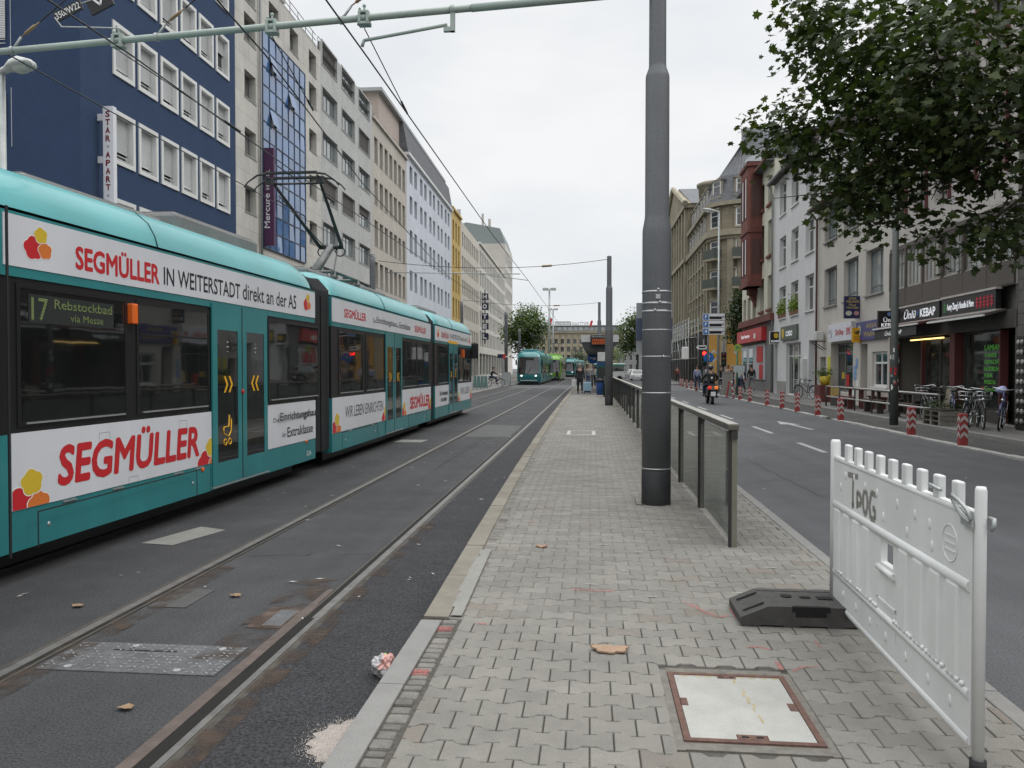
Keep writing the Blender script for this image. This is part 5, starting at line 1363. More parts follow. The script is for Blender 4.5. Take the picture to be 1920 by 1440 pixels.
wv = grid('pair', sum([[75.8 + 5.28 * i, 78.1 + 5.28 * i] for i in range(5)], []), wr, 1.35, rec=.26)
wbh = house('pale_blue_building', 'pale blue rendered block with paired windows under a dark attic roof', FL, 74.4, 102.3, .13, 21.9, 16, wv + shops(75, 102, 8), WBL, 'building')
SLATE = mat('slate', (.115, .12, .13), rough=.7, var=.12, scale=2, dirt=.2, tex=(.3, .22, .01, (.06, .06, .065), (.14, .145, .155)), bump=.3)
b = MB(FL); b.box(74.4, -.3, 21.9, 102.3, .28, 22.15); b.build('cornice', WF, wbh)
b = MB(FL); b.prism([(.15, 22.15), (-.35, 25.0), (-12, 25.0), (-12, 22.15)], lambda a, c, d: (d, a, c), 70.0 + 4.4, 102.3); b.build('attic', SLATE, wbh)
b = MB(FL); b.box(66.4, -12, 21.6, 74.5, -.7, 25.0); b.build('roof_storey', mat('attic_brown', (.40, .34, .30), rough=.8), wbh)
b = MB(FL); b.box(65.9, -12.2, 25.0, 99.5, -.3, 25.28); b.build('roof_slab', mat('roof_slab_grey', (.33, .345, .34), rough=.6), wbh)
roofrail(FL, wbh, 70, 74, 22.0, -1.0, 1.1)
YEL = mat('ochre_render', (.52, .36, .13), rough=.85, var=.08, dirt=.15)
wy = grid('slit', [103.3 + 2.5 * i for i in range(3)], [(5 + 3.4 * k, 7.6 + 3.4 * k) for k in range(5)], 1.2)
yel = house('ochre_building', 'narrow ochre yellow building between pale facades', FL, 102.3, 110.9, .13, 22.4, 16, wy + shops(102.6, 110.6, 2), YEL, 'building')
b = MB(FL); b.box(102.3, -.2, 22.4, 110.9, .25, 22.7); b.build('cornice', YEL, yel)
CRM = mat('cream_render', (.56, .525, .46), rough=.85, var=.06, dirt=.14, streak=.06)
wc = grid('slit', [112.2 + 2.25 * i for i in range(9)], [(5.4 + 3.4 * k, 7.5 + 3.4 * k) for k in range(5)], 1.25)
crm = house('cream_building', 'cream office block with many small windows beside the ochre one', FL, 110.9, 132.4, .13, 22.4, 16, wc + shops(111.5, 132, 6), CRM, 'building')
b = MB(FL); b.box(114, -8, 22.4, 131, -1.2, 23.6); b.box(121, -2, 23.6, 121.5, -1.5, 26); b.build('roof_storey', PH, crm)
CR2 = mat('cream_render_light', (.60, .58, .53), rough=.85, var=.06, dirt=.14)
wc = grid('slit', [133.6 + 2.75 * i for i in range(18)], [(5.4 + 3.4 * k, 8.0 + 3.4 * k) for k in range(5)], 1.5)
htl = house('cream_hotel', 'long cream hotel with tight rows of tall windows behind the vertical sign', FL, 132.4, 183.6, .13, 22.5, 16, wc + shops(133, 183, 10, 4.2), CR2, 'hotel')
b = MB(FL); b.box(132.4, -.2, 22.5, 183.6, .3, 22.8); b.build('cornice', CR2, htl)
TAN = mat('tan_gable', (.46, .43, .40), rough=.9, var=.05, dirt=.12)
wc = grid('slit', [185 + 3.4 * i for i in range(6)], [(5.5 + 4.1 * k, 8.3 + 4.1 * k) for k in range(6)], 1.8)
cor = house('tall_corner_house', 'tall tan corner house with a blank gable rising behind the cream hotel', FL, 183.7, 206.3, .13, 30.5, 16, wc, CR2, 'house', ends=TAN)
b = MB(FL); b.prism([(0, 30.5), (-1.2, 34), (-9, 35.5), (-17, 33), (-18, 30.5)], lambda a, c, d: (d, a, c), 183.75, 206); b.build('roof', mat('roof_teal_grey', (.20, .23, .225), rough=.7), cor)
b = MB(FL); b.box(184, -5.5, 34, 184.5, -5.0, 37.5); b.box(184.2, -4, 34, 184.7, -3.4, 36.3); b.build('chimney', TAN, cor)
# signs on the left row
SIGNW = mat('sign_white', (.68, .68, .70), rough=.45, var=.04)
st = thing('vertical_sign', 'white vertical sign lettered STAR APART on the navy house', 'sign', (-15.9, 25.2, 7.2))
b = MB(); b.box(-16.06, 25.05, 7.15, -15.70, 25.24, 10.35); b.build('box', SIGNW, st)
b = MB()
for z in (9.9, 8.5): b.box(-16.3, 25.1, z, -16.06, 25.2, z + .22)
b.build('bracket', SIGNW, st)
DRED = mat('dark_red_letters', (.16, .012, .022), rough=.4)
b = MB()
for i, ch in enumerate('STAR*APART*'):
    z = 10.02 - i * .268
    if ch == '*':
        b.face([(-15.89 + (.065 if k % 2 else .027) * math.sin(k * math.pi / 5 + math.pi), 25.044, z + .07 + (.065 if k % 2 else .027) * math.cos(k * math.pi / 5 + math.pi)) for k in range(10)], 1)
    else: addtext(b, ch, (-15.97, 25.044, z - .03), (1, 0, 0), (0, 0, 1), .16, .205, .045)
b.build('lettering', [DRED, mat('star_blue', (.25, .35, .42))], st, fix=False)
me_ = thing('vertical_sign', 'purple vertical hotel sign in front of the blue glass bay', 'sign', (-16.2, 39.2, 7.9))
PUR = mat('sign_purple', (.075, .026, .075), rough=.45, var=.05)
b = MB(); b.box(-16.62, 39.15, 7.92, -15.98, 39.4, 12.85); b.build('box', PUR, me_)
b = MB(); addtext(b, 'Mercure', (-16.18, 39.144, 8.8), (0, 0, 1), (-1, 0, 0), 1.75, .30, .02); addtext(b, 'HOTEL', (-16.18, 39.144, 10.75), (0, 0, 1), (-1, 0, 0), 1.0, .21, .01); b.build('lettering', SIGNW, me_, fix=False)
ht = thing('vertical_sign', 'dark vertical sign of single square letters spelling HOTEL', 'sign', (-18.1, 137, 6))
NVY = mat('sign_navy', (.012, .016, .05), rough=.5)
for ch, y0, y1 in (('H', 550, 562), ('O', 568.3, 581), ('T', 587.3, 599.3), ('E', 605.6, 618), ('L', 624.4, 637)):
    a = at(902.5, y1, 137); c = at(915.5, y0, 137); b = MB(); b.box(a.x, 137, a.z, c.x, 137.3, c.z); lo = b.build('letter_box', NVY, ht)
    b = MB(); addtext(b, ch, (a.x + .22, 136.96, a.z + .15), (1, 0, 0), (0, 0, 1), c.x - a.x - .44, c.z - a.z - .3, .08); b.build('lettering', SIGNW, lo, fix=False)
b = MB(); b.box(-18.3, 137.1, 5.9, -18.1, 137.25, 15.2); b.build('bracket', GF, ht)
# ---- right row -----------------------------------------------------
KEBW = mat('pinkish_panel', (.46, .43, .40), rough=.75, var=.06, dirt=.14, streak=.08, tex=(.62, 3.0, .012, (.28, .26, .24), (.48, .45, .42), 0.0))
BRN = mat('brown_panel', (.085, .072, .062), rough=.6, var=.10, dirt=.12)
MAR = mat('maroon_paint', (.10, .030, .028), rough=.5, var=.12)
wk = []
for i in range(6):
    u = 22.50 + i * 1.47; wk.append((u, u + 1.30, 4.62, 5.95, 'dark', {'rec': .06}))
for i in range(5):
    u = 22.75 + i * 1.78
    for z in (7.1, 10.0): wk.append((u, u + 1.2, z, z + 2.1, 'redside', {'rec': .26}))
keb = house('shop_house', 'pinkish panelled house with brown window band above the kebab and noodle shops', FR, 22.15, 31.4, 3.92, 13.0, 12, wk, KEBW, 'house')
b = MB(FR); b.box(22.2, -.02, 3.95, 31.35, .06, 4.58); b.box(22.2, -.02, 5.99, 31.35, .06, 6.14)
for i in range(7): u = 22.2 + i * 1.522; b.box(u - .06, -.02, 4.58, u + .06, .07, 5.99); b.box(u - .02, .058, 3.95, u + .02, .066, 4.58)
b.build('brown_band', BRN, keb)
for i in range(5):
    u = 22.75 + i * 1.78
    for z in (7.1, 10.0): b = MB(FR); b.box(u - .10, -.2, z - .1, u - .002, .10, z + 2.15); b.build('window_fin', MAR, keb)
for (a, c, d, e, k) in ((26.2, 28.6, .62, 2.62, 0), (23.35, 25.68, .55, 2.72, 1)):
    f = MB(FR); f.box(a - .06, -.30, d - .06, c + .06, -.22, d); f.box(a - .06, -.30, e, c + .06, -.22, e + .06); f.box(a - .06, -.30, d, a, -.22, e); f.box(c, -.30, d, c + .06, -.22, e)
    if not k: f.box(27.4, -.3, d, 27.45, -.22, e)
    fo = f.build('shop_window', DF, keb); b = MB(FR); b.box(a, -.27, d, c, -.255, e); b.build('pane', clear('shop_glass', (.75, .8, .78), .92, 2.0), fo)
# ground floor shell: back room, ceiling and walls so that the shop windows look into rooms
b = MB(FR)
ROOM = mat('shop_room', (.22, .21, .185), rough=.85, var=.25, scale=1.2)
b.face([(22.2, -4.5, .12), (31.35, -4.5, .12), (31.35, -4.5, 3.9), (22.2, -4.5, 3.9)]); b.face([(22.2, -.3, 3.0), (31.35, -.3, 3.0), (31.35, -4.5, 3.0), (22.2, -4.5, 3.0)])
b.face([(22.2, 0, .12), (22.2, -12, .12), (22.2, -12, 3.92), (22.2, 0, 3.92)]); b.face([(31.35, 0, .12), (31.35, -12, .12), (31.35, -12, 3.92), (31.35, 0, 3.92)]); b.face([(25.95, -.3, .12), (25.95, -4.5, .12), (25.95, -4.5, 3), (25.95, -.3, 3)])
b.face([(22.2, 0, .135), (31.35, 0, .135), (31.35, -4.5, .135), (22.2, -4.5, .135)]); b.face([(22.2, -.32, 2.95), (31.35, -.32, 2.95), (31.35, -.32, 3.92), (22.2, -.32, 3.92)])
b.build('shop_interior', ROOM, keb, fix=False)
b = MB(FR); DPL = mat('dark_plinth', (.06, .055, .05), rough=.7, var=.2)
b.box(26.15, -.3, .12, 28.65, -.1, .56); b.box(23.3, -.3, .12, 25.74, -.1, .49); b.box(22.2, -.3, 2.78, 31.35, -.02, 3.28)
b.build('plinth', DPL, keb)
b = MB(FR)
b.box(25.78, -.32, .12, 26.12, .03, 2.78)
b.build('shop_pillar', MAR, keb)
for q in ((28.66, -.32, .12, 28.74, -.1, 2.78), (23.22, -.32, .12, 23.28, -.1, 2.78), (31.25, -.3, .12, 31.4, .02, 3.9)): b = MB(FR); b.box(*q); b.build('shop_pillar', MAR, keb)
b = MB(FR); b.box(22.35, -.45, .14, 23.15, -.4, 2.6); b.box(29.0, -2.4, .14, 31.0, -2.35, 2.7); b.build('shop_door', mat('door_black', (.012, .012, .012), rough=.4), keb)
# goods, counter and posters inside
def inside(name, label, cat, boxes):
    t = None; b = MB(FR); ms = []
    for a, m in boxes:
        if m not in ms: ms.append(m)
        b.box(a[0], a[1], a[2], a[3], a[4], a[5], ms.index(m))
    o = b.build(name, ms, org=FR(boxes[0][0][0], boxes[0][0][1], .135)); tag(o, label, cat); return o
YPOS = mat('poster_yellow', (.50, .36, .05), rough=.6, var=.2, scale=6); OPOS = mat('poster_orange', (.42, .12, .03), rough=.6, var=.3, scale=7)
inside('counter', 'pale counter standing inside the noodle shop window', 'counter', [((23.2, -2.6, .135, 25.2, -1.9, 1.15), mat('counter_grey', (.28, .30, .29), rough=.5)), ((23.4, -2.4, 1.15, 24.3, -2.0, 1.5), ALU)])
inside('menu_board', 'yellow and orange menu board on the back wall of the noodle shop', 'menu board', [((23.3, -3.2, 1.2, 24.1, -3.1, 2.0), YPOS), ((24.4, -3.4, 1.4, 25.0, -3.3, 2.1), OPOS), ((23.3, -3.0, 2.25, 25.2, -2.9, 2.7), mat('valance_cream', (.45, .42, .33), rough=.8, var=.1))])
inside('counter', 'steel kebab counter behind the left shop window', 'counter', [((26.0, -2.2, .135, 28.2, -1.5, 1.1), ALU), ((26.2, -2.1, 1.1, 27.9, -1.7, 1.45), mat('display_glass', (.20, .25, .25), rough=.2)), ((25.8, -3.2, 2.2, 28.3, -3.1, 2.75), mat('menu_beige', (.38, .34, .28), rough=.7, var=.3, scale=5))])
# lettering on the noodle window
LG = mat('green_lettering', (.12, .46, .06), rough=.4, emit=.06)
t = thing('window_lettering', 'bright green stacked lettering LAMIAN on the noodle shop window', 'lettering', FR(23.6, -.25, 1.6)); b = MB()
o3 = Vector(FR(24.42, -.235, 0)); rt3 = Vector(FR(23.4, -.235, 0)) - o3
for s_, z, h, l in (('LAMIAN', 2.20, .17, .95), ('CHINESE', 2.01, .12, .72), ('GEMACHTE', 1.81, .13, .98), ('NUDELN', 1.61, .13, .82), ('EIER', 1.43, .11, .5), ('FRISCH', 1.24, .12, .65), ('Gemüse', 1.04, .14, .95)):
    addtext(b, s_, o3 + Vector((0, 0, z)), rt3, (0, 0, 1), l, h, .03)
b.build('lettering', LG, t, fix=False)
# signs
def signbox(name, label, fr, u0, u1, z0, z1, w0, w1, m, rim=None):
    t = thing(name, label, 'sign', fr((u0 + u1) / 2, w1, z0)); b = MB(fr); b.box(u0, w0, z0, u1, w1, z1); b.build('panel', m, t)
    if rim:
        b = MB(fr)
        for a in ((u0 - .06, z1, u1 + .06, z1 + .06), (u0 - .06, z0 - .05, u1 + .06, z0)): b.box(a[0], w0, a[1], a[2], w1 + .03, a[3])
        b.build('rim', rim, t)
    return t
def frtext(par, fr, s_, uL, uR, z0, z1, w_, m, bold=.0, shear=0.):
    """writing on a right-hand facade: reads from high u (left in view) to low u"""
    b = MB(); o = Vector(fr(uL, w_, z0)); r = Vector(fr(uR, w_, z0)) - o; addtext(b, s_, o, r, (0, 0, 1), r.length, z1 - z0, bold, shear); return b.build('lettering', m, par, fix=False)
SB = mat('sign_black', (.018, .016, .017), rough=.35); LW = mat('letter_white_lit', (.8, .82, .85), rough=.4, emit=.35); LR = mat('letter_red', (.40, .02, .04), rough=.4, emit=.12); LGR = mat('letter_green', (.03, .22, .05), rough=.4)
t = signbox('shop_sign', 'dark shop sign with white letters Ünlü KEBAP', FR, 26.66, 30.05, 3.32, 3.84, 0, .14, SB, KEBW)
frtext(t, FR, 'Ünlü', 29.65, 28.55, 3.42, 3.76, .145, LW, .02, .3); frtext(t, FR, 'KEBAP', 28.2, 26.95, 3.42, 3.70, .145, LW, .04)
b = MB(FR); b.box(28.34, .1405, 3.5, 28.44, .144, 3.64); b.build('emblem', BLU, t)
t = signbox('shop_sign', 'dark noodle shop sign with white and red letters', FR, 22.98, 26.46, 3.32, 3.86, 0, .14, SB, KEBW)
frtext(t, FR, "Aunty Zhang's Noodle & More", 26.08, 24.28, 3.42, 3.70, .145, LW, .02); frtext(t, FR, '老张家拉面' if False else '品品品品', 24.2, 23.1, 3.40, 3.74, .145, LR, .02) if False else None
b = MB(FR)
for k in range(5):      # red characters as crossed strokes
    u = 24.15 - k * .215
    for q in (.02, .12, .22): b.box(u - .16, .1405, 3.44 + q, u, .146, 3.47 + q)
    b.box(u - .10, .1405, 3.40, u - .06, .147, 3.74); b.box(u - .16, .1405, 3.46, u - .14, .1465, 3.60)
b.build('lettering', LR, t)
b = MB(FR)
for q in (0, .1, .2): b.box(26.14, .1405, 3.44 + q, 26.34, .146, 3.48 + q)
b.box(26.2, .1405, 3.42, 26.24, .147, 3.72); b.build('emblem', LGR, t)
for u0, u1, w1, lab, vm in ((26.75, 30.9, .75, 'retracted dark awning with a pale front bar below the kebab sign', True), (22.7, 26.4, .55, 'retracted awning with a pale front bar below the noodle sign', False)):
    t = thing('awning', lab, 'awning', FR((u0 + u1) / 2, .3, 3.1)); b = MB(FR); b.prism([(0, 3.26), (w1, 3.10), (w1, 3.18), (0, 3.31)], lambda a, c, d: (d, a, c), u0, u1); b.build('cover', MAR if vm else BRN, t)
    b = MB(FR); b.box(u0 - .02, w1, 3.10, u1 + .02, w1 + .06, 3.155); b.build('front_bar', mat('bar_white', (.62, .63, .60), rough=.4), t)
    if vm:
        b = MB(FR); b.box(u0 + .1, w1 + .01, 2.78, u1 - .1, w1 + .02, 3.08); v = b.build('valance', mat('valance_dark', (.045, .043, .042), rough=.8), t); frtext(v, FR, 'Ünlü', 29.7, 29.05, 2.85, 3.02, w1 + .024, LW, .0, .3); frtext(v, FR, 'KEBAP', 28.95, 28.1, 2.86, 3.0, w1 + .024, LW, .02)
t = thing('strip_lamp', 'warm yellow strip lamps glowing under the kebab awning', 'lamp', FR(28, -.1, 2.6)); b = MB(FR); b.box(26.9, -.12, 2.66, 29.6, -.06, 2.70); b.build('tube', mat('lamp_warm', (1, .72, .25), emit=2.2), t)
b = MB(FR); b.box(25.75, -.5, 2.66, 27.3, -.46, 2.69); b.build('tube', MT['lamp_warm'], t)
t = thing('pendant_lamp', 'two small glowing pendant lamps inside the kebab window', 'lamp', FR(26.6, -.9, 2.1))
for u, e in ((27.55, 0), (26.1, 1)): b = MB(FR); b.ball(FR(u, -.9, 2.0), .06); b.fr = None; b.v = b.v; b.build('bulb', MT['lamp_warm'], t)
# dark house at the right edge
dk = house('dark_house', 'dark stone house at the right edge of the picture', FR, 8.0, 22.1, .12, 15, 12, grid('plain', [9 + 2.6 * i for i in range(5)], [(4.5, 6.3), (7.8, 9.6), (11, 12.8)], 1.4) + shops(8.5, 21, 4, 3.0, 'shopdark'), mat('dark_stone', (.10, .095, .09), rough=.8, var=.2, dirt=.3, tex=(.6, .3, .012, (.04, .04, .04), (.12, .11, .10))), 'house')
# city shop house
CTY = mat('warm_grey_render', (.52, .49, .44), rough=.85, var=.05, scale=1.5, dirt=.14, streak=.05, fine=.08)
wc = []
for u in (32.2, 35.25, 38.4): 
    for a, c in ((4.68, 6.5), (7.80, 9.25)): wc.append((u, u + 2.1, a, c, 'city', {'rec': .22}))
cty = house('shop_house', 'warm grey two-storey house above the city shop, with recessed windows', FR, 31.4, 41.6, .12, 9.6, 12, wc + [(40.15, 41.2, .14, 2.25, 'shopdark', {'rec': .35}), (35.9, 39.3, .6, 2.85, 'shop', {'rec': .35}), (34.0, 34.9, .14, 2.7, 'shopdark', {'rec': .4}), (31.7, 33.4, .95, 2.35, 'case', {'rec': .1})], CTY, 'house')
b = MB(FR); b.prism([(.45, 9.55), (.45, 9.75), (-5.5, 13.2), (-12, 9.6)], lambda a, c, d: (d, a, c), 31.35, 41.65); b.build('roof', mat('roof_brown', (.075, .06, .052), rough=.8, var=.15), cty)
b = MB(FR); b.tube([(31.4, .5, 9.62), (41.7, .5, 9.62)], .07, 8); b.tube([(41.55, .48, 9.6), (41.55, .1, 9.1), (41.55, .1, .2)], .055, 8); b.build('gutter', mat('copper_brown', (.13, .07, .055), rough=.5, var=.15), cty)
b = MB(FR); b.box(39.35, .0, .3, 39.75, .03, 2.25); b.build('yellow_strip', mat('strip_yellow', (.55, .55, .03), rough=.5, var=.1), cty)
PO_ = [YPOS, mat('poster_red', (.45, .03, .03), rough=.6), mat('poster_blue', (.20, .32, .50), rough=.6, var=.3, scale=9), WHITE_P]
for (u, z, w2, h2, m) in ((36.3, 1.0, .5, .5, 0), (37.6, .8, .45, .6, 1), (38.3, 1.2, .4, .3, 0), (35.4, 1.2, .35, .6, 2), (35.1, .9, .25, .3, 3), (35.6, .5, .3, .35, 3), (35.2, 1.7, .3, .4, 2)):
    b = MB(FR); b.box(u, -.0, z, u + w2, .02, z + h2) if u < 35.8 else b.box(u, -.36, z, u + w2, -.345, z + h2); b.build('poster', PO_[m], cty)
t = signbox('shop_sign', 'white shop sign with red letters City Shop', FR, 35.65, 39.15, 2.92, 3.72, .0, .16, mat('sign_pale', (.62, .63, .67), rough=.4)); frtext(t, FR, 'City Shop', 38.05, 36.75, 3.12, 3.46, .165, RED_T, .03); frtext(t, FR, 'EMS', 36.35, 35.75, 3.16, 3.48, .165, RED_T, .03)
b = MB(FR); b.tube([(38.75 + .16 * math.cos(k * .6), .165, 3.3 + .2 * math.sin(k * .6)) for k in range(9)], .012, 5); b.build('emblem', GF, t)
t = signbox('shop_sign', 'blue shop sign with faded gold letters right of the white sign', FR, 31.6, 35.2, 2.85, 3.62, .0, .10, mat('sign_violet', (.075, .075, .20), rough=.5)); GLD = mat('letter_gold', (.42, .33, .10), rough=.5)
frtext(t, FR, 'ASIA', 33.9, 32.6, 3.32, 3.52, .105, GLD, .02); frtext(t, FR, 'Wellness', 34.2, 32.3, 2.98, 3.2, .105, GLD, .02); b = MB(FR); b.prism([(34.75 + .2 * math.cos(k * .52), 3.25 + .24 * math.sin(k * .52)) for k in range(12)], lambda a, c, d: (a, d, c), .1, .106); b.build('emblem', mat('emblem_pale', (.45, .46, .36)), t)
def hang(label, px0, px1, y0, y1, Y, m, items, rim=None, th=.12):
    a = at(px0, y1, Y); c = at(px1, y0, Y); t = thing('hanging_sign', label, 'sign', (c.x, Y, a.z)); b = MB(); b.box(a.x, Y, a.z, c.x, Y + th, c.z); b.build('panel', m, t)
    if rim: b = MB(); b.box(a.x - .03, Y + .01, a.z - .03, c.x + .03, Y + th - .01, c.z + .03); b.build('rim', rim, t)
    W2, H2 = c.x - a.x, c.z - a.z
    for s_, x0, x1, z0, z1, mm, bo in items:
        b = MB()
        if s_ == 'O': b.prism([(a.x + W2 * ((x0 + x1) / 2 + (x1 - x0) / 2 * math.cos(k * .3927)), a.z + H2 * ((z0 + z1) / 2 + (z1 - z0) / 2 * math.sin(k * .3927))) for k in range(16)], lambda p, q, d: (p, Y - d, q), .001, .006); b.build('emblem', mm, t)
        elif s_ == 'horn':
            pts = [(a.x + W2 * q, a.z + H2 * r) for q, r in ((.18, .78), (.3, .62), (.5, .60), (.66, .68), (.62, .78), (.48, .80), (.38, .72), (.5, .66), (.7, .74), (.84, .86))]
            b.tube([(p, Y - .008, q) for p, q in pts], [.03 * W2 + .008] * 8 + [.05 * W2, .09 * W2], 6); b.build('emblem', mm, t)
        else: addtext(b, s_, (a.x + W2 * x0, Y - .004, a.z + H2 * z0), (1, 0, 0), (0, 0, 1), W2 * (x1 - x0), H2 * (z1 - z0), bo); b.build('lettering', mm, t, fix=False)
    b = MB(); b.box(c.x - .02, Y + th * .4, c.z - .1, 10.8 + .0154 * Y + .05, Y + th * .6, c.z - .04); b.build('bracket', GF, t)
hang('navy hanging sign with gold lettering and two round emblems', 1583, 1614, 555, 597, 35.0, mat('sign_navy2', (.018, .018, .07), rough=.5), [('ASIA', .25, .75, .84, .95, GLD, .02), ('WELLNESS', .1, .9, .70, .81, GLD, .02), ('Thai', .25, .7, .54, .65, GLD, .02), ('Massage', .12, .88, .42, .53, GLD, .02), ('O', .08, .46, .12, .34, mat('emblem_pale', (.45, .46, .36)), 0), ('O', .58, .9, .13, .33, mat('emblem_red', (.40, .22, .20)), 0)])
hang('yellow hanging sign with a black horn emblem', 1598.5, 1616, 614.5, 642, 34.7, mat('sign_yellow', (.62, .33, .01), rough=.45), [('horn', 0, 0, 0, 0, INK, 0), ('PARTNER', .2, .8, .36, .42, INK, .0), ('FILIALE', .18, .82, .18, .3, ORA_T, .03)])
hang('black hanging sign lettered KEBAP half hidden by the lamp post', 1648, 1685, 584, 617, 30.6, SB, [('O', .42, .62, .74, .96, mat('emblem_blue', (.12, .22, .40)), 0), ('Ünlü', .22, .82, .40, .68, LW, .01), ('KEBAP', .12, .95, .12, .34, LW, .04)], DF)
t = thing('wall_unit', 'small pale ventilation unit on an iron bracket beside the drainpipe', 'air unit', FR(40.6, .3, 3.0)); b = MB(FR); b.cbox(40.15, .1, 3.05, 40.65, .45, 3.5, .03); b.build('case', mat('unit_white', (.5, .5, .48), rough=.5), t); b = MB(FR); b.tube([(40.1, .02, 3.0), (40.1, .6, 3.0), (40.1, .02, 2.6)], .025, 6); b.tube([(40.7, .02, 3.0), (40.7, .6, 3.0), (40.7, .02, 2.6)], .025, 6); b.build('bracket', DF, t)
# white house
WHT = mat('white_render', (.61, .605, .60), rough=.85, var=.04, scale=1.2, dirt=.12, streak=.06, fine=.06)
ww = []
for u in (42.45, 45.75, 48.8):
    for a, c in ((4.72, 6.62), (7.78, 9.62), (10.95, 13.0)): ww.append((u, u + 1.75, a, c, 'case', {'rec': .20}))
whi = house('white_house', 'white rendered house with nine deep windows and two green flower boxes', FR, 41.6, 52.1, .12, 13.3, 12, ww + [(45.1, 48.6, .14, 3.15, 'shopw', {'rec': .16}), (42.15, 43.4, .14, 3.15, 'shopw', {'rec': .3}), (50.95, 51.95, .14, 3.2, 'shopdark', {'rec': .6})], WHT, 'house')
b = MB(FR); b.prism([(.35, 13.25), (.35, 13.5), (-5.5, 17.0), (-12, 13.3)], lambda a, c, d: (d, a, c), 41.6, 52.1); b.build('roof', mat('roof_slate_brown', (.09, .08, .075), rough=.8, var=.15), whi)
b = MB(FR); b.tube([(41.6, .42, 13.33), (52.3, .42, 13.33)], .09, 8); b.tube([(52.1, .4, 13.3), (52.1, .12, 12.6), (52.1, .12, .2)], .06, 8); b.build('gutter', mat('zinc', (.28, .29, .30), rough=.5, metal=.3), whi)
LEAF_Y = leafmat('leaf_box', (.16, .22, .035), .35)
for u in (45.75, 48.8):
    t = thing('flower_box', 'leafy green flower box on the %s first-floor window of the white house' % ('middle' if u < 47 else 'left'), 'flower box', FR(u + .85, .05, 4.72)); b = MB(FR); b.box(u + .02, -.22, 4.73, u + 1.72, .10, 4.98); b.build('box', mat('box_terracotta', (.20, .10, .06), rough=.8), t)
    b = MB(); rn = random.Random(int(u))
    for i in range(420):
        c = Vector(FR(u + rn.uniform(.05, 1.7), rn.uniform(-.25, .2), 4.95 + abs(rn.gauss(0, .42)) if True else 0)); d = Vector((rn.gauss(0, 1), rn.gauss(0, 1), rn.gauss(.4, 1))).normalized() * .09; e = d.orthogonal().normalized() * .045
        if c.z > 5.95: continue
        b.face([c - d, c + e, c + d, c - e])
    b.build('plants', LEAF_Y, t, fix=False)
t = signbox('shop_sign', 'grey green shop sign with white lettering on the white house', FR, 45.6, 49.6, 3.35, 4.15, 0, .12, mat('sign_greygreen', (.09, .11, .09), rough=.5)); frtext(t, FR, 'CORDO', 48.2, 46.6, 3.55, 3.85, .125, LW, .03); b = MB(FR); b.prism([(49.0 + .3 * math.cos(k * .52), 3.75 + .3 * math.sin(k * .52)) for k in range(12)], lambda a, c, d: (a, d, c), .12, .126); b.build('emblem', YEL_T, t)
hang('small black hanging sign with a yellow fruit emblem', 1444, 1466, 622, 644, 50.6, SB, [('O', .3, .7, .45, .9, YEL_T, 0), ('KUMPIR', .1, .9, .1, .28, LW, .02)], WHITE_P)
t = thing('wall_cabinet', 'pale grey junction cabinet on the wall of the white house', 'cabinet', FR(44.9, .1, 1.2)); b = MB(FR); b.cbox(43.75, .0, 1.1, 44.4, .22, 2.2, .02); b.build('case', mat('cabinet_white', (.55, .55, .54), rough=.5), t)
b = MB(FR); b.box(41.65, -.02, .12, 42.1, .05, .9); b.box(43.45, -.02, .12, 45.05, .05, .9); b.box(48.65, -.02, .12, 50.9, .05, .9); b.build('plinth', STN_S, whi)
# cream-green house with red sandstone oriel
CRG = mat('cream_green_render', (.58, .57, .46), rough=.85, var=.05, dirt=.12, streak=.06)
wc = []
for u in (52.75, 55.3):
    for a, c in ((5.55, 7.75), (9.05, 11.35), (12.4, 14.15)): wc.append((u, u + 1.35, a, c, 'redsill', {'rec': .30}))
for u in (58.2, 60.2, 62.0): wc.append((u, u + 1.2, 4.9, 6.9, 'redsill', {'rec': .3}))
crg = house('cream_house', 'cream house with a red sandstone oriel above the red-signed shop', FR, 52.1, 63.7, 4.75, 15.0, 12, wc, CRG, 'house')
b = MB(FR); b.prism([(.5, 14.9), (.5, 15.15), (-6, 19.0), (-12, 15.0)], lambda a, c, d: (d, a, c), 52.1, 63.8); b.build('roof', SLATE, crg)
b = MB(FR); b.tube([(52.1, .55, 15.0), (57.4, .55, 15.0)], .09, 8); b.build('gutter', MT['copper_brown'], crg)
OP = [(56.0, 0), (56.0, .80), (56.15, .95), (58.75, .95), (58.8, .9), (58.8, 0)]
def oslab(b, o, z0, z1): b.prism([(56.0 - o, 0), (56.0 - o, .8 + o), (56.15 - o, .95 + o), (58.75 + o, .95 + o), (58.8 + o, .9), (58.8 + o, 0)], lambda a, c, d: (a, c, d), z0, z1)
b = MB(FR); oslab(b, 0, 7.3, 15.6); oslab(b, .08, 11.0, 11.2); oslab(b, .08, 7.3, 7.6); oslab(b, .12, 15.5, 15.75)
b.prism([(57.6, 0), (57.6, .55), (58.7, .55), (58.7, 0)], lambda a, c, d: (a, c, d), 6.9, 7.3); b.prism([(7.0, 0), (7.0, .5), (6.3, .12), (6.0, 0)], lambda a, c, d: (d, c, a), 57.9, 58.6)
b.prism([(15.75, -.1), (15.75, .95), (16.35, .5), (16.6, -.1)], lambda a, c, d: (d, c, a), 56.0, 58.8)
ori = b.build('oriel', REDS, crg)
b = MB(FR); b.prism([(15.8, .1), (15.8, 1.05), (16.0, 1.05), (16.5, .1)], lambda a, c, d: (d, c, a), 55.9, 56.6); b.build('roof_flashing', mat('zinc_pale', (.5, .52, .53), rough=.5), ori)
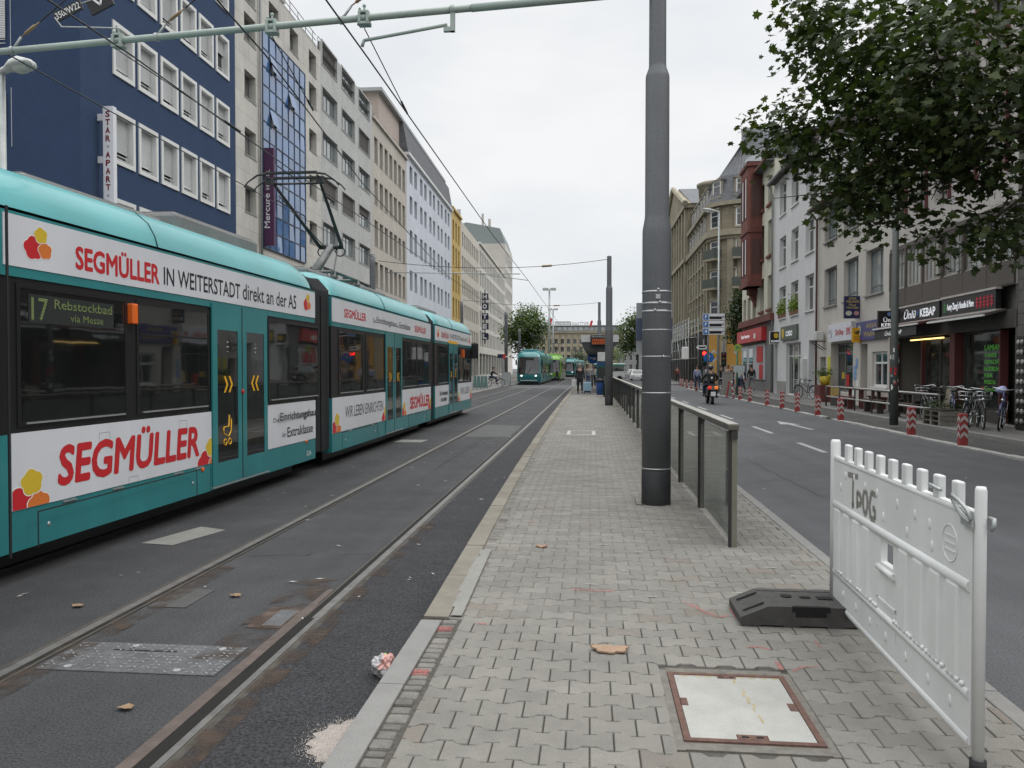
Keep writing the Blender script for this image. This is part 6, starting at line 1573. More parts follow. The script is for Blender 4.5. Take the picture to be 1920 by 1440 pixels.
for z0, z1 in ((8.2, 10.6), (12.1, 14.8)):
    for u in (56.5, 57.65):
        b = MB(FR); b.box(u, .9, z0, u + .75, .965, z1); b.box(u - .10, .9, z0 - .12, u, 1.0, z1 + .12, 1); b.box(u + .75, .9, z0 - .12, u + .85, 1.0, z1 + .12, 1); b.build('window', [G_DARK, REDS], ori)
    b = MB(FR); b.box(55.985, .2, z0, 56.1, .62, z1 - .1); b.box(55.95, .12, z0 - .1, 56.1, .2, z1); b.box(55.95, .62, z0 - .1, 56.1, .7, z1); b.build('window', mat('oriel_pane', (.09, .045, .04), rough=.3), ori)
BKG = mat('shop_grey', (.17, .17, .165), rough=.8, var=.08, dirt=.1)
b = MB(FR); b.box(52.1, -12, .12, 63.7, 0, 4.75); b.build('shop_floor', BKG, crg)
b = MB(FR); b.box(52.0, -.1, 4.75, 63.8, .28, 5.2); b.build('cornice', REDS, crg)
b = MB(FR); b.box(54.6, .0, .9, 63.4, .06, 3.35); po = b.build('shopfront', mat('shopfront_pale', (.40, .41, .42), rough=.5, var=.05), crg)
b = MB(FR)
for u in (58.8, 61.3): b.box(u, .05, 1.1, u + 1.4, .075, 3.1)
b.build('window', G_DARK, po)
b = MB(FR); b.box(55.2, .05, 2.1, 57.3, .09, 3.2); b.box(55.2, .05, .95, 56.4, .09, 1.95); b.build('poster', mat('poster_red', (.45, .03, .03)), po)
b = MB(FR); b.box(52.12, -.02, .14, 52.75, .02, 3.2); b.build('door', mat('door_black', (.012, .012, .012)), crg)
t = signbox('shop_sign', 'long red shop sign with small white lettering', FR, 54.3, 63.9, 3.55, 4.45, 0, .35, mat('sign_red', (.46, .032, .035), rough=.45, var=.04)); frtext(t, FR, 'Sparkasse', 62.0, 58.6, 3.8, 4.15, .355, LW, .03); b = MB(FR); b.box(56.4, .35, 3.75, 57.0, .356, 4.1); b.ball(FR(56.7, .35, 4.22), (.02, .12, .1)); b.build('emblem', WHITE_P, t)

# sandstone corner house with round corner, beyond the crossing
SAND_ = mat('sandstone', (.25, .215, .155), rough=.9, var=.10, scale=2, dirt=.3, streak=.16, fine=.12, tex=(.9, .42, .010, (.15, .13, .095), (.30, .26, .185)), bump=.25)
SANDT = mat('sandstone_trim', (.32, .285, .21), rough=.9, var=.12, scale=2, dirt=.3, streak=.15)
PTH = [(12.35, 126.2), (12.2, 100.0), (12.05, 84.0)] + [(15.2 - 3.2 * math.cos(k * math.pi / 2 / 8) + .0, 83.2 - 3.2 * math.sin(k * math.pi / 2 / 8)) for k in range(1, 9)] + [(19, 79.9), (27, 79.9)]
def strip(b, z0, z1, o=0.0, m=0, path=PTH, sm=False):
    P = []
    for i, p in enumerate(path):
        a = Vector(path[max(i - 1, 0)]); c = Vector(path[min(i + 1, len(path) - 1)]); d = (c - a).normalized(); n = Vector((d.y, -d.x))
        if n.x > 0.3: n = -n
        P.append((p[0] + n.x * o, p[1] + n.y * o))
    for p, q in zip(P, P[1:]): b.face([(*p, z0), (*q, z0), (*q, z1), (*p, z1)], m, sm)
    return P
def band(b, z0, z1, o, m=0, path=PTH):
    A = strip(b, z0, z1, o, m, path); P0 = strip(MB(), 0, 1, 0, 0, path)
    for z in (z0, z1):
        for (p, q), (r, s_) in zip(zip(A, A[1:]), zip(path, path[1:])): b.face([(*p, z), (*q, z), (*s_, z), (*r, z)], m)
cn = thing('corner_house', 'brown sandstone corner house with rounded corner and slate mansard roof', 'house', (15, 84, 0))
P1 = PTH[1:]
b = MB(); strip(b, 0, 18.0, 0, 0, P1); b.face([(27, 79.9, 0), (27, 100, 0), (27, 100, 18), (27, 79.9, 18)]); b.face([(12.2, 100, 0), (27, 100, 0), (27, 100, 21), (12.2, 100, 21)]); b.build('wall', SAND_, cn, fix=False)
b = MB(); band(b, 17.75, 18.15, .45, 0, P1); band(b, 14.75, 15.35, .55, 0, P1); band(b, 5.6, 5.9, .25, 0, P1); band(b, 14.45, 14.75, .3, 0, P1); b.build('cornice', SANDT, cn)
b = MB(); A = P1
ms = lambda z0, z1, o0, o1: [b.face([(*p, z0), (*q, z0), (*s_, z1), (*r, z1)]) for (p, q), (r, s_) in zip(zip(strip(MB(), 0, 1, o0, 0, A), strip(MB(), 0, 1, o0, 0, A)[1:]), zip(strip(MB(), 0, 1, o1, 0, A), strip(MB(), 0, 1, o1, 0, A)[1:]))]
ms(18.15, 20.9, .2, -.7); ms(20.9, 26.3, -.8, -4.4); b.build('mansard_roof', SLATE, cn, fix=False)
def pt(s_):     # point and outward normal on the path by arc position
    i = int(s_); f = s_ - i; a, c = Vector(P1[i]), Vector(P1[i + 1]); p = a.lerp(c, f); d = (c - a).normalized(); n = Vector((d.y, -d.x))
    if n.x > .3 or (abs(n.x) < .3 and n.y > 0): n = -n
    return p, n, d
def swin(s_, z0, z1, wd, par, o=.0, balc=False, dorm=False):
    p, n, d = pt(s_); fr_ = lambda u, w_, z: (p.x + d.x * u + n.x * w_, p.y + d.y * u + n.y * w_, z)
    h = wd / 2; b = MB(fr_)
    for a in ((-h - .12, z0 - .12, -h, z1 + .12), (h, z0 - .12, h + .12, z1 + .12), (-h, z1, h, z1 + .12), (-h, z0 - .12, h, z0)): b.box(a[0], o - .05, a[1], a[2], o + .10, a[3])
    f = b.build('window', WF, par); b = MB(fr_); b.box(-h, o - .04, z0, h, o + .03, z1); b.build('pane', G_DARK, f)
    b = MB(fr_); b.box(-h, o + .03, z0 + (z1 - z0) * .68, h, o + .06, z0 + (z1 - z0) * .72); b.box(-h - .3, o - .05, z0 - .3, h + .3, o + .28, z0 - .12, 1); b.box(-h - .3, o - .05, z1 + .14, h + .3, o + .22, z1 + .3, 1)
    b.box(-h - .28, o - .05, z0 - .12, -h - .12, o + .07, z1 + .14, 1); b.box(h + .12, o - .05, z0 - .12, h + .28, o + .07, z1 + .14, 1)
    b.build('window_trim', [WF, SANDT], f)
    if balc:
        b = MB(fr_); b.box(-h - .45, .02, z0 - .35, h + .45, .85, z0 - .15, 0); b.box(-h - .45, .78, z0 - .15, h + .45, .85, z0 + .75, 1); b.box(-h - .45, .02, z0 - .15, -h - .38, .8, z0 + .75, 1); b.box(h + .38, .02, z0 - .15, h + .45, .8, z0 + .75, 1); b.build('balcony', [SANDT, mat('balcony_iron', (.075, .085, .075), rough=.7)], f)
    if dorm:
        b = MB(fr_); b.box(-h - .25, o - 1.2, z0 - .2, -h - .12, o, z1 + .2, 0); b.box(h + .12, o - 1.2, z0 - .2, h + .25, o, z1 + .2, 0); b.box(-h - .35, o - 1.2, z1 + .13, h + .35, o + .12, z1 + .3); b.build('dormer', SLATE, f)
zr = ((15.75, 17.3), (12.7, 14.25), (9.8, 11.3), (6.65, 8.3))
for s_ in (3.6, 8.55, 9.05, 9.5):
    if s_ == 8.55: s_ = 8.35
    for j, (a, c) in enumerate(zr): swin(s_, a, c, 1.05, cn, balc=(j in (1, 2) and s_ < 9))
    swin(s_, 18.9, 20.25, 1.0, cn, o=-.25, dorm=True)
for k in range(6):
    s_ = .06 + k * .16
    for j, (a, c) in enumerate(zr): swin(s_, a, c, 1.1, cn)
    swin(s_, 18.9, 20.3, 1.0, cn, o=-.25, dorm=True)
b = MB()
for k in range(7):
    p, n, d = pt(min(.985, k * .16 + .0)); fr_ = lambda u, w_, z: (p.x + d.x * u + n.x * w_, p.y + d.y * u + n.y * w_, z); b.fr = fr_; b.box(-.3, -.05, 5.9, .3, .32, 14.4)
for s_ in (1.5, 6.6, 8.1, 8.7): p, n, d = pt(s_); b.fr = lambda u, w_, z: (p.x + d.x * u + n.x * w_, p.y + d.y * u + n.y * w_, z); b.box(-.32, -.05, 5.9, .32, .25, 14.4)
b.fr = None; b.build('pilaster', SANDT, cn)
ORG_W = mat('ochre_orange', (.46, .25, .055), rough=.85, var=.06, dirt=.15)
b = MB(); strip(b, .12, 5.5, .08, 0, P1[2:]); b.build('orange_wall', ORG_W, cn, fix=False)
b = MB(); p, n, d = pt(5.6); b.fr = lambda u, w_, z: (p.x + d.x * u + n.x * w_, p.y + d.y * u + n.y * w_, z); b.box(-.3, 0, .12, .3, .25, 5.6); b.fr = None; b.build('pilaster', SANDT, cn)
b = MB(); b.lathe([(1.4, 0), (1.5, 1.6), (1.7, 1.7), (1.7, 2.0), (1.2, 2.2)], (13.6, 92, 20.4), 16); b.build('roof_turret', SANDT, cn)
# pediment house behind it
pd = thing('pediment_house', 'tall sandstone house with a big triangular pediment, just right of the near mast', 'house', (14, 113, 0))
b = MB(); b.box(11.9, 100.1, 0, 27, 126.2, 21.4); b.prism([(99.7, 21.9), (126.6, 21.9), (114.0, 26.6)], lambda a, c, d: (d, a, c), 11.6, 12.3, 0); b.build('wall', SAND_, pd)
b = MB(); b.box(11.4, 99.8, 21.4, 27, 126.6, 21.9); b.box(11.4, 99.9, 14.7, 12.0, 126.4, 15.2)
for a, c in (((99.5, 21.9), (114, 26.75)), ((126.8, 21.9), (114, 26.75))): b.tube([(11.5, *a), (11.5, *c)], .35, 6, sm=False)
b.build('cornice', SANDT, pd)
b = MB(); b.prism([(99.6, 21.9), (126.7, 21.9), (114.0, 26.8)], lambda a, c, d: (d, a, c), 12.3, 27); b.build('roof', SLATE, pd)
b = MB()
for k in range(9): b.box(11.55, 100.4 + k * 3.1, 5.9, 11.9, 101.2 + k * 3.1, 21.4)
b.build('pilaster', SANDT, pd)
for k in range(8):
    for z0, z1 in ((18.3, 20.5), (15.6, 17.6), (12.4, 14.3), (9.6, 11.4), (6.5, 8.4)):
        b = MB(); b.box(11.84, 101.7 + k * 3.1, z0, 11.95, 102.9 + k * 3.1, z1); b.build('window', G_DARK, pd)
more = house('stone_house', 'long sandstone house hidden mostly behind the near mast', FR, 126.6, 200, .12, 20, 14, grid('slit', [128 + 3 * i for i in range(20)], [(5.5 + 3.4 * k, 7.8 + 3.4 * k) for k in range(4)], 1.4), SAND_, 'house')
# scaffolding
SCF = mat('scaffold_tube', (.34, .35, .34), rough=.5, metal=.4, var=.2); PLK = mat('scaffold_plank', (.20, .17, .13), rough=.85, var=.25)
sc = thing('scaffold', 'grey tube scaffold in front of the dark ground floor of the sandstone houses', 'scaffold', (11, 98, .12))
b = MB()
for k in range(15):
    y = 85.5 + k * 2.6
    for x in (10.3, 11.3): b.tube([(x, y, .12), (x, y, 7.0)], .06, 5)
    for z in (2.7, 4.9, 6.6): b.tube([(10.3, y, z), (11.3, y, z)], .05, 5)
for z in (2.7, 3.7, 4.9, 5.9, 6.8): b.tube([(10.3, 85.5, z), (10.3, 121.9, z)], .05, 5)
for k in range(0, 14, 3): b.tube([(10.28, 85.5 + k * 2.6, 2.7), (10.28, 88.1 + k * 2.6, 4.9)], .045, 5)
b.build('tube', SCF, sc)
b = MB()
for z in (2.75, 4.95): b.box(10.3, 85.5, z, 11.3, 122, z + .06)
b.build('deck', PLK, sc)
b = MB(); b.box(12.0 - .12, 84.5, .12, 12.0, 122, 5.4); b.build('shade_slab', mat('shadow_wall', (.035, .033, .03), rough=.9, var=.4, scale=1), sc)  # solid slab, the deep shade behind the scaffold put into its colour
t = thing('white_box', 'white box lamp hanging at the edge of the scaffold', 'box', (9.9, 86, 3)); b = MB(); b.cbox(9.55, 84.5, 2.6, 10.25, 85.3, 3.9, .08); b.build('case', WHITE_P, t)

# ---- far end of the street -------------------------------------------
FF = lambda u, w_, z: (-21.5 + u, 300 - w_, z)
fe = house('square_building', 'sandstone block closing the street with a long window strip below roof lettering', FF, 0, 34, 0, 14.8, 20, grid('slit', [1 + 2.35 * i for i in range(14)], [(1.2, 3.2), (4.6, 6.6), (7.8, 9.7), (10.8, 12.6)], 1.2), mat('far_sandstone', (.40, .35, .255), rough=.9, var=.08, dirt=.2), 'building', rec=.4)
b = MB(FF); b.box(-.3, -19, 14.8, 34.3, .5, 15.4); b.build('cornice', SANDT, fe)
b = MB(FF); b.box(.6, -18, 15.4, 33.5, -1.2, 17.5); at_ = b.build('top_storey', mat('far_grey', (.23, .235, .235), rough=.8), fe)
for i in range(16):
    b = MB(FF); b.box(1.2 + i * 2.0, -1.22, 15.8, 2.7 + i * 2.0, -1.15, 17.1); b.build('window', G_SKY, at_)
b = MB(FF)
for i in range(15): b.box(.4 + i * 2.35, -.02, .2, .9 + i * 2.35, .25, 14.7)
b.build('pilaster', SANDT, fe)
b = MB(FF); b.box(-.2, -20, 17.5, 34, -.8, 17.75); b.build('roof', mat('far_roof', (.12, .12, .125), rough=.8), fe)
rs = thing('roof_lettering', 'big rooftop letters TYRE and red figure ones on the far block', 'roof sign', (0, 299, 17.8))
GRL = mat('far_letters', (.30, .31, .32), rough=.6)
for s_, x0, x1, y0, y1, m, bo in (('TYRE', 1005, 1026, 603, 611.5, GRL, .01), ('1', 1029, 1036, 597, 610, RED_T, .08), ('KINHOTYPE', 1069, 1104, 603.5, 612, GRL, .005), ('1', 1105, 1112, 601, 612, RED_T, .08)):
    a = at(x0, y1, 297); c = at(x1, y0, 297); b = MB(); addtext(b, s_, a, (1, 0, 0), (0, 0, 1), c.x - a.x, c.z - a.z, bo, .15 if s_ == '1' else 0); b.build('lettering', m, rs, fix=False)
a = at(1040, 611, 297); b = MB()
for k in range(12):
    x = a.x + k * .5; b.tube([(x, 297, 17.7), (x + .4, 297, 18.9)], .07, 4); b.tube([(x + .4, 297, 17.7), (x, 297, 18.9)], .07, 4)
b.tube([(a.x, 297, 18.9), (a.x + 6, 297, 18.9)], .08, 4); b.build('frame', DF, rs)
FG = lambda u, w_, z: (9.5 + u, 250 - w_, z)
house('grey_far_house', 'grey far house with rows of white windows right of the shelter', FG, -.5, 17, 0, 9.4, 14, grid('plain', [.6 + 1.9 * i for i in range(8)], [(1.0, 2.8), (4.0, 5.9), (6.8, 8.4)], 1.0), mat('far_grey_render', (.25, .255, .255), rough=.9), 'house', rec=.12)
# ================================================================== TREES
def leafpoly(kind):
    if kind == 'plane':      # five pointed lobes, like a maple
        return [(0, -.5), (.16, -.30), (.46, -.34), (.34, -.10), (.58, .10), (.26, .16), (.20, .30), (0, .58), (-.20, .30), (-.26, .16), (-.58, .10), (-.34, -.10), (-.46, -.34), (-.16, -.30)]
    return [(0, -.5), (.3, -.1), (.22, .28), (0, .5), (-.22, .28), (-.3, -.1)]
def crown(parent, clumps, n, size, m, seed, kind='oval', droop=.25, shell=.55, mod=None):
    """leaves scattered through a set of clumps (centre, radii): real little faces, denser towards each clump's skin"""
    rn = random.Random(seed); L = leafpoly(kind); b = MB(); vol = [c[1][0] * c[1][1] * c[1][2] for c in clumps]; tot = sum(v ** .52 for v in vol)
    for (c, r), v in zip(clumps, vol):
        k = int(n * v ** .52 / tot)
        twigs = []
        for i in range(max(6, k // 16)):
            d = Vector((rn.gauss(0, 1), rn.gauss(0, 1), rn.gauss(0, 1))).normalized(); q = rn.random() ** (1 / 3) if rn.random() > shell else rn.uniform(.75, 1.08)
            twigs.append((Vector((c[0] + d.x * r[0] * q, c[1] + d.y * r[1] * q, c[2] + d.z * r[2] * q)), d))
        for i in range(k):
            t, d = rn.choice(twigs); s_ = size * rn.uniform(.6, 1.25)
            p = t + Vector((rn.gauss(0, 1), rn.gauss(0, 1), rn.gauss(0, .8))) * size * 1.5
            nrm = (Vector((0, 0, 1)) + d * .5 + Vector((rn.gauss(0, .55), rn.gauss(0, .55), rn.gauss(0, .4)))).normalized()
            x = nrm.orthogonal().normalized(); x.rotate(Matrix.Rotation(rn.uniform(0, 6.28), 3, nrm)); y = nrm.cross(x)
            fold = rn.uniform(.05, .3)
            b.face([p + x * (a * s_) + y * (e * s_) + nrm * (-abs(a) * fold * s_ - (e * .15) * s_) for a, e in L], 0)
    return b.build('crown', m, parent, fix=False)
LEAF_D = leafmat('leaf_plane', (.044, .063, .021), .42, tint=((.10, .115, .02), .90, .7))
LEAF_M = leafmat('leaf_mid', (.075, .115, .030), .35, tint=((.12, .14, .03), .85, .6))
LEAF_K = leafmat('leaf_dark', (.035, .055, .022), .35)
BARK = mat('bark_tree', (.11, .095, .075), rough=.9, var=.3, scale=6, bump=.4, dirt=.3)
pt_ = thing('plane_tree', 'big plane tree reaching into the top right with dark lobed leaves', 'tree', (9.6, 13.2, .12))
CLP = []
def cl(px, py, Y, rx, ry=None, rz=None): 
    p = at(px, py, Y); CLP.append((tuple(p), (rx, ry or rx, rz or rx * .75)))
for a in ((1640, 40, 13.5, 1.35), (1520, 30, 14.0, .55), (1560, 110, 14.2, .60), (1490, 95, 14.0, .32), (1610, 150, 14.0, .7), (1720, 130, 12.5, 1.3), (1830, 90, 11.5, 1.35), (1900, 190, 11.5, 1.25),
          (1800, 220, 12.5, 1.3), (1700, 250, 13.2, 1.1), (1600, 240, 14.0, .75), (1520, 250, 14.5, .55), (1455, 235, 14.8, .42), (1440, 260, 14.6, .30), (1500, 205, 14.8, .28), (1545, 300, 14.3, .55), (1620, 320, 13.8, .75), (1700, 340, 13.2, .75),
          (1590, 385, 13.8, .42), (1640, 395, 13.6, .45), (1555, 360, 14.0, .30), (1700, 405, 13.4, .25), (1625, 432, 13.5, .16), (1790, 305, 12.6, .55), (1890, 295, 12.0, .60), (1780, 440, 12.6, .40), (1860, 450, 12.2, .36), (1900, 430, 12, .45), (1750, 465, 12.6, .16)): cl(*a)
for c, r in (((7.5, 11.5, 9.2), (2.6, 2.6, 2)), ((10, 13.5, 10.5), (3.2, 3.2, 2.4)), ((8.4, 15.5, 9.6), (2.4, 2.4, 1.8)), ((11, 10.5, 8.5), (2.6, 2.4, 2)), ((12, 15, 8.8), (2.4, 2.4, 2)), ((9.2, 10.2, 7.6), (2, 1.6, 1.6)), ((6.0, 13.6, 8.6), (1.6, 1.8, 1.4))): CLP.append((c, r))
crown(pt_, CLP[:len(CLP) - 7], 9000, .138, LEAF_D, 5, 'plane')
crown(pt_, CLP[-7:], 2600, .21, LEAF_D, 6, 'plane')
b = MB(); b.tube([(9.6, 13.2, .12), (9.62, 13.2, 1.2), (9.55, 13.15, 3.2), (9.6, 13.2, 5.2), (9.5, 13.2, 7.6), (9.7, 13.3, 10)], [.36, .29, .26, .22, .15, .05], 14)
rn = random.Random(3)
for q in (at(1600, 230, 14), at(1700, 120, 13), at(1640, 370, 13.7), at(1850, 420, 12.3), at(1790, 300, 12.6), at(1470, 245, 14.7), at(1850, 150, 11.6), Vector((7.4, 11.5, 9.0)), Vector((8.4, 15.5, 9.4)), Vector((11.3, 11, 8.4)), Vector((11.6, 14.8, 8.6))):
    s_ = Vector((9.56, 13.18, rn.uniform(3.6, 5.6))); m1 = s_.lerp(q, .45) + Vector((rn.uniform(-.2, .2), rn.uniform(-.2, .2), .55)); b.tube([s_, s_.lerp(m1, .5) + Vector((0, 0, .2)), m1, m1.lerp(q, .55) + Vector((0, 0, .1)), q], [.12, .09, .065, .035, .010], 8)
    for k in range(9):
        a = m1.lerp(q, rn.uniform(.1, .95)); e = a + Vector((rn.gauss(0, .5), rn.gauss(0, .4), rn.gauss(0, .35))); b.tube([a, a.lerp(e, .5) + Vector((0, 0, .06)), e], [.022, .014, .006], 5)
b.build('trunk', BARK, pt_)
def tree(label, x, y, h, r, m, seed, n=2600, size=.34, z0=0, tall=.6, group='street trees'):
    t = thing('tree', label, 'tree', (x, y, z0), group); rn = random.Random(seed); C = []
    for i in range(12):
        a = rn.uniform(0, 6.28); q = rn.uniform(.1, .75) * r; zz = h * rn.uniform(.40, .88); k = r * rn.uniform(.28, .48); C.append(((x + q * math.cos(a), y + q * math.sin(a), z0 + zz), (k, k, k * .85)))
    C.append(((x, y, z0 + h * .68), (r * .55, r * .55, h * .24)))
    crown(t, C, n, size, m, seed); b = MB(); b.tube([(x, y, z0), (x + .1, y, z0 + h * .3), (x, y, z0 + h * .8)], [.22, .17, .05], 8)
    for c, q in C[:7]: b.tube([(x + .08, y, z0 + h * .32), Vector((x, y, z0 + h * .45)).lerp(Vector(c), .5), c], [.09, .06, .02], 5)
    b.build('trunk', BARK, t); return t
tree('mid green tree behind the oncoming trams, left of the floodlight mast', -9.9, 128, 12.0, 4.4, LEAF_M, 3, 7500, .40)
tree('green tree far down beyond the platform, just left of the near mast', 8.7, 150, 14.0, 4.6, LEAF_M, 9, 5500, .42)
tree('dark tree in the side street beside the cream house', 13.35, 71.5, 9.6, 1.55, LEAF_K, 13, 5200, .24)
tree('low pale green tree in front of the far sandstone block', 6.0, 235, 8, 4, LEAF_M, 17, 1500, .5)
tree('small dark tree far across the square under the lettered roof', -3, 240, 7, 3.5, LEAF_K, 19, 1200, .5)

# ================================================================== STREET FURNITURE ON THE RIGHT
BRED = mat('bollard_red', (.30, .042, .042), rough=.5, var=.1, dirt=.15); BWHT = mat('bollard_white', (.46, .42, .40), rough=.5, var=.1)
bo0 = thing('bollard', 'x', 'bollard', (0, 0, 0), 'red and white bollards along the kerb')
b = MB(); b.cbox(-.085, -.07, 0, .085, .07, .70, .02); b.build('post', BRED, bo0, org=(0, 0, 0))
b = MB()
for i in range(3):
    z = .16 + i * .17
    for s_ in (-1, 1):
        for side in (-1, 1):
            y = side * .0725; b.face([(0, y, z + .085), (s_ * .08, y, z), (s_ * .08, y, z + .08), (0, y, z + .165)])
    for sx in (-1, 1): 
        for s_ in (-1, 1): b.face([(sx * .0875, 0, z + .085), (sx * .0875, s_ * .065, z), (sx * .0875, s_ * .065, z + .08), (sx * .0875, 0, z + .165)])
b.build('chevron', BWHT, bo0, org=(0, 0, 0))
BL_ = [(7.98, 17.99, 'nearest red and white bollard, beyond the pegs of the barrier'), (7.96, 20.7, 'second nearest bollard, in front of the stacked pallets'), (7.95, 26.3, 'bollard below the left end of the pavement railing'), (7.93, 28.8, 'bollard in front of the brown drainpipe between the white house and the city shop'), (7.91, 31.5, 'bollard in front of the bicycle of the white house'), (7.90, 33.9, 'bollard before the glass door of the white house'),
       (7.90, 36.7, 'bollard in front of the open black doorway'), (7.90, 40.6, 'bollard below the red shop poster'), (7.90, 43.2, 'bollard just right of the leaning red posts')]
for i, (x, y, lab) in enumerate(BL_):
    if i == 0: bo0.location = (x, y, .02); bo0['label'] = lab
    else: dup(bo0, (x, y, .02), random.uniform(-.1, .1), lab)
for i, px in enumerate((1305.6, 1296, 1287.7, 1279.8, 1275.4)):
    p = at(px, 733, 60 + i * 4.5); dup(bo0, (p.x, 60 + i * 4.5, .02), 0, ('right hand one of the five far bollards left of the scooter', 'second from the right of the five far bollards left of the scooter', 'middle one of the five far bollards left of the scooter', 'second from the left of the five far bollards beside the mast', 'leftmost and farthest bollard, close to the near mast')[i])
for x, y, a, lab in ((7.75, 46.5, .16, 'thin leaning red post just right of the scooter'), (7.85, 44.8, -.12, 'second leaning red post with white bands beside the thin one')):
    b = MB(); e = Vector((math.sin(a), 0, math.cos(a)))
    for k in range(6): b.tube([Vector((x, y, .02)) + e * (k * .16), Vector((x, y, .02)) + e * (k * .16 + .16)], .05, 8, k % 2, caps=True)
    o = b.build('marker_post', [BRED, BWHT if a < 0 else BRED], org=(x, y, .02)); tag(o, lab, 'post', 'leaning marker posts')
# pavement railing
RW_ = mat('railing_pale', (.42, .42, .40), rough=.45, var=.15, metal=.2); RD_ = mat('railing_post_dark', (.05, .048, .045), rough=.6)
t = thing('pavement_railing', 'low two-bar pavement railing with dark posts in front of the tables', 'railing', (9.75, 28.5, .12))
b = MB()
for z in (.95, .53): b.tube([(9.78, 34.2, z), (9.72, 23.4, z)], .028, 8)
b.build('bar', RW_, t)
for k in range(7):
    y = 34.2 - k * 1.8; b = MB(); b.tube([(9.75, y, .12), (9.75, y, .97)], .032, 8); b.build('post', RD_, t)
# beer tables and benches
WOOD = mat('table_wood', (.055, .042, .034), rough=.7, var=.25, scale=5, dirt=.2); WOOD_R = mat('bench_red', (.11, .035, .03), rough=.7, var=.2)
def table(x, y, label, rz, tm):
    t = thing('beer_table', label, 'table', (x, y, .12), 'dark tables behind the pavement railing'); o3 = (0, 0, 0)
    b = MB(); b.cbox(-.9, -.3, .72, .9, .3, .77, .01); b.build('tabletop', tm, t, org=o3)
    for sx in (-.7, .7): b = MB(); b.box(sx - .05, -.25, 0, sx + .05, -.15, .72); b.box(sx - .05, .15, 0, sx + .05, .25, .72); b.build('leg', tm, t, org=o3)
    for sy in (-.62, .62):
        b = MB(); b.cbox(-.9, sy - .13, .42, .9, sy + .13, .47, .01); b.box(-.7, sy - .1, 0, -.6, sy + .1, .42); b.box(.6, sy - .1, 0, .7, sy + .1, .42); b.build('bench', tm, t, org=o3)
    t.rotation_euler = (0, 0, rz); return t
table(10.55, 26.4, 'dark wooden table with benches in front of the kebab counter', R_(90), WOOD)
table(10.6, 29.3, 'dark table with benches right of the white service window', R_(90), WOOD)
table(10.6, 32.5, 'reddish dark table in front of the city shop window', R_(90), WOOD_R)
t = thing('fruit_stand', 'small stand with a colourful patterned front before the city shop', 'stand', (10.4, 34.2, .12)); b = MB(); b.box(10.1, 33.6, .12, 10.7, 34.8, .5); b.box(10.12, 33.62, .9, 10.68, 34.78, .95); b.box(10.1, 33.6, .5, 10.14, 34.8, .95); b.build('frame', DF, t); b = MB(); b.box(10.09, 33.65, .48, 10.098, 34.75, .92); b.build('front_print', mat('print_yellow', (.32, .22, .06), rough=.7, var=.7, scale=9), t)
t = thing('potted_plant', 'bushy green plant in a yellow pot by the brown door', 'plant', (10.95, 38.6, .12)); b = MB(); b.lathe([(.0, 0), (.18, 0), (.26, .42), (.23, .42)], (10.95, 38.6, .9), 12); b.build('pot', mat('pot_yellow', (.55, .42, .04), rough=.5), t); b = MB(); b.box(10.6, 38.2, .12, 11.3, 39.0, .9); b.build('plant_stand', WOOD_R, t)
crown(t, [((10.95, 38.6, 1.48), (.30, .30, .17))], 380, .09, LEAF_M, 4)
# pallets stacked as a planter with grass
t = thing('pallet_stack', 'stack of weathered grey pallets used as a planter beside the bicycles', 'pallets', (9.85, 23.2, .12)); b = MB(); PW_ = mat('pallet_wood', (.20, .185, .16), rough=.9, var=.25, scale=7, dirt=.3, isl=.2)
for k in range(3):
    z = .12 + k * .135
    for q in range(5): b.box(9.45 + q * .19, 22.65, z + .11, 9.61 + q * .19, 23.8, z + .128)
    for yy in (22.65, 23.2, 23.7): b.box(9.45, yy, z, 10.37, yy + .1, z + .11)
b.build('pallet', PW_, t); crown(t, [((9.9, 23.2, .62), (.40, .5, .10))], 260, .09, LEAF_K, 8)
b = MB(); b.box(9.5, 22.7, .52, 10.32, 23.75, .56); b.build('soil', mat('soil', (.05, .04, .03), rough=.95), t)
t = thing('menu_stand', 'dark framed A-board leaning before the kebab shop window', 'menu stand', (10.85, 25.2, .12)); b = MB(); b.prism([(10.65, .12), (10.69, .12), (10.92, 1.15), (10.88, 1.15)], lambda a, c, d: (a, d, c), 24.9, 25.6); b.build('frame', WOOD, t); b = MB(); b.prism([(10.66, .25), (10.664, .25), (10.868, 1.08), (10.864, 1.08)], lambda a, c, d: (a, d, c), 24.98, 25.52); b.build('board', mat('menu_face', (.19, .17, .13), rough=.7, var=.5, scale=8), t)
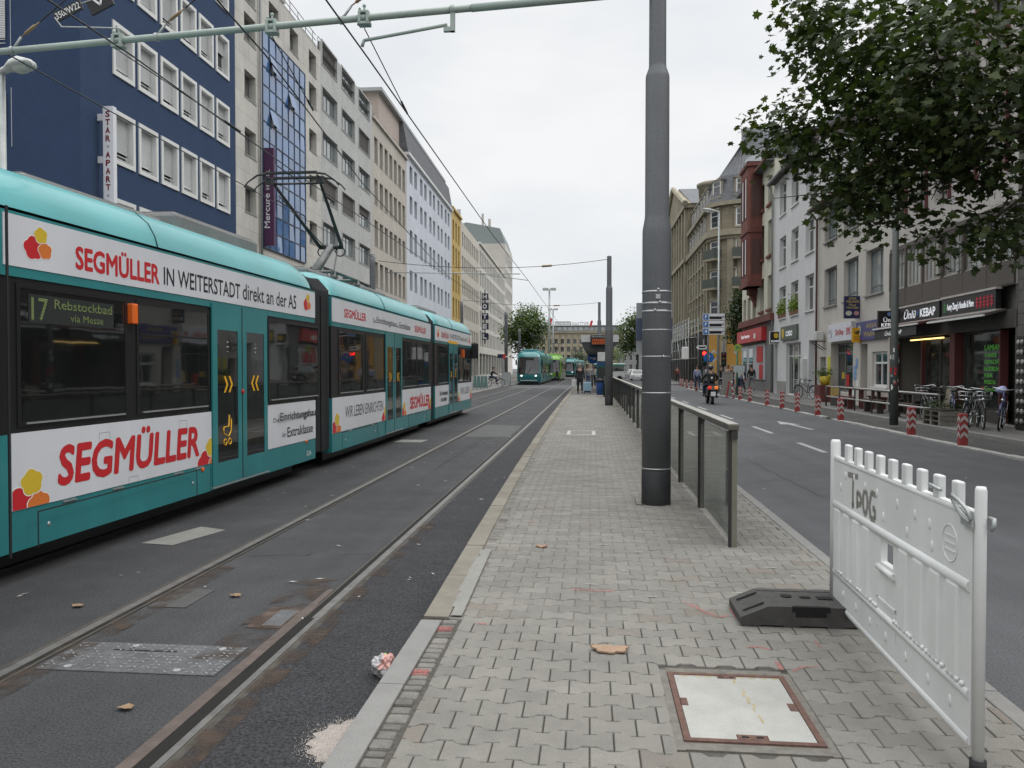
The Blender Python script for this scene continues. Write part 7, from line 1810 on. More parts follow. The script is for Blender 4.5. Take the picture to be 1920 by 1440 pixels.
# bicycles
def bicycle(name, label, rz, loc, col, basket=True, group='bicycles on the right pavement'):
    t = thing(name, label, 'bicycle', (0, 0, 0), group); Z = (0, 0, 0)
    CH = mat('chrome', (.55, .56, .57), rough=.25, metal=.8); RUBB = RUB
    for x in (-.53, .53):
        w_ = MB(); w_.tube([(x + .325 * math.cos(k * .2618), 0, .345 + .325 * math.sin(k * .2618)) for k in range(25)], .021, 6, caps=False); wo = w_.build('wheel', RUBB, t, org=Z)
        w_ = MB(); w_.tube([(x + .298 * math.cos(k * .2618), 0, .345 + .298 * math.sin(k * .2618)) for k in range(25)], .010, 5, caps=False)
        for k in range(12): w_.tube([(x, .012 * (-1) ** k, .345), (x + .295 * math.cos(k * .5236), 0, .345 + .295 * math.sin(k * .5236))], .0022, 3, caps=False)
        w_.tube([(x, -.05, .345), (x, .05, .345)], .025, 8); w_.build('rim', CH, wo, org=Z)
        w_ = MB(); w_.tube([(x + .37 * math.cos(k * .2 + .5), 0, .345 + .37 * math.sin(k * .2 + .5)) for k in range(11)], .022, 5); w_.build('mudguard', col, t, org=Z)
    f = MB(); H1, H2, ST, SB_, BB = (.40, 0, .88), (.44, 0, .72), (-.22, 0, .86), (-.20, 0, .78), (-.08, 0, .30)
    f.tube([H2, BB], .02, 8); f.tube([BB, (-.22, 0, .90)], .017, 8); f.tube([(.42, 0, .82), (-.17, 0, .62)], .018, 8)
    for s_ in (-.045, .045): f.tube([(-.53, s_, .345), (-.2, s_ * .4, .72)], .009, 6); f.tube([(-.53, s_, .345), BB], .010, 6); f.tube([(.53, s_, .345), (.45, s_, .66)], .012, 6)
    f.tube([(.45, 0, .66), (.38, 0, 1.0)], .017, 8); f.build('frame', col, t, org=Z)
    h = MB(); h.tube([(.20, -.29, 1.03), (.33, -.25, 1.07), (.38, 0, 1.03), (.33, .25, 1.07), (.20, .29, 1.03)], .012, 7); h.build('handlebar', CH, t, org=Z)
    h = MB(); h.ball((-.25, 0, .95), (.14, .085, .035)); h.tube([(-.22, 0, .86), (-.23, 0, .93)], .013, 6); h.build('saddle', RUBB, t, org=Z)
    h = MB(); h.tube([(-.08, -.08, .30), (-.08, .08, .30)], .014, 6); h.tube([(-.08, .075, .30), (.02, .08, .16)], .010, 5); h.tube([(-.08, -.075, .30), (-.18, -.08, .44)], .010, 5); h.box(-.02, .08, .15, .06, .16, .17); h.box(-.22, -.16, .43, -.14, -.08, .45); h.build('crank', CH, t, org=Z)
    h = MB(); h.tube([(-.35, -.05, .72), (-.78, -.05, .72)], .007, 5); h.tube([(-.35, .05, .72), (-.78, .05, .72)], .007, 5); h.tube([(-.74, .05, .72), (-.53, .05, .345)], .006, 5); h.build('rack', CH, t, org=Z)
    h = MB(); h.ball((.52, 0, .78), (.04, .04, .04)); h.build('lamp', CH, t, org=Z)
    if basket:
        h = MB(); R1 = [(.48, -.17, .98), (.78, -.17, .98), (.78, .17, .98), (.48, .17, .98), (.48, -.17, .98)]
        for dz, q in ((0, 1), (-.1, .92), (-.2, .82)): h.tube([(.62 + (a - .62) * q, c * q, z + dz) for a, c, z in R1], .006, 4)
        for a, c in ((.48, -.17), (.63, -.17), (.78, -.17), (.78, 0), (.78, .17), (.63, .17), (.48, .17)): h.tube([(a, c, .98), (.62 + (a - .62) * .82, c * .82, .78)], .004, 4)
        h.build('basket', CH, t, org=Z)
    t.location = loc; t.rotation_euler = (R_(-6), 0, rz); return t
BK = mat('bike_black', (.03, .03, .035), rough=.3, coat=.5); BKB = mat('bike_blue', (.025, .035, .12), rough=.3, coat=.5)
bk = bicycle('bicycle', 'dark bicycle with a wire basket, leftmost of the row right of the pallets', R_(238), (9.72, 21.75, .12), BK)
dup(bk, (10.15, 21.9, .12), R_(252), 'dark bicycle with a wire basket, middle one of the row right of the pallets')
bl_ = bicycle('bicycle', 'bicycle with navy frame and bare handlebar at the right end of the bicycle row', R_(240), (10.45, 21.5, .12), BKB, False)
dup(bk, (10.05, 25.0, .12), R_(80), 'dark bicycle leaning on the right part of the pavement railing')
dup(bl_, (10.15, 23.5, .12), R_(70), 'bicycle with bare handlebar at the right end of the pavement railing')
dup(bk, (11.0, 42.1, .12), R_(120), 'dark bicycle leaning against the white house beside the drainpipe')
t = thing('rubbish_bag', 'blue and white carrier bag on the saddle of the last bicycle', 'bag', (10.6, 21.7, 1.05)); b = MB(); bm = bmesh.new(); bmesh.ops.create_icosphere(bm, subdivisions=2, radius=1)
for v in bm.verts: v.co = v.co * (1 + noise.noise(v.co * 2) * .3); v.co.x *= .14; v.co.y *= .14; v.co.z *= .10
b.addbm(bm, 0, True, Matrix.Translation((10.58, 21.72, 1.14))); b.build('bag', mat('bag_blue', (.35, .38, .60), rough=.4, var=.5, scale=12), t)
t = thing('display_rack', 'dark rack with rows of pale round goods at the right edge', 'rack', (10.95, 20.8, .12)); b = MB(); b.box(10.82, 20.1, .12, 11.05, 21.5, 2.5); b.build('rack', mat('rack_dark', (.03, .028, .026), rough=.6), t); b = MB(); rn = random.Random(4)
for r in range(9):
    for q in range(7): b.ball((10.80, 20.25 + q * .19 + rn.uniform(-.02, .02), .35 + r * .25), (.03, .07, .07), 0, 8, 6)
b.build('goods', mat('goods_pale', (.30, .29, .27), rough=.4, var=.4, scale=8), t)
# direction board, traffic lights, signs at the crossing
t = thing('direction_board', 'white car park direction board with three blue P fields', 'sign', (8.4, 53, .12)); a = at(1317.5, 629, 53); c = at(1358.5, 588, 53)
b = MB(); b.tube([(a.x + .35, 53.05, .12), (a.x + .35, 53.05, c.z)], .06, 8); b.build('post', POLE, t)
for k in range(3):
    z1 = c.z - k * (c.z - a.z) / 3; z0 = z1 - (c.z - a.z) / 3 + .05; b = MB(); b.box(a.x, 52.97, z0, c.x, 53.0, z1); p_ = b.build('panel', SIGNW, t)
    b = MB(); b.box(a.x + .03, 52.955, z0 + .04, a.x + .36, 52.969, z1 - .04); b.build('blue_field', BLU, p_); b = MB(); addtext(b, 'P' if k < 2 else 'H', (a.x + .13, 52.95, z0 + .10), (1, 0, 0), (0, 0, 1), .14, z1 - z0 - .2, .05); b.build('lettering', WHITE_P, p_, fix=False)
    b = MB(); b.box(a.x + .42, 52.955, z0 + .07, c.x - .18, 52.969, z0 + .24); b.build('display', SB, p_)
    b = MB(); b.prism([(0, 0), (.04, 0), (.04, .12), (.08, .12), (.02, .2), (-.04, .12), (0, .12)], lambda p, q, d: (c.x - .12 + p, d, z0 + .1 + q), 52.955, 52.969); b.build('symbol', INK, p_)
def signal(label, x, y, z, lit, z0=.12, pole=True):
    t = thing('traffic_light', label, 'traffic light', (x, y, z0)); b = MB()
    if pole: b.tube([(x, y + .15, z0), (x, y + .15, z + 1.0)], .07, 8); b.build('post', POLE, t)
    b = MB(); b.cbox(x - .17, y - .05, z - .75, x + .17, y + .12, z + .25, .03); b.build('case', TBLK, t)
    for k, (zz, on, off) in enumerate(((z + .05, (1, .02, .01), (.08, .01, .01)), (z - .25, (1, .5, .02), (.08, .05, .01)), (z - .55, (.02, .8, .3), (.01, .05, .03)))):
        b = MB(); b.ball((x, y - .06, zz), (.12, .05, .12)); l = lit == k; b.build('lamp', mat('signal_%d_%d' % (k, l), on if l else off, rough=.3, var=0, emit=6.0 if l else 0), t)
    return t
p = at(1320.5, 664, 53.5); signal('traffic light glowing red above the scooter rider', p.x, 53.5, p.z, 0)
p = at(1329, 670.5, 53.2); round_sign('blue round sign with an upward white arrow beside the red light', p.x, 53.2, p.z, .34, BLU, 0, pole=False)
p = at(1338.5, 667, 54.2); round_sign('yellow and white diamond priority sign on the lamp post', p.x, 54.2, p.z, .40, BLU, None, pole=True, diamond=True)
p = at(1357, 667, 56); signal('dark pedestrian signal before the orange wall', p.x, 56, p.z, 9)
t = thing('direction_sign', 'small white arrow sign pointing left above the red light', 'sign', (8, 53.4, .12)); a = at(1305, 655, 53.3); c = at(1325, 647.5, 53.3); b = MB(); b.prism([(a.x, (a.z + c.z) / 2), (a.x + .12, a.z), (c.x, a.z), (c.x, c.z), (a.x + .12, c.z)], lambda p, q, d: (p, d, q), 53.28, 53.3); b.build('panel', WHITE_P, t); b = MB(); b.box(a.x + .18, 53.27, a.z + .08, c.x - .08, 53.279, c.z - .08); b.build('lettering', INK, t)
t = thing('bus_stop_sign', 'green post with a round green and yellow stop sign and small plates', 'sign', (9.2, 48, .12)); p = at(1382.5, 652, 48); x = p.x
GRN_S = mat('sign_green', (.03, .15, .09), rough=.5); b = MB(); b.tube([(x, 48, .12), (x, 48, p.z)], .05, 8); b.build('post', GRN_S, t); b = MB(); b.prism([(.22 * math.cos(k * .3), .22 * math.sin(k * .3)) for k in range(21)], lambda a, c, d: (x + a, d, p.z + c), 47.93, 47.96); b.build('disc', mat('sign_lime', (.28, .36, .06), rough=.5), t)
b = MB(); addtext(b, 'H', (x - .09, 47.925, p.z - .1), (1, 0, 0), (0, 0, 1), .18, .2, .05); b.build('lettering', GRN_S, t, fix=False)
b = MB(); b.box(x + .03, 47.95, 2.72, x + .65, 47.98, 2.86); b.box(x - .18, 47.95, 2.55, x - .03, 47.98, 2.9); b.box(x - .22, 47.95, 1.45, x + .42, 47.98, 1.85); b.build('plate', mat('plate_pale', (.42, .46, .46), rough=.5), t)
t = thing('switch_cabinet', 'grey switch cabinet on the pavement behind the bollards', 'cabinet', (8.9, 47, .12)); p = at(1365, 715, 47); b = MB(); b.cbox(p.x - .28, 47, .12, p.x + .28, 47.4, 1.42, .02); b.box(p.x - .3, 46.98, 1.42, p.x + .3, 47.42, 1.47); b.build('case', mat('cabinet_beige', (.26, .25, .22), rough=.7, dirt=.2), t)
t = thing('pavement_barrier', 'short white rail by the crossing left of the cabinet', 'railing', (8.0, 51, .12)); b = MB(); b.tube([(7.95, 51, .12), (7.95, 51, 1.05), (8.95, 50.5, 1.05), (8.95, 50.5, .12)], .03, 6); b.tube([(7.95, 51, .6), (8.95, 50.5, .6)], .025, 6); b.build('rail', RW_, t)
# left pavement furniture
t = thing('guard_railing', 'green glass guard railing on the left pavement beside the tram tail', 'railing', (-8, 58, .13)); a = at(887, 706, 58); c = at(914, 706, 58)
b = MB(); b.box(a.x, 58, .25, c.x, 58.04, 1.1); b.build('pane', mat('panel_green', (.12, .22, .20), rough=.25, var=.15), t); b = MB()
for k in range(5): x = a.x + (c.x - a.x) * k / 4; b.tube([(x, 58.0, .13), (x, 58.0, 1.15)], .025, 6)
b.tube([(a.x, 58, 1.15), (c.x, 58, 1.15)], .03, 6); b.tube([(c.x, 58, 1.12), (c.x, 60, 1.12)], .03, 6); b.build('rail', RW_, t)
t = thing('screen', 'pale guard panel on the left pavement in front of the hotel corner', 'panel', (-8.0, 69, .13)); a = at(941, 712, 69); b = MB(); b.box(a.x, 69, .2, a.x + .75, 69.06, 1.3); b.build('panel', mat('panel_pale', (.32, .34, .33), rough=.4), t); b = MB(); b.tube([(a.x, 69.03, .13), (a.x, 69.03, 1.32), (a.x + .75, 69.03, 1.32), (a.x + .75, 69.03, .13)], .04, 6); b.build('frame', GF, t)
t = thing('station_sign', 'dark blue sign with a small red field over the hotel pavement', 'sign', (-12, 78, 3)); a = at(933, 671, 78); c = at(943, 664, 78); b = MB(); b.box(a.x, 78, a.z, c.x, 78.1, c.z); b.build('panel', NVY, t); b = MB(); b.box(c.x + .01, 78, a.z - .1, c.x + .25, 78.1, c.z); b.build('red_field', mat('sign_red', (.46, .032, .035)), t); b = MB(); b.tube([(c.x, 78.05, .13), (c.x, 78.05, c.z)], .05, 6); b.build('post', GF, t)

# ================================================================== CARS ON THE SQUARE
def car(label, loc, rz, col):
    t = thing('parked_car', label, 'car', (0, 0, 0), 'cars far across the square'); Z = (0, 0, 0)
    sec = [(-2.0, .25), (-2.05, .55), (-1.95, .85), (-1.1, .95), (-.55, 1.42), (.75, 1.45), (1.5, .98), (2.0, .9), (2.1, .6), (2.05, .25)]
    b = MB(); R2 = []
    for y, k in ((-.82, .93), (-.80, 1), (.80, 1), (.82, .93)):
        R2.append([b.P((x, y * (1 - .18 * max(0, (z - .95) / .5)), .25 + (z - .25) * k)) for x, z in sec])
    for p, q in zip(R2, R2[1:]):
        for i in range(len(sec)): j = (i + 1) % len(sec); b.f.append([p[i], p[j], q[j], q[i]]); b.m.append(0); b.s.append(False)
    b.f.append(R2[0]); b.f.append(R2[-1][::-1]); b.m += [0, 0]; b.s += [False, False]; b.build('body', col, t, org=Z)
    b = MB(); b.prism([(-1.0, .98), (-.55, 1.36), (.72, 1.38), (1.36, .98)], lambda a, c, d: (a, d * (1 - .18 * max(0, (c - .95) / .5)), c), -.835, .835); b.face([(-1.12, -.66, 1.0), (-1.12, .66, 1.0), (-.62, .6, 1.38), (-.62, -.6, 1.38)]); b.build('window', TGL, t, org=Z)
    for x in (-1.25, 1.3):
        for y in (-.72, .72): b = MB(); b.tube([(x, y - .1, .31), (x, y + .1, .31)], .31, 14, sm=False); b.tube([(x, y - .105, .31), (x, y + .105, .31)], .17, 10, 1, sm=False); b.build('wheel', [RUB, ALU], t, org=Z)
    for y in (-.6, .6): b = MB(); b.cbox(-2.08, y - .15, .62, -2.0, y + .15, .78, .02); b.build('headlight', mat('headlight_glass', (.6, .6, .58), rough=.2), t, org=Z)
    t.location = loc; t.rotation_euler = (0, 0, rz); return t
cw_ = car('white car nearest on the far right lane beyond the railing', (6.3, 110, 0), R_(90), WHITE_P)
for x, y, rz, lab, c in ((8.7, 150, 80, 'white car second in the far row', None), (11.2, 156, 70, 'white car third in the far row', None), (13.5, 150, 20, 'white car standing sideways at the right of the far row', None), (5.2, 168, 95, 'white car farthest back in the far row', None)):
    dup(cw_, (x, y, 0), R_(rz), lab)
car('silver grey car in front of the grey far house', (9.8, 190, 0), R_(100), ALU)
# white bus-like van behind the trams
# ================================================================== PEOPLE
SKIN = mat('skin', (.42, .25, .18), rough=.6, var=.05); HAIRS = {'dark': mat('hair_dark', (.022, .016, .012), rough=.6), 'brown': mat('hair_brown', (.075, .04, .022), rough=.6), 'grey': mat('hair_grey', (.30, .29, .28), rough=.6)}
def cloth(n, c): return mat('cloth_' + n, c, rough=.9, var=.12, scale=9, dirt=.12)
def skinobj(name, pts, edges, rad, m, par, sub=1):
    me = bpy.data.meshes.new(name); me.from_pydata(pts, edges, []); me.materials.append(m); ob = bpy.data.objects.new(name, me); COL.objects.link(ob); ob.parent = par
    md = ob.modifiers.new('skin', 'SKIN'); md.use_smooth_shade = True
    sv = me.skin_vertices[0].data
    for i, r in enumerate(rad): sv[i].radius = r if isinstance(r, tuple) else (r, r); sv[i].use_root = (i == 0)
    s_ = ob.modifiers.new('sub', 'SUBSURF'); s_.levels = sub; s_.render_levels = sub; return ob
def person(label, loc, rz, top, legs, hair='dark', stride=.25, arms=(.2, -.2), h=1.74, sit=False, long_coat=False, elbow=(.15, .15), helmet=None, group='people', lean=0., spread=.0, armout=(0, 0), skirt=None):
    """figure facing +Y; stride in radians at the hip, arms = swing of left/right arm, elbow = bend"""
    t = thing('person', label, 'person', (0, 0, 0), group); k = h / 1.74
    V = Vector; pel = V((0, 0, .93 if not sit else .86)); ch = pel + V((0, .38 * math.sin(lean), .38 * math.cos(lean))); nk = ch + V((0, .15 * math.sin(lean), .155 * math.cos(lean)))
    hd = [nk + V((0, .01, .08)), nk + V((0, .02, .17)), nk + V((0, .01, .255))]
    J = {}
    for s_, nm in ((-1, 'L'), (1, 'R')):
        hip = pel + V((s_ * .095, 0, -.03)); a = stride * (1 if s_ < 0 else -1)
        if sit: kn = hip + V((s_ * (.06 + spread), .40, -.06)); an = kn + V((s_ * .02, .02 - .12 * 0, -.42)); to = an + V((0, .15, -.05))
        else:
            kn = hip + V((s_ * .01, .43 * math.sin(a), -.43 * math.cos(a))); a2 = a - (.35 if a < 0 else .04) * min(1, abs(stride) * 4); an = kn + V((0, .42 * math.sin(a2), -.42 * math.cos(a2))); to = an + V((0, .15, -.045))
        sh = ch + V((s_ * .175, 0, .07)); q = arms[0 if s_ < 0 else 1]; e_ = elbow[0 if s_ < 0 else 1]; ao = armout[0 if s_ < 0 else 1]
        el = sh + V((s_ * (.05 + ao * .28), .29 * math.sin(q), -.29 * math.cos(q))); q2 = q + e_; wr = el + V((s_ * (.01 - ao * .1), .25 * math.sin(q2), -.25 * math.cos(q2))); f = (wr - el).normalized()
        J[nm] = (hip, kn, an, to, sh, el, wr, f, s_)
    pts = [pel, pel + V((0, 0, .17)), ch, nk] + hd; ed = [(0, 1), (1, 2), (2, 3), (3, 4), (4, 5), (5, 6)]; rad = [(.15, .105), (.125, .09), (.15, .10), (.052, .052), (.066, .075), (.078, .095), (.045, .055)]
    for nm in 'LR':
        hip, kn, an, to, sh, el, wr, f, s_ = J[nm]; i = len(pts); pts += [hip, kn, an, to]; rad += [.08, .052, .036, .03]; ed += [(0, i), (i, i + 1), (i + 1, i + 2), (i + 2, i + 3)]
        i = len(pts); pts += [sh, el, wr, wr + f * .07]; rad += [.055, .040, .028, (.036, .018)]; ed += [(2, i), (i, i + 1), (i + 1, i + 2), (i + 2, i + 3)]; palm = wr + f * .07; p_i = i + 3
        sd = V((0, 1, 0)) - f * f.y; sd = sd.normalized() if sd.length > .1 else V((1, 0, 0))
        for q, ln in ((-.026, .062), (-.009, .078), (.009, .074), (.025, .058)):
            i = len(pts); b0 = palm + f * .02 + sd * q; pts += [b0, b0 + f * ln * .55 + V((-s_ * .006, 0, 0)), b0 + f * ln + V((-s_ * .02, 0, 0))]; rad += [.0095, .009, .007]; ed += [(p_i, i), (i, i + 1), (i + 1, i + 2)]
        i = len(pts); b0 = wr + f * .035 + sd * .03; pts += [b0, b0 + f * .03 + sd * .022]; rad += [.011, .009]; ed += [(p_i - 1, i), (i, i + 1)]
    sc = [tuple(p * k) for p in pts]; rs_ = [tuple(x * k for x in r) if isinstance(r, tuple) else r * k for r in rad]
    skinobj('body', sc, ed, rs_, SKIN, t, 2)
    b = MB(); b.ball(tuple((hd[1] + V((0, .098, .0))) * k), (.014, .022, .022), 0, 8, 6); b.ball(tuple((hd[1] + V((-.082, .0, .0))) * k), (.014, .02, .03), 0, 8, 6); b.ball(tuple((hd[1] + V((.082, .0, .0))) * k), (.014, .02, .03), 0, 8, 6); b.build('nose_and_ears', SKIN, t, org=(0, 0, 0))
    b = MB()
    for s_ in (-.03, .03): b.ball(tuple((hd[1] + V((s_, .086, .03))) * k), (.012, .008, .007), 0, 8, 6)
    b.ball(tuple((hd[1] + V((0, .088, -.055))) * k), (.024, .006, .006), 0, 8, 6); b.build('eyes_and_mouth', mat('face_dark', (.06, .03, .025), rough=.5), t, org=(0, 0, 0))
    b = MB(); c = (hd[1] + V((0, -.022, .045))) * k
    if helmet: b.ball(tuple(c + V((0, .01, .0))), (.125, .14, .13)); b.build('helmet', helmet, t, org=(0, 0, 0))
    else: b.ball(tuple(c), (.094, .105, .088)); b.ball(tuple(c + V((0, -.03, -.05))), (.082, .07, .075)); b.build('hair', HAIRS[hair], t, org=(0, 0, 0))
    L1, R1 = J['L'], J['R']
    pt2 = [pel + V((0, 0, .06)), L1[0], L1[1], L1[2] + V((0, 0, .03)), R1[0], R1[1], R1[2] + V((0, 0, .03))]
    skinobj('trousers', [tuple(p * k) for p in pt2], [(0, 1), (1, 2), (2, 3), (0, 4), (4, 5), (5, 6)], [(.165, .12), .098, .072, .055, .098, .072, .055], legs, t, 2)
    tp = [ch, pel + V((0, .0, .17)), pel + V((0, 0, -.02 if not long_coat else -.30)), nk + V((0, 0, -.03)), L1[4], L1[5], L1[6], R1[4], R1[5], R1[6]]
    skinobj('jacket', [tuple(p * k) for p in tp], [(0, 1), (1, 2), (0, 3), (0, 4), (4, 5), (5, 6), (0, 7), (7, 8), (8, 9)], [(.172, .125), (.158, .118), (.178, .132) if not long_coat else (.20, .16), (.07, .07), .074, .056, .044, .074, .056, .044], top, t, 2)
    for q in (L1, R1):
        b = MB(); a = q[2]; b.ball(tuple((a + V((0, .06, -.045))) * k), (.048 * k, .13 * k, .042 * k)); b.build('shoe', mat('shoe_dark', (.03, .028, .026), rough=.5), t, org=(0, 0, 0))
    zmin = min(J[n][2].z for n in 'LR') * k - .085 * k
    t.location = (loc[0], loc[1], loc[2] - (zmin if not sit else 0)); t.rotation_euler = (0, 0, rz); return t
BLKC = cloth('black', (.022, .022, .025)); NAVC = cloth('navy', (.03, .04, .075)); JEAN = cloth('jeans', (.06, .085, .15)); GRYC = cloth('grey', (.20, .20, .20)); LBLU = cloth('light_blue', (.30, .36, .50)); WHTC = cloth('white', (.55, .54, .52)); PNKC = cloth('pink', (.36, .22, .22)); REDC = cloth('maroon', (.18, .05, .045)); BRNC = cloth('brown', (.10, .06, .04))
p1_ = person('person seen from behind in a long black coat pulling a pale blue suitcase', (-.62, 48, ZP), R_(4), BLKC, BLKC, 'grey', .22, (.1, -.25), 1.8, long_coat=True, elbow=(.05, .1))
su = thing('suitcase', 'pale blue wheeled suitcase pulled along the platform', 'suitcase', (-.18, 47.6, ZP)); SUI = mat('suitcase_blue', (.28, .42, .52), rough=.4, var=.05)
b = MB(); b.cbox(-.42, 47.4, ZP + .08, .06, 47.68, ZP + .72, .05); b.build('shell', SUI, su); b = MB(); b.box(-.36, 47.39, ZP + .10, 0, 47.402, ZP + .2); b.tube([(-.33, 47.55, ZP + .7), (-.33, 47.62, ZP + 1.0), (-.1, 47.62, ZP + 1.0), (-.1, 47.55, ZP + .7)], .012, 6); b.build('handle', RUB, su)
for x in (-.36, 0): b = MB(); b.tube([(x - .02, 47.5, ZP + .045), (x + .02, 47.5, ZP + .045)], .045, 10); b.build('wheel', RUB, su)
bg_ = thing('carrier_bag', 'pale carrier bag in the left hand of the person in black', 'bag', (-1.0, 48, .6)); b = MB(); b.cbox(-1.12, 47.85, .52, -.86, 48.15, 1.0, .05); b.tube([(-1.08, 48, 1.0), (-.99, 48, 1.12), (-.9, 48, 1.0)], .01, 5); b.build('bag', WHTC, bg_)
person('person in white top standing in the small group at the platform end', (.25, 63, ZP), R_(200), WHTC, BLKC, 'dark', .05)
person('person in black standing at the right of the platform group', (.85, 62, ZP), R_(150), BLKC, BLKC, 'brown', .05)
person('person in a grey shirt at the left of the platform group', (-.15, 66, ZP), R_(180), GRYC, JEAN, 'dark', .1)
person('person in dark clothes crossing the tracks before the far trams', (-4.1, 98, 0), R_(-80), BLKC, NAVC, 'dark', .45, (.4, -.4), 1.75)
person('person in maroon top among the waiting group under the shelter', (-.2, 70, ZP), R_(160), REDC, JEAN, 'dark', .05)
# right pavement
person('person in black top and grey trousers walking away past the red-signed shop', (10.9, 55.5, .12), R_(5), BLKC, GRYC, 'dark', .22, (.15, -.15), 1.78)
person('person in light blue shirt, left of the pair at the crossing', (7.75, 59, .12), R_(190), LBLU, JEAN, 'dark', .2)
person('person in pale blue shirt, right of the pair at the crossing', (8.5, 59.4, .12), R_(170), cloth('pale_blue', (.40, .44, .55)), NAVC, 'brown', .2)
person('person in maroon and black, small beside the near mast under the scaffold', (9.1, 85, .12), R_(180), REDC, BLKC, 'dark', .3)
person('person in pink top in the group before the orange wall', (10.1, 60, .12), R_(120), PNKC, BRNC, 'brown', .05)
person('person in black in the group before the orange wall', (9.4, 59, .12), R_(220), BLKC, NAVC, 'dark', .05)
person('person in dark blue behind the cabinet', (9.6, 52, .12), R_(10), NAVC, BLKC, 'dark', .25)
person('person in white shirt and jeans beside the green stop post', (9.0, 49.5, .12), R_(190), WHTC, JEAN, 'dark', .15)
person('person in brown by the orange wall farthest back', (10.9, 63, .12), R_(200), BRNC, JEAN, 'grey', .1)
# cyclist on the left pavement
cy = bicycle('bicycle', 'bicycle under the rider on the left pavement', R_(0), (-7.85, 65, .13), BK, False, 'bicycles on the left pavement')
person('cyclist in dark jacket and blue trousers sitting on the bicycle on the left', (-8.1, 65, .13), R_(-90), BLKC, NAVC, 'dark', sit=True, arms=(.9, .9), elbow=(.3, .3), lean=.3, group='people')
# scooter and rider
SCB = mat('scooter_black', (.018, .018, .02), rough=.25, coat=.6); TLR = mat('tail_red', (.6, .03, .02), rough=.3, emit=.7)
sx, sy = 5.66, 38.6
sc_ = thing('scooter', 'black motor scooter with lit red tail lamps and white number plate driving away', 'scooter', (sx, sy, 0)); Z = None
b = MB()
for i, (y, hw_, z0, z1) in enumerate(((-.95, .10, .62, .80), (-.88, .24, .50, .90), (-.6, .26, .42, .92), (-.2, .24, .38, .86), (.1, .2, .3, .6))):
    pass
P = [(-.98, .70), (-.92, .88), (-.55, .86), (-.2, .80), (.1, .62), (.15, .42), (-.3, .36), (-.8, .45)]
for k, (h0, h1) in enumerate(((.0, .16), )):
    for s_ in (-1, 1): b.prism(P, lambda a, c, d: (sx + s_ * d, sy + a, c), 0, .17)
    for s_ in (-1, 1): b.prism([(a * .93, .42 + (c - .42) * .85) for a, c in P], lambda a, c, d: (sx + s_ * d, sy + a, c), .17, .235)
b.prism([(.1, .30), (.55, .30), (.72, .62), (.62, 1.05), (.52, 1.05), (.5, .42), (.1, .40)], lambda a, c, d: (sx + d, sy + a, c), -.22, .22); b.build('body', SCB, sc_)
for y, r in ((-.68, .27), (.78, .27)):
    b = MB(); b.tube([(sx - .06, sy + y, r), (sx + .06, sy + y, r)], r, 18, sm=False); b.tube([(sx - .065, sy + y, r), (sx + .065, sy + y, r)], .13, 12, 1, sm=False); b.build('wheel', [RUB, ALU], sc_)
b = MB(); b.cbox(sx - .16, sy - .75, .86, sx + .16, sy + .05, .96, .05); b.build('saddle', RUB, sc_)
for s_ in (-1, 1): b = MB(); b.cbox(sx + s_ * .15 - .085, sy - 1.0, .72, sx + s_ * .15 + .085, sy - .93, .86, .025); b.build('tail_lamp', TLR if s_ < 0 else mat('tail_orange', (.7, .16, .02), rough=.3, emit=.7), sc_)
b = MB(); b.box(sx - .11, sy - 1.04, .40, sx + .11, sy - 1.02, .60); pl_ = b.build('number_plate', WHITE_P, sc_); b = MB(); b.box(sx - .12, sy - 1.02, .38, sx + .12, sy - .95, .70); b.build('plate_holder', RUB, sc_)
b = MB(); b.tube([(sx - .36, sy + .42, 1.08), (sx - .2, sy + .5, 1.1), (sx, sy + .55, 1.05), (sx + .2, sy + .5, 1.1), (sx + .36, sy + .42, 1.08)], .02, 8); b.build('handlebar', RUB, sc_)
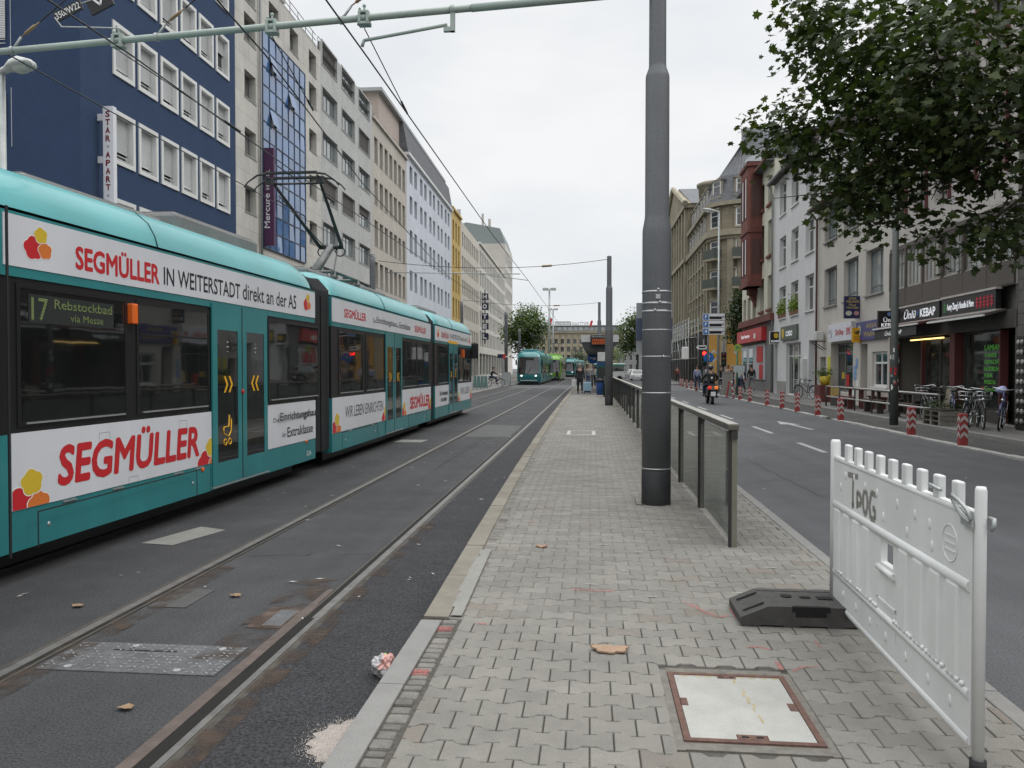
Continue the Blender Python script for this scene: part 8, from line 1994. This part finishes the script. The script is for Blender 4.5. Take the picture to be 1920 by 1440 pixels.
for s_ in (-1, 1): b = MB(); b.tube([(sx + s_ * .26, sy + .5, 1.1), (sx + s_ * .4, sy + .5, 1.27)], .01, 5); b.ball((sx + s_ * .43, sy + .5, 1.3), (.07, .03, .05)); b.build('mirror', RUB, sc_)
b = MB(); b.tube([(sx + .2, sy - .1, .35), (sx + .24, sy - .5, .36), (sx + .26, sy - .95, .46)], [.04, .07, .075], 10); b.build('exhaust', ALU, sc_)
b = MB(); b.prism([(.55, 1.05), (.68, 1.05), (.5, 1.55), (.47, 1.55)], lambda a, c, d: (sx + d, sy + a, c), -.25, .25); b.build('windscreen', PANE, sc_)
person('scooter rider in black jacket with dark helmet and grey sleeves, seen from behind', (sx, sy - .28, .08), R_(0), BLKC, NAVC, 'dark', sit=True, arms=(.75, .75), elbow=(.55, .55), armout=(.45, .45), spread=.1, lean=.1, helmet=mat('helmet_black', (.02, .02, .022), rough=.2, coat=.6), h=1.78)
t = thing('rucksack', 'black rucksack with a white emblem on the back of the scooter rider', 'rucksack', (sx, sy - .5, 1.1)); b = MB(); b.cbox(sx - .17, sy - .58, 1.02, sx + .17, sy - .40, 1.45, .06); b.build('bag', mat('bag_black', (.02, .02, .02), rough=.8), t); b = MB(); b.prism([(-.05, .0), (0, -.09), (.05, 0), (.02, .06), (0, .02), (-.02, .06)], lambda a, c, d: (sx + a, sy + d, 1.25 + c), -.59, -.582); b.build('emblem', WHITE_P, t)
# market tables / white vans far behind the trams
VANW = mat('van_white', (.62, .62, .60), rough=.4)
t = thing('delivery_van', 'white van with green roof stripe behind the waiting people', 'van', (1.4, 105, 0)); b = MB(); b.cbox(.3, 105, .35, 4.6, 107, 2.3, .15); b.build('body', VANW, t); b = MB(); b.box(.5, 104.97, 1.3, 4.4, 105.0, 1.95); b.build('window', TGL, t); b = MB(); b.box(.35, 104.96, 1.98, 4.5, 105.0, 2.2); b.build('stripe', mat('stripe_green', (.03, .22, .15), rough=.4), t)
for x in (1.1, 3.8): b = MB(); b.tube([(x, 105.0, .35), (x, 105.2, .35)], .34, 14, sm=False); b.build('wheel', RUB, t)
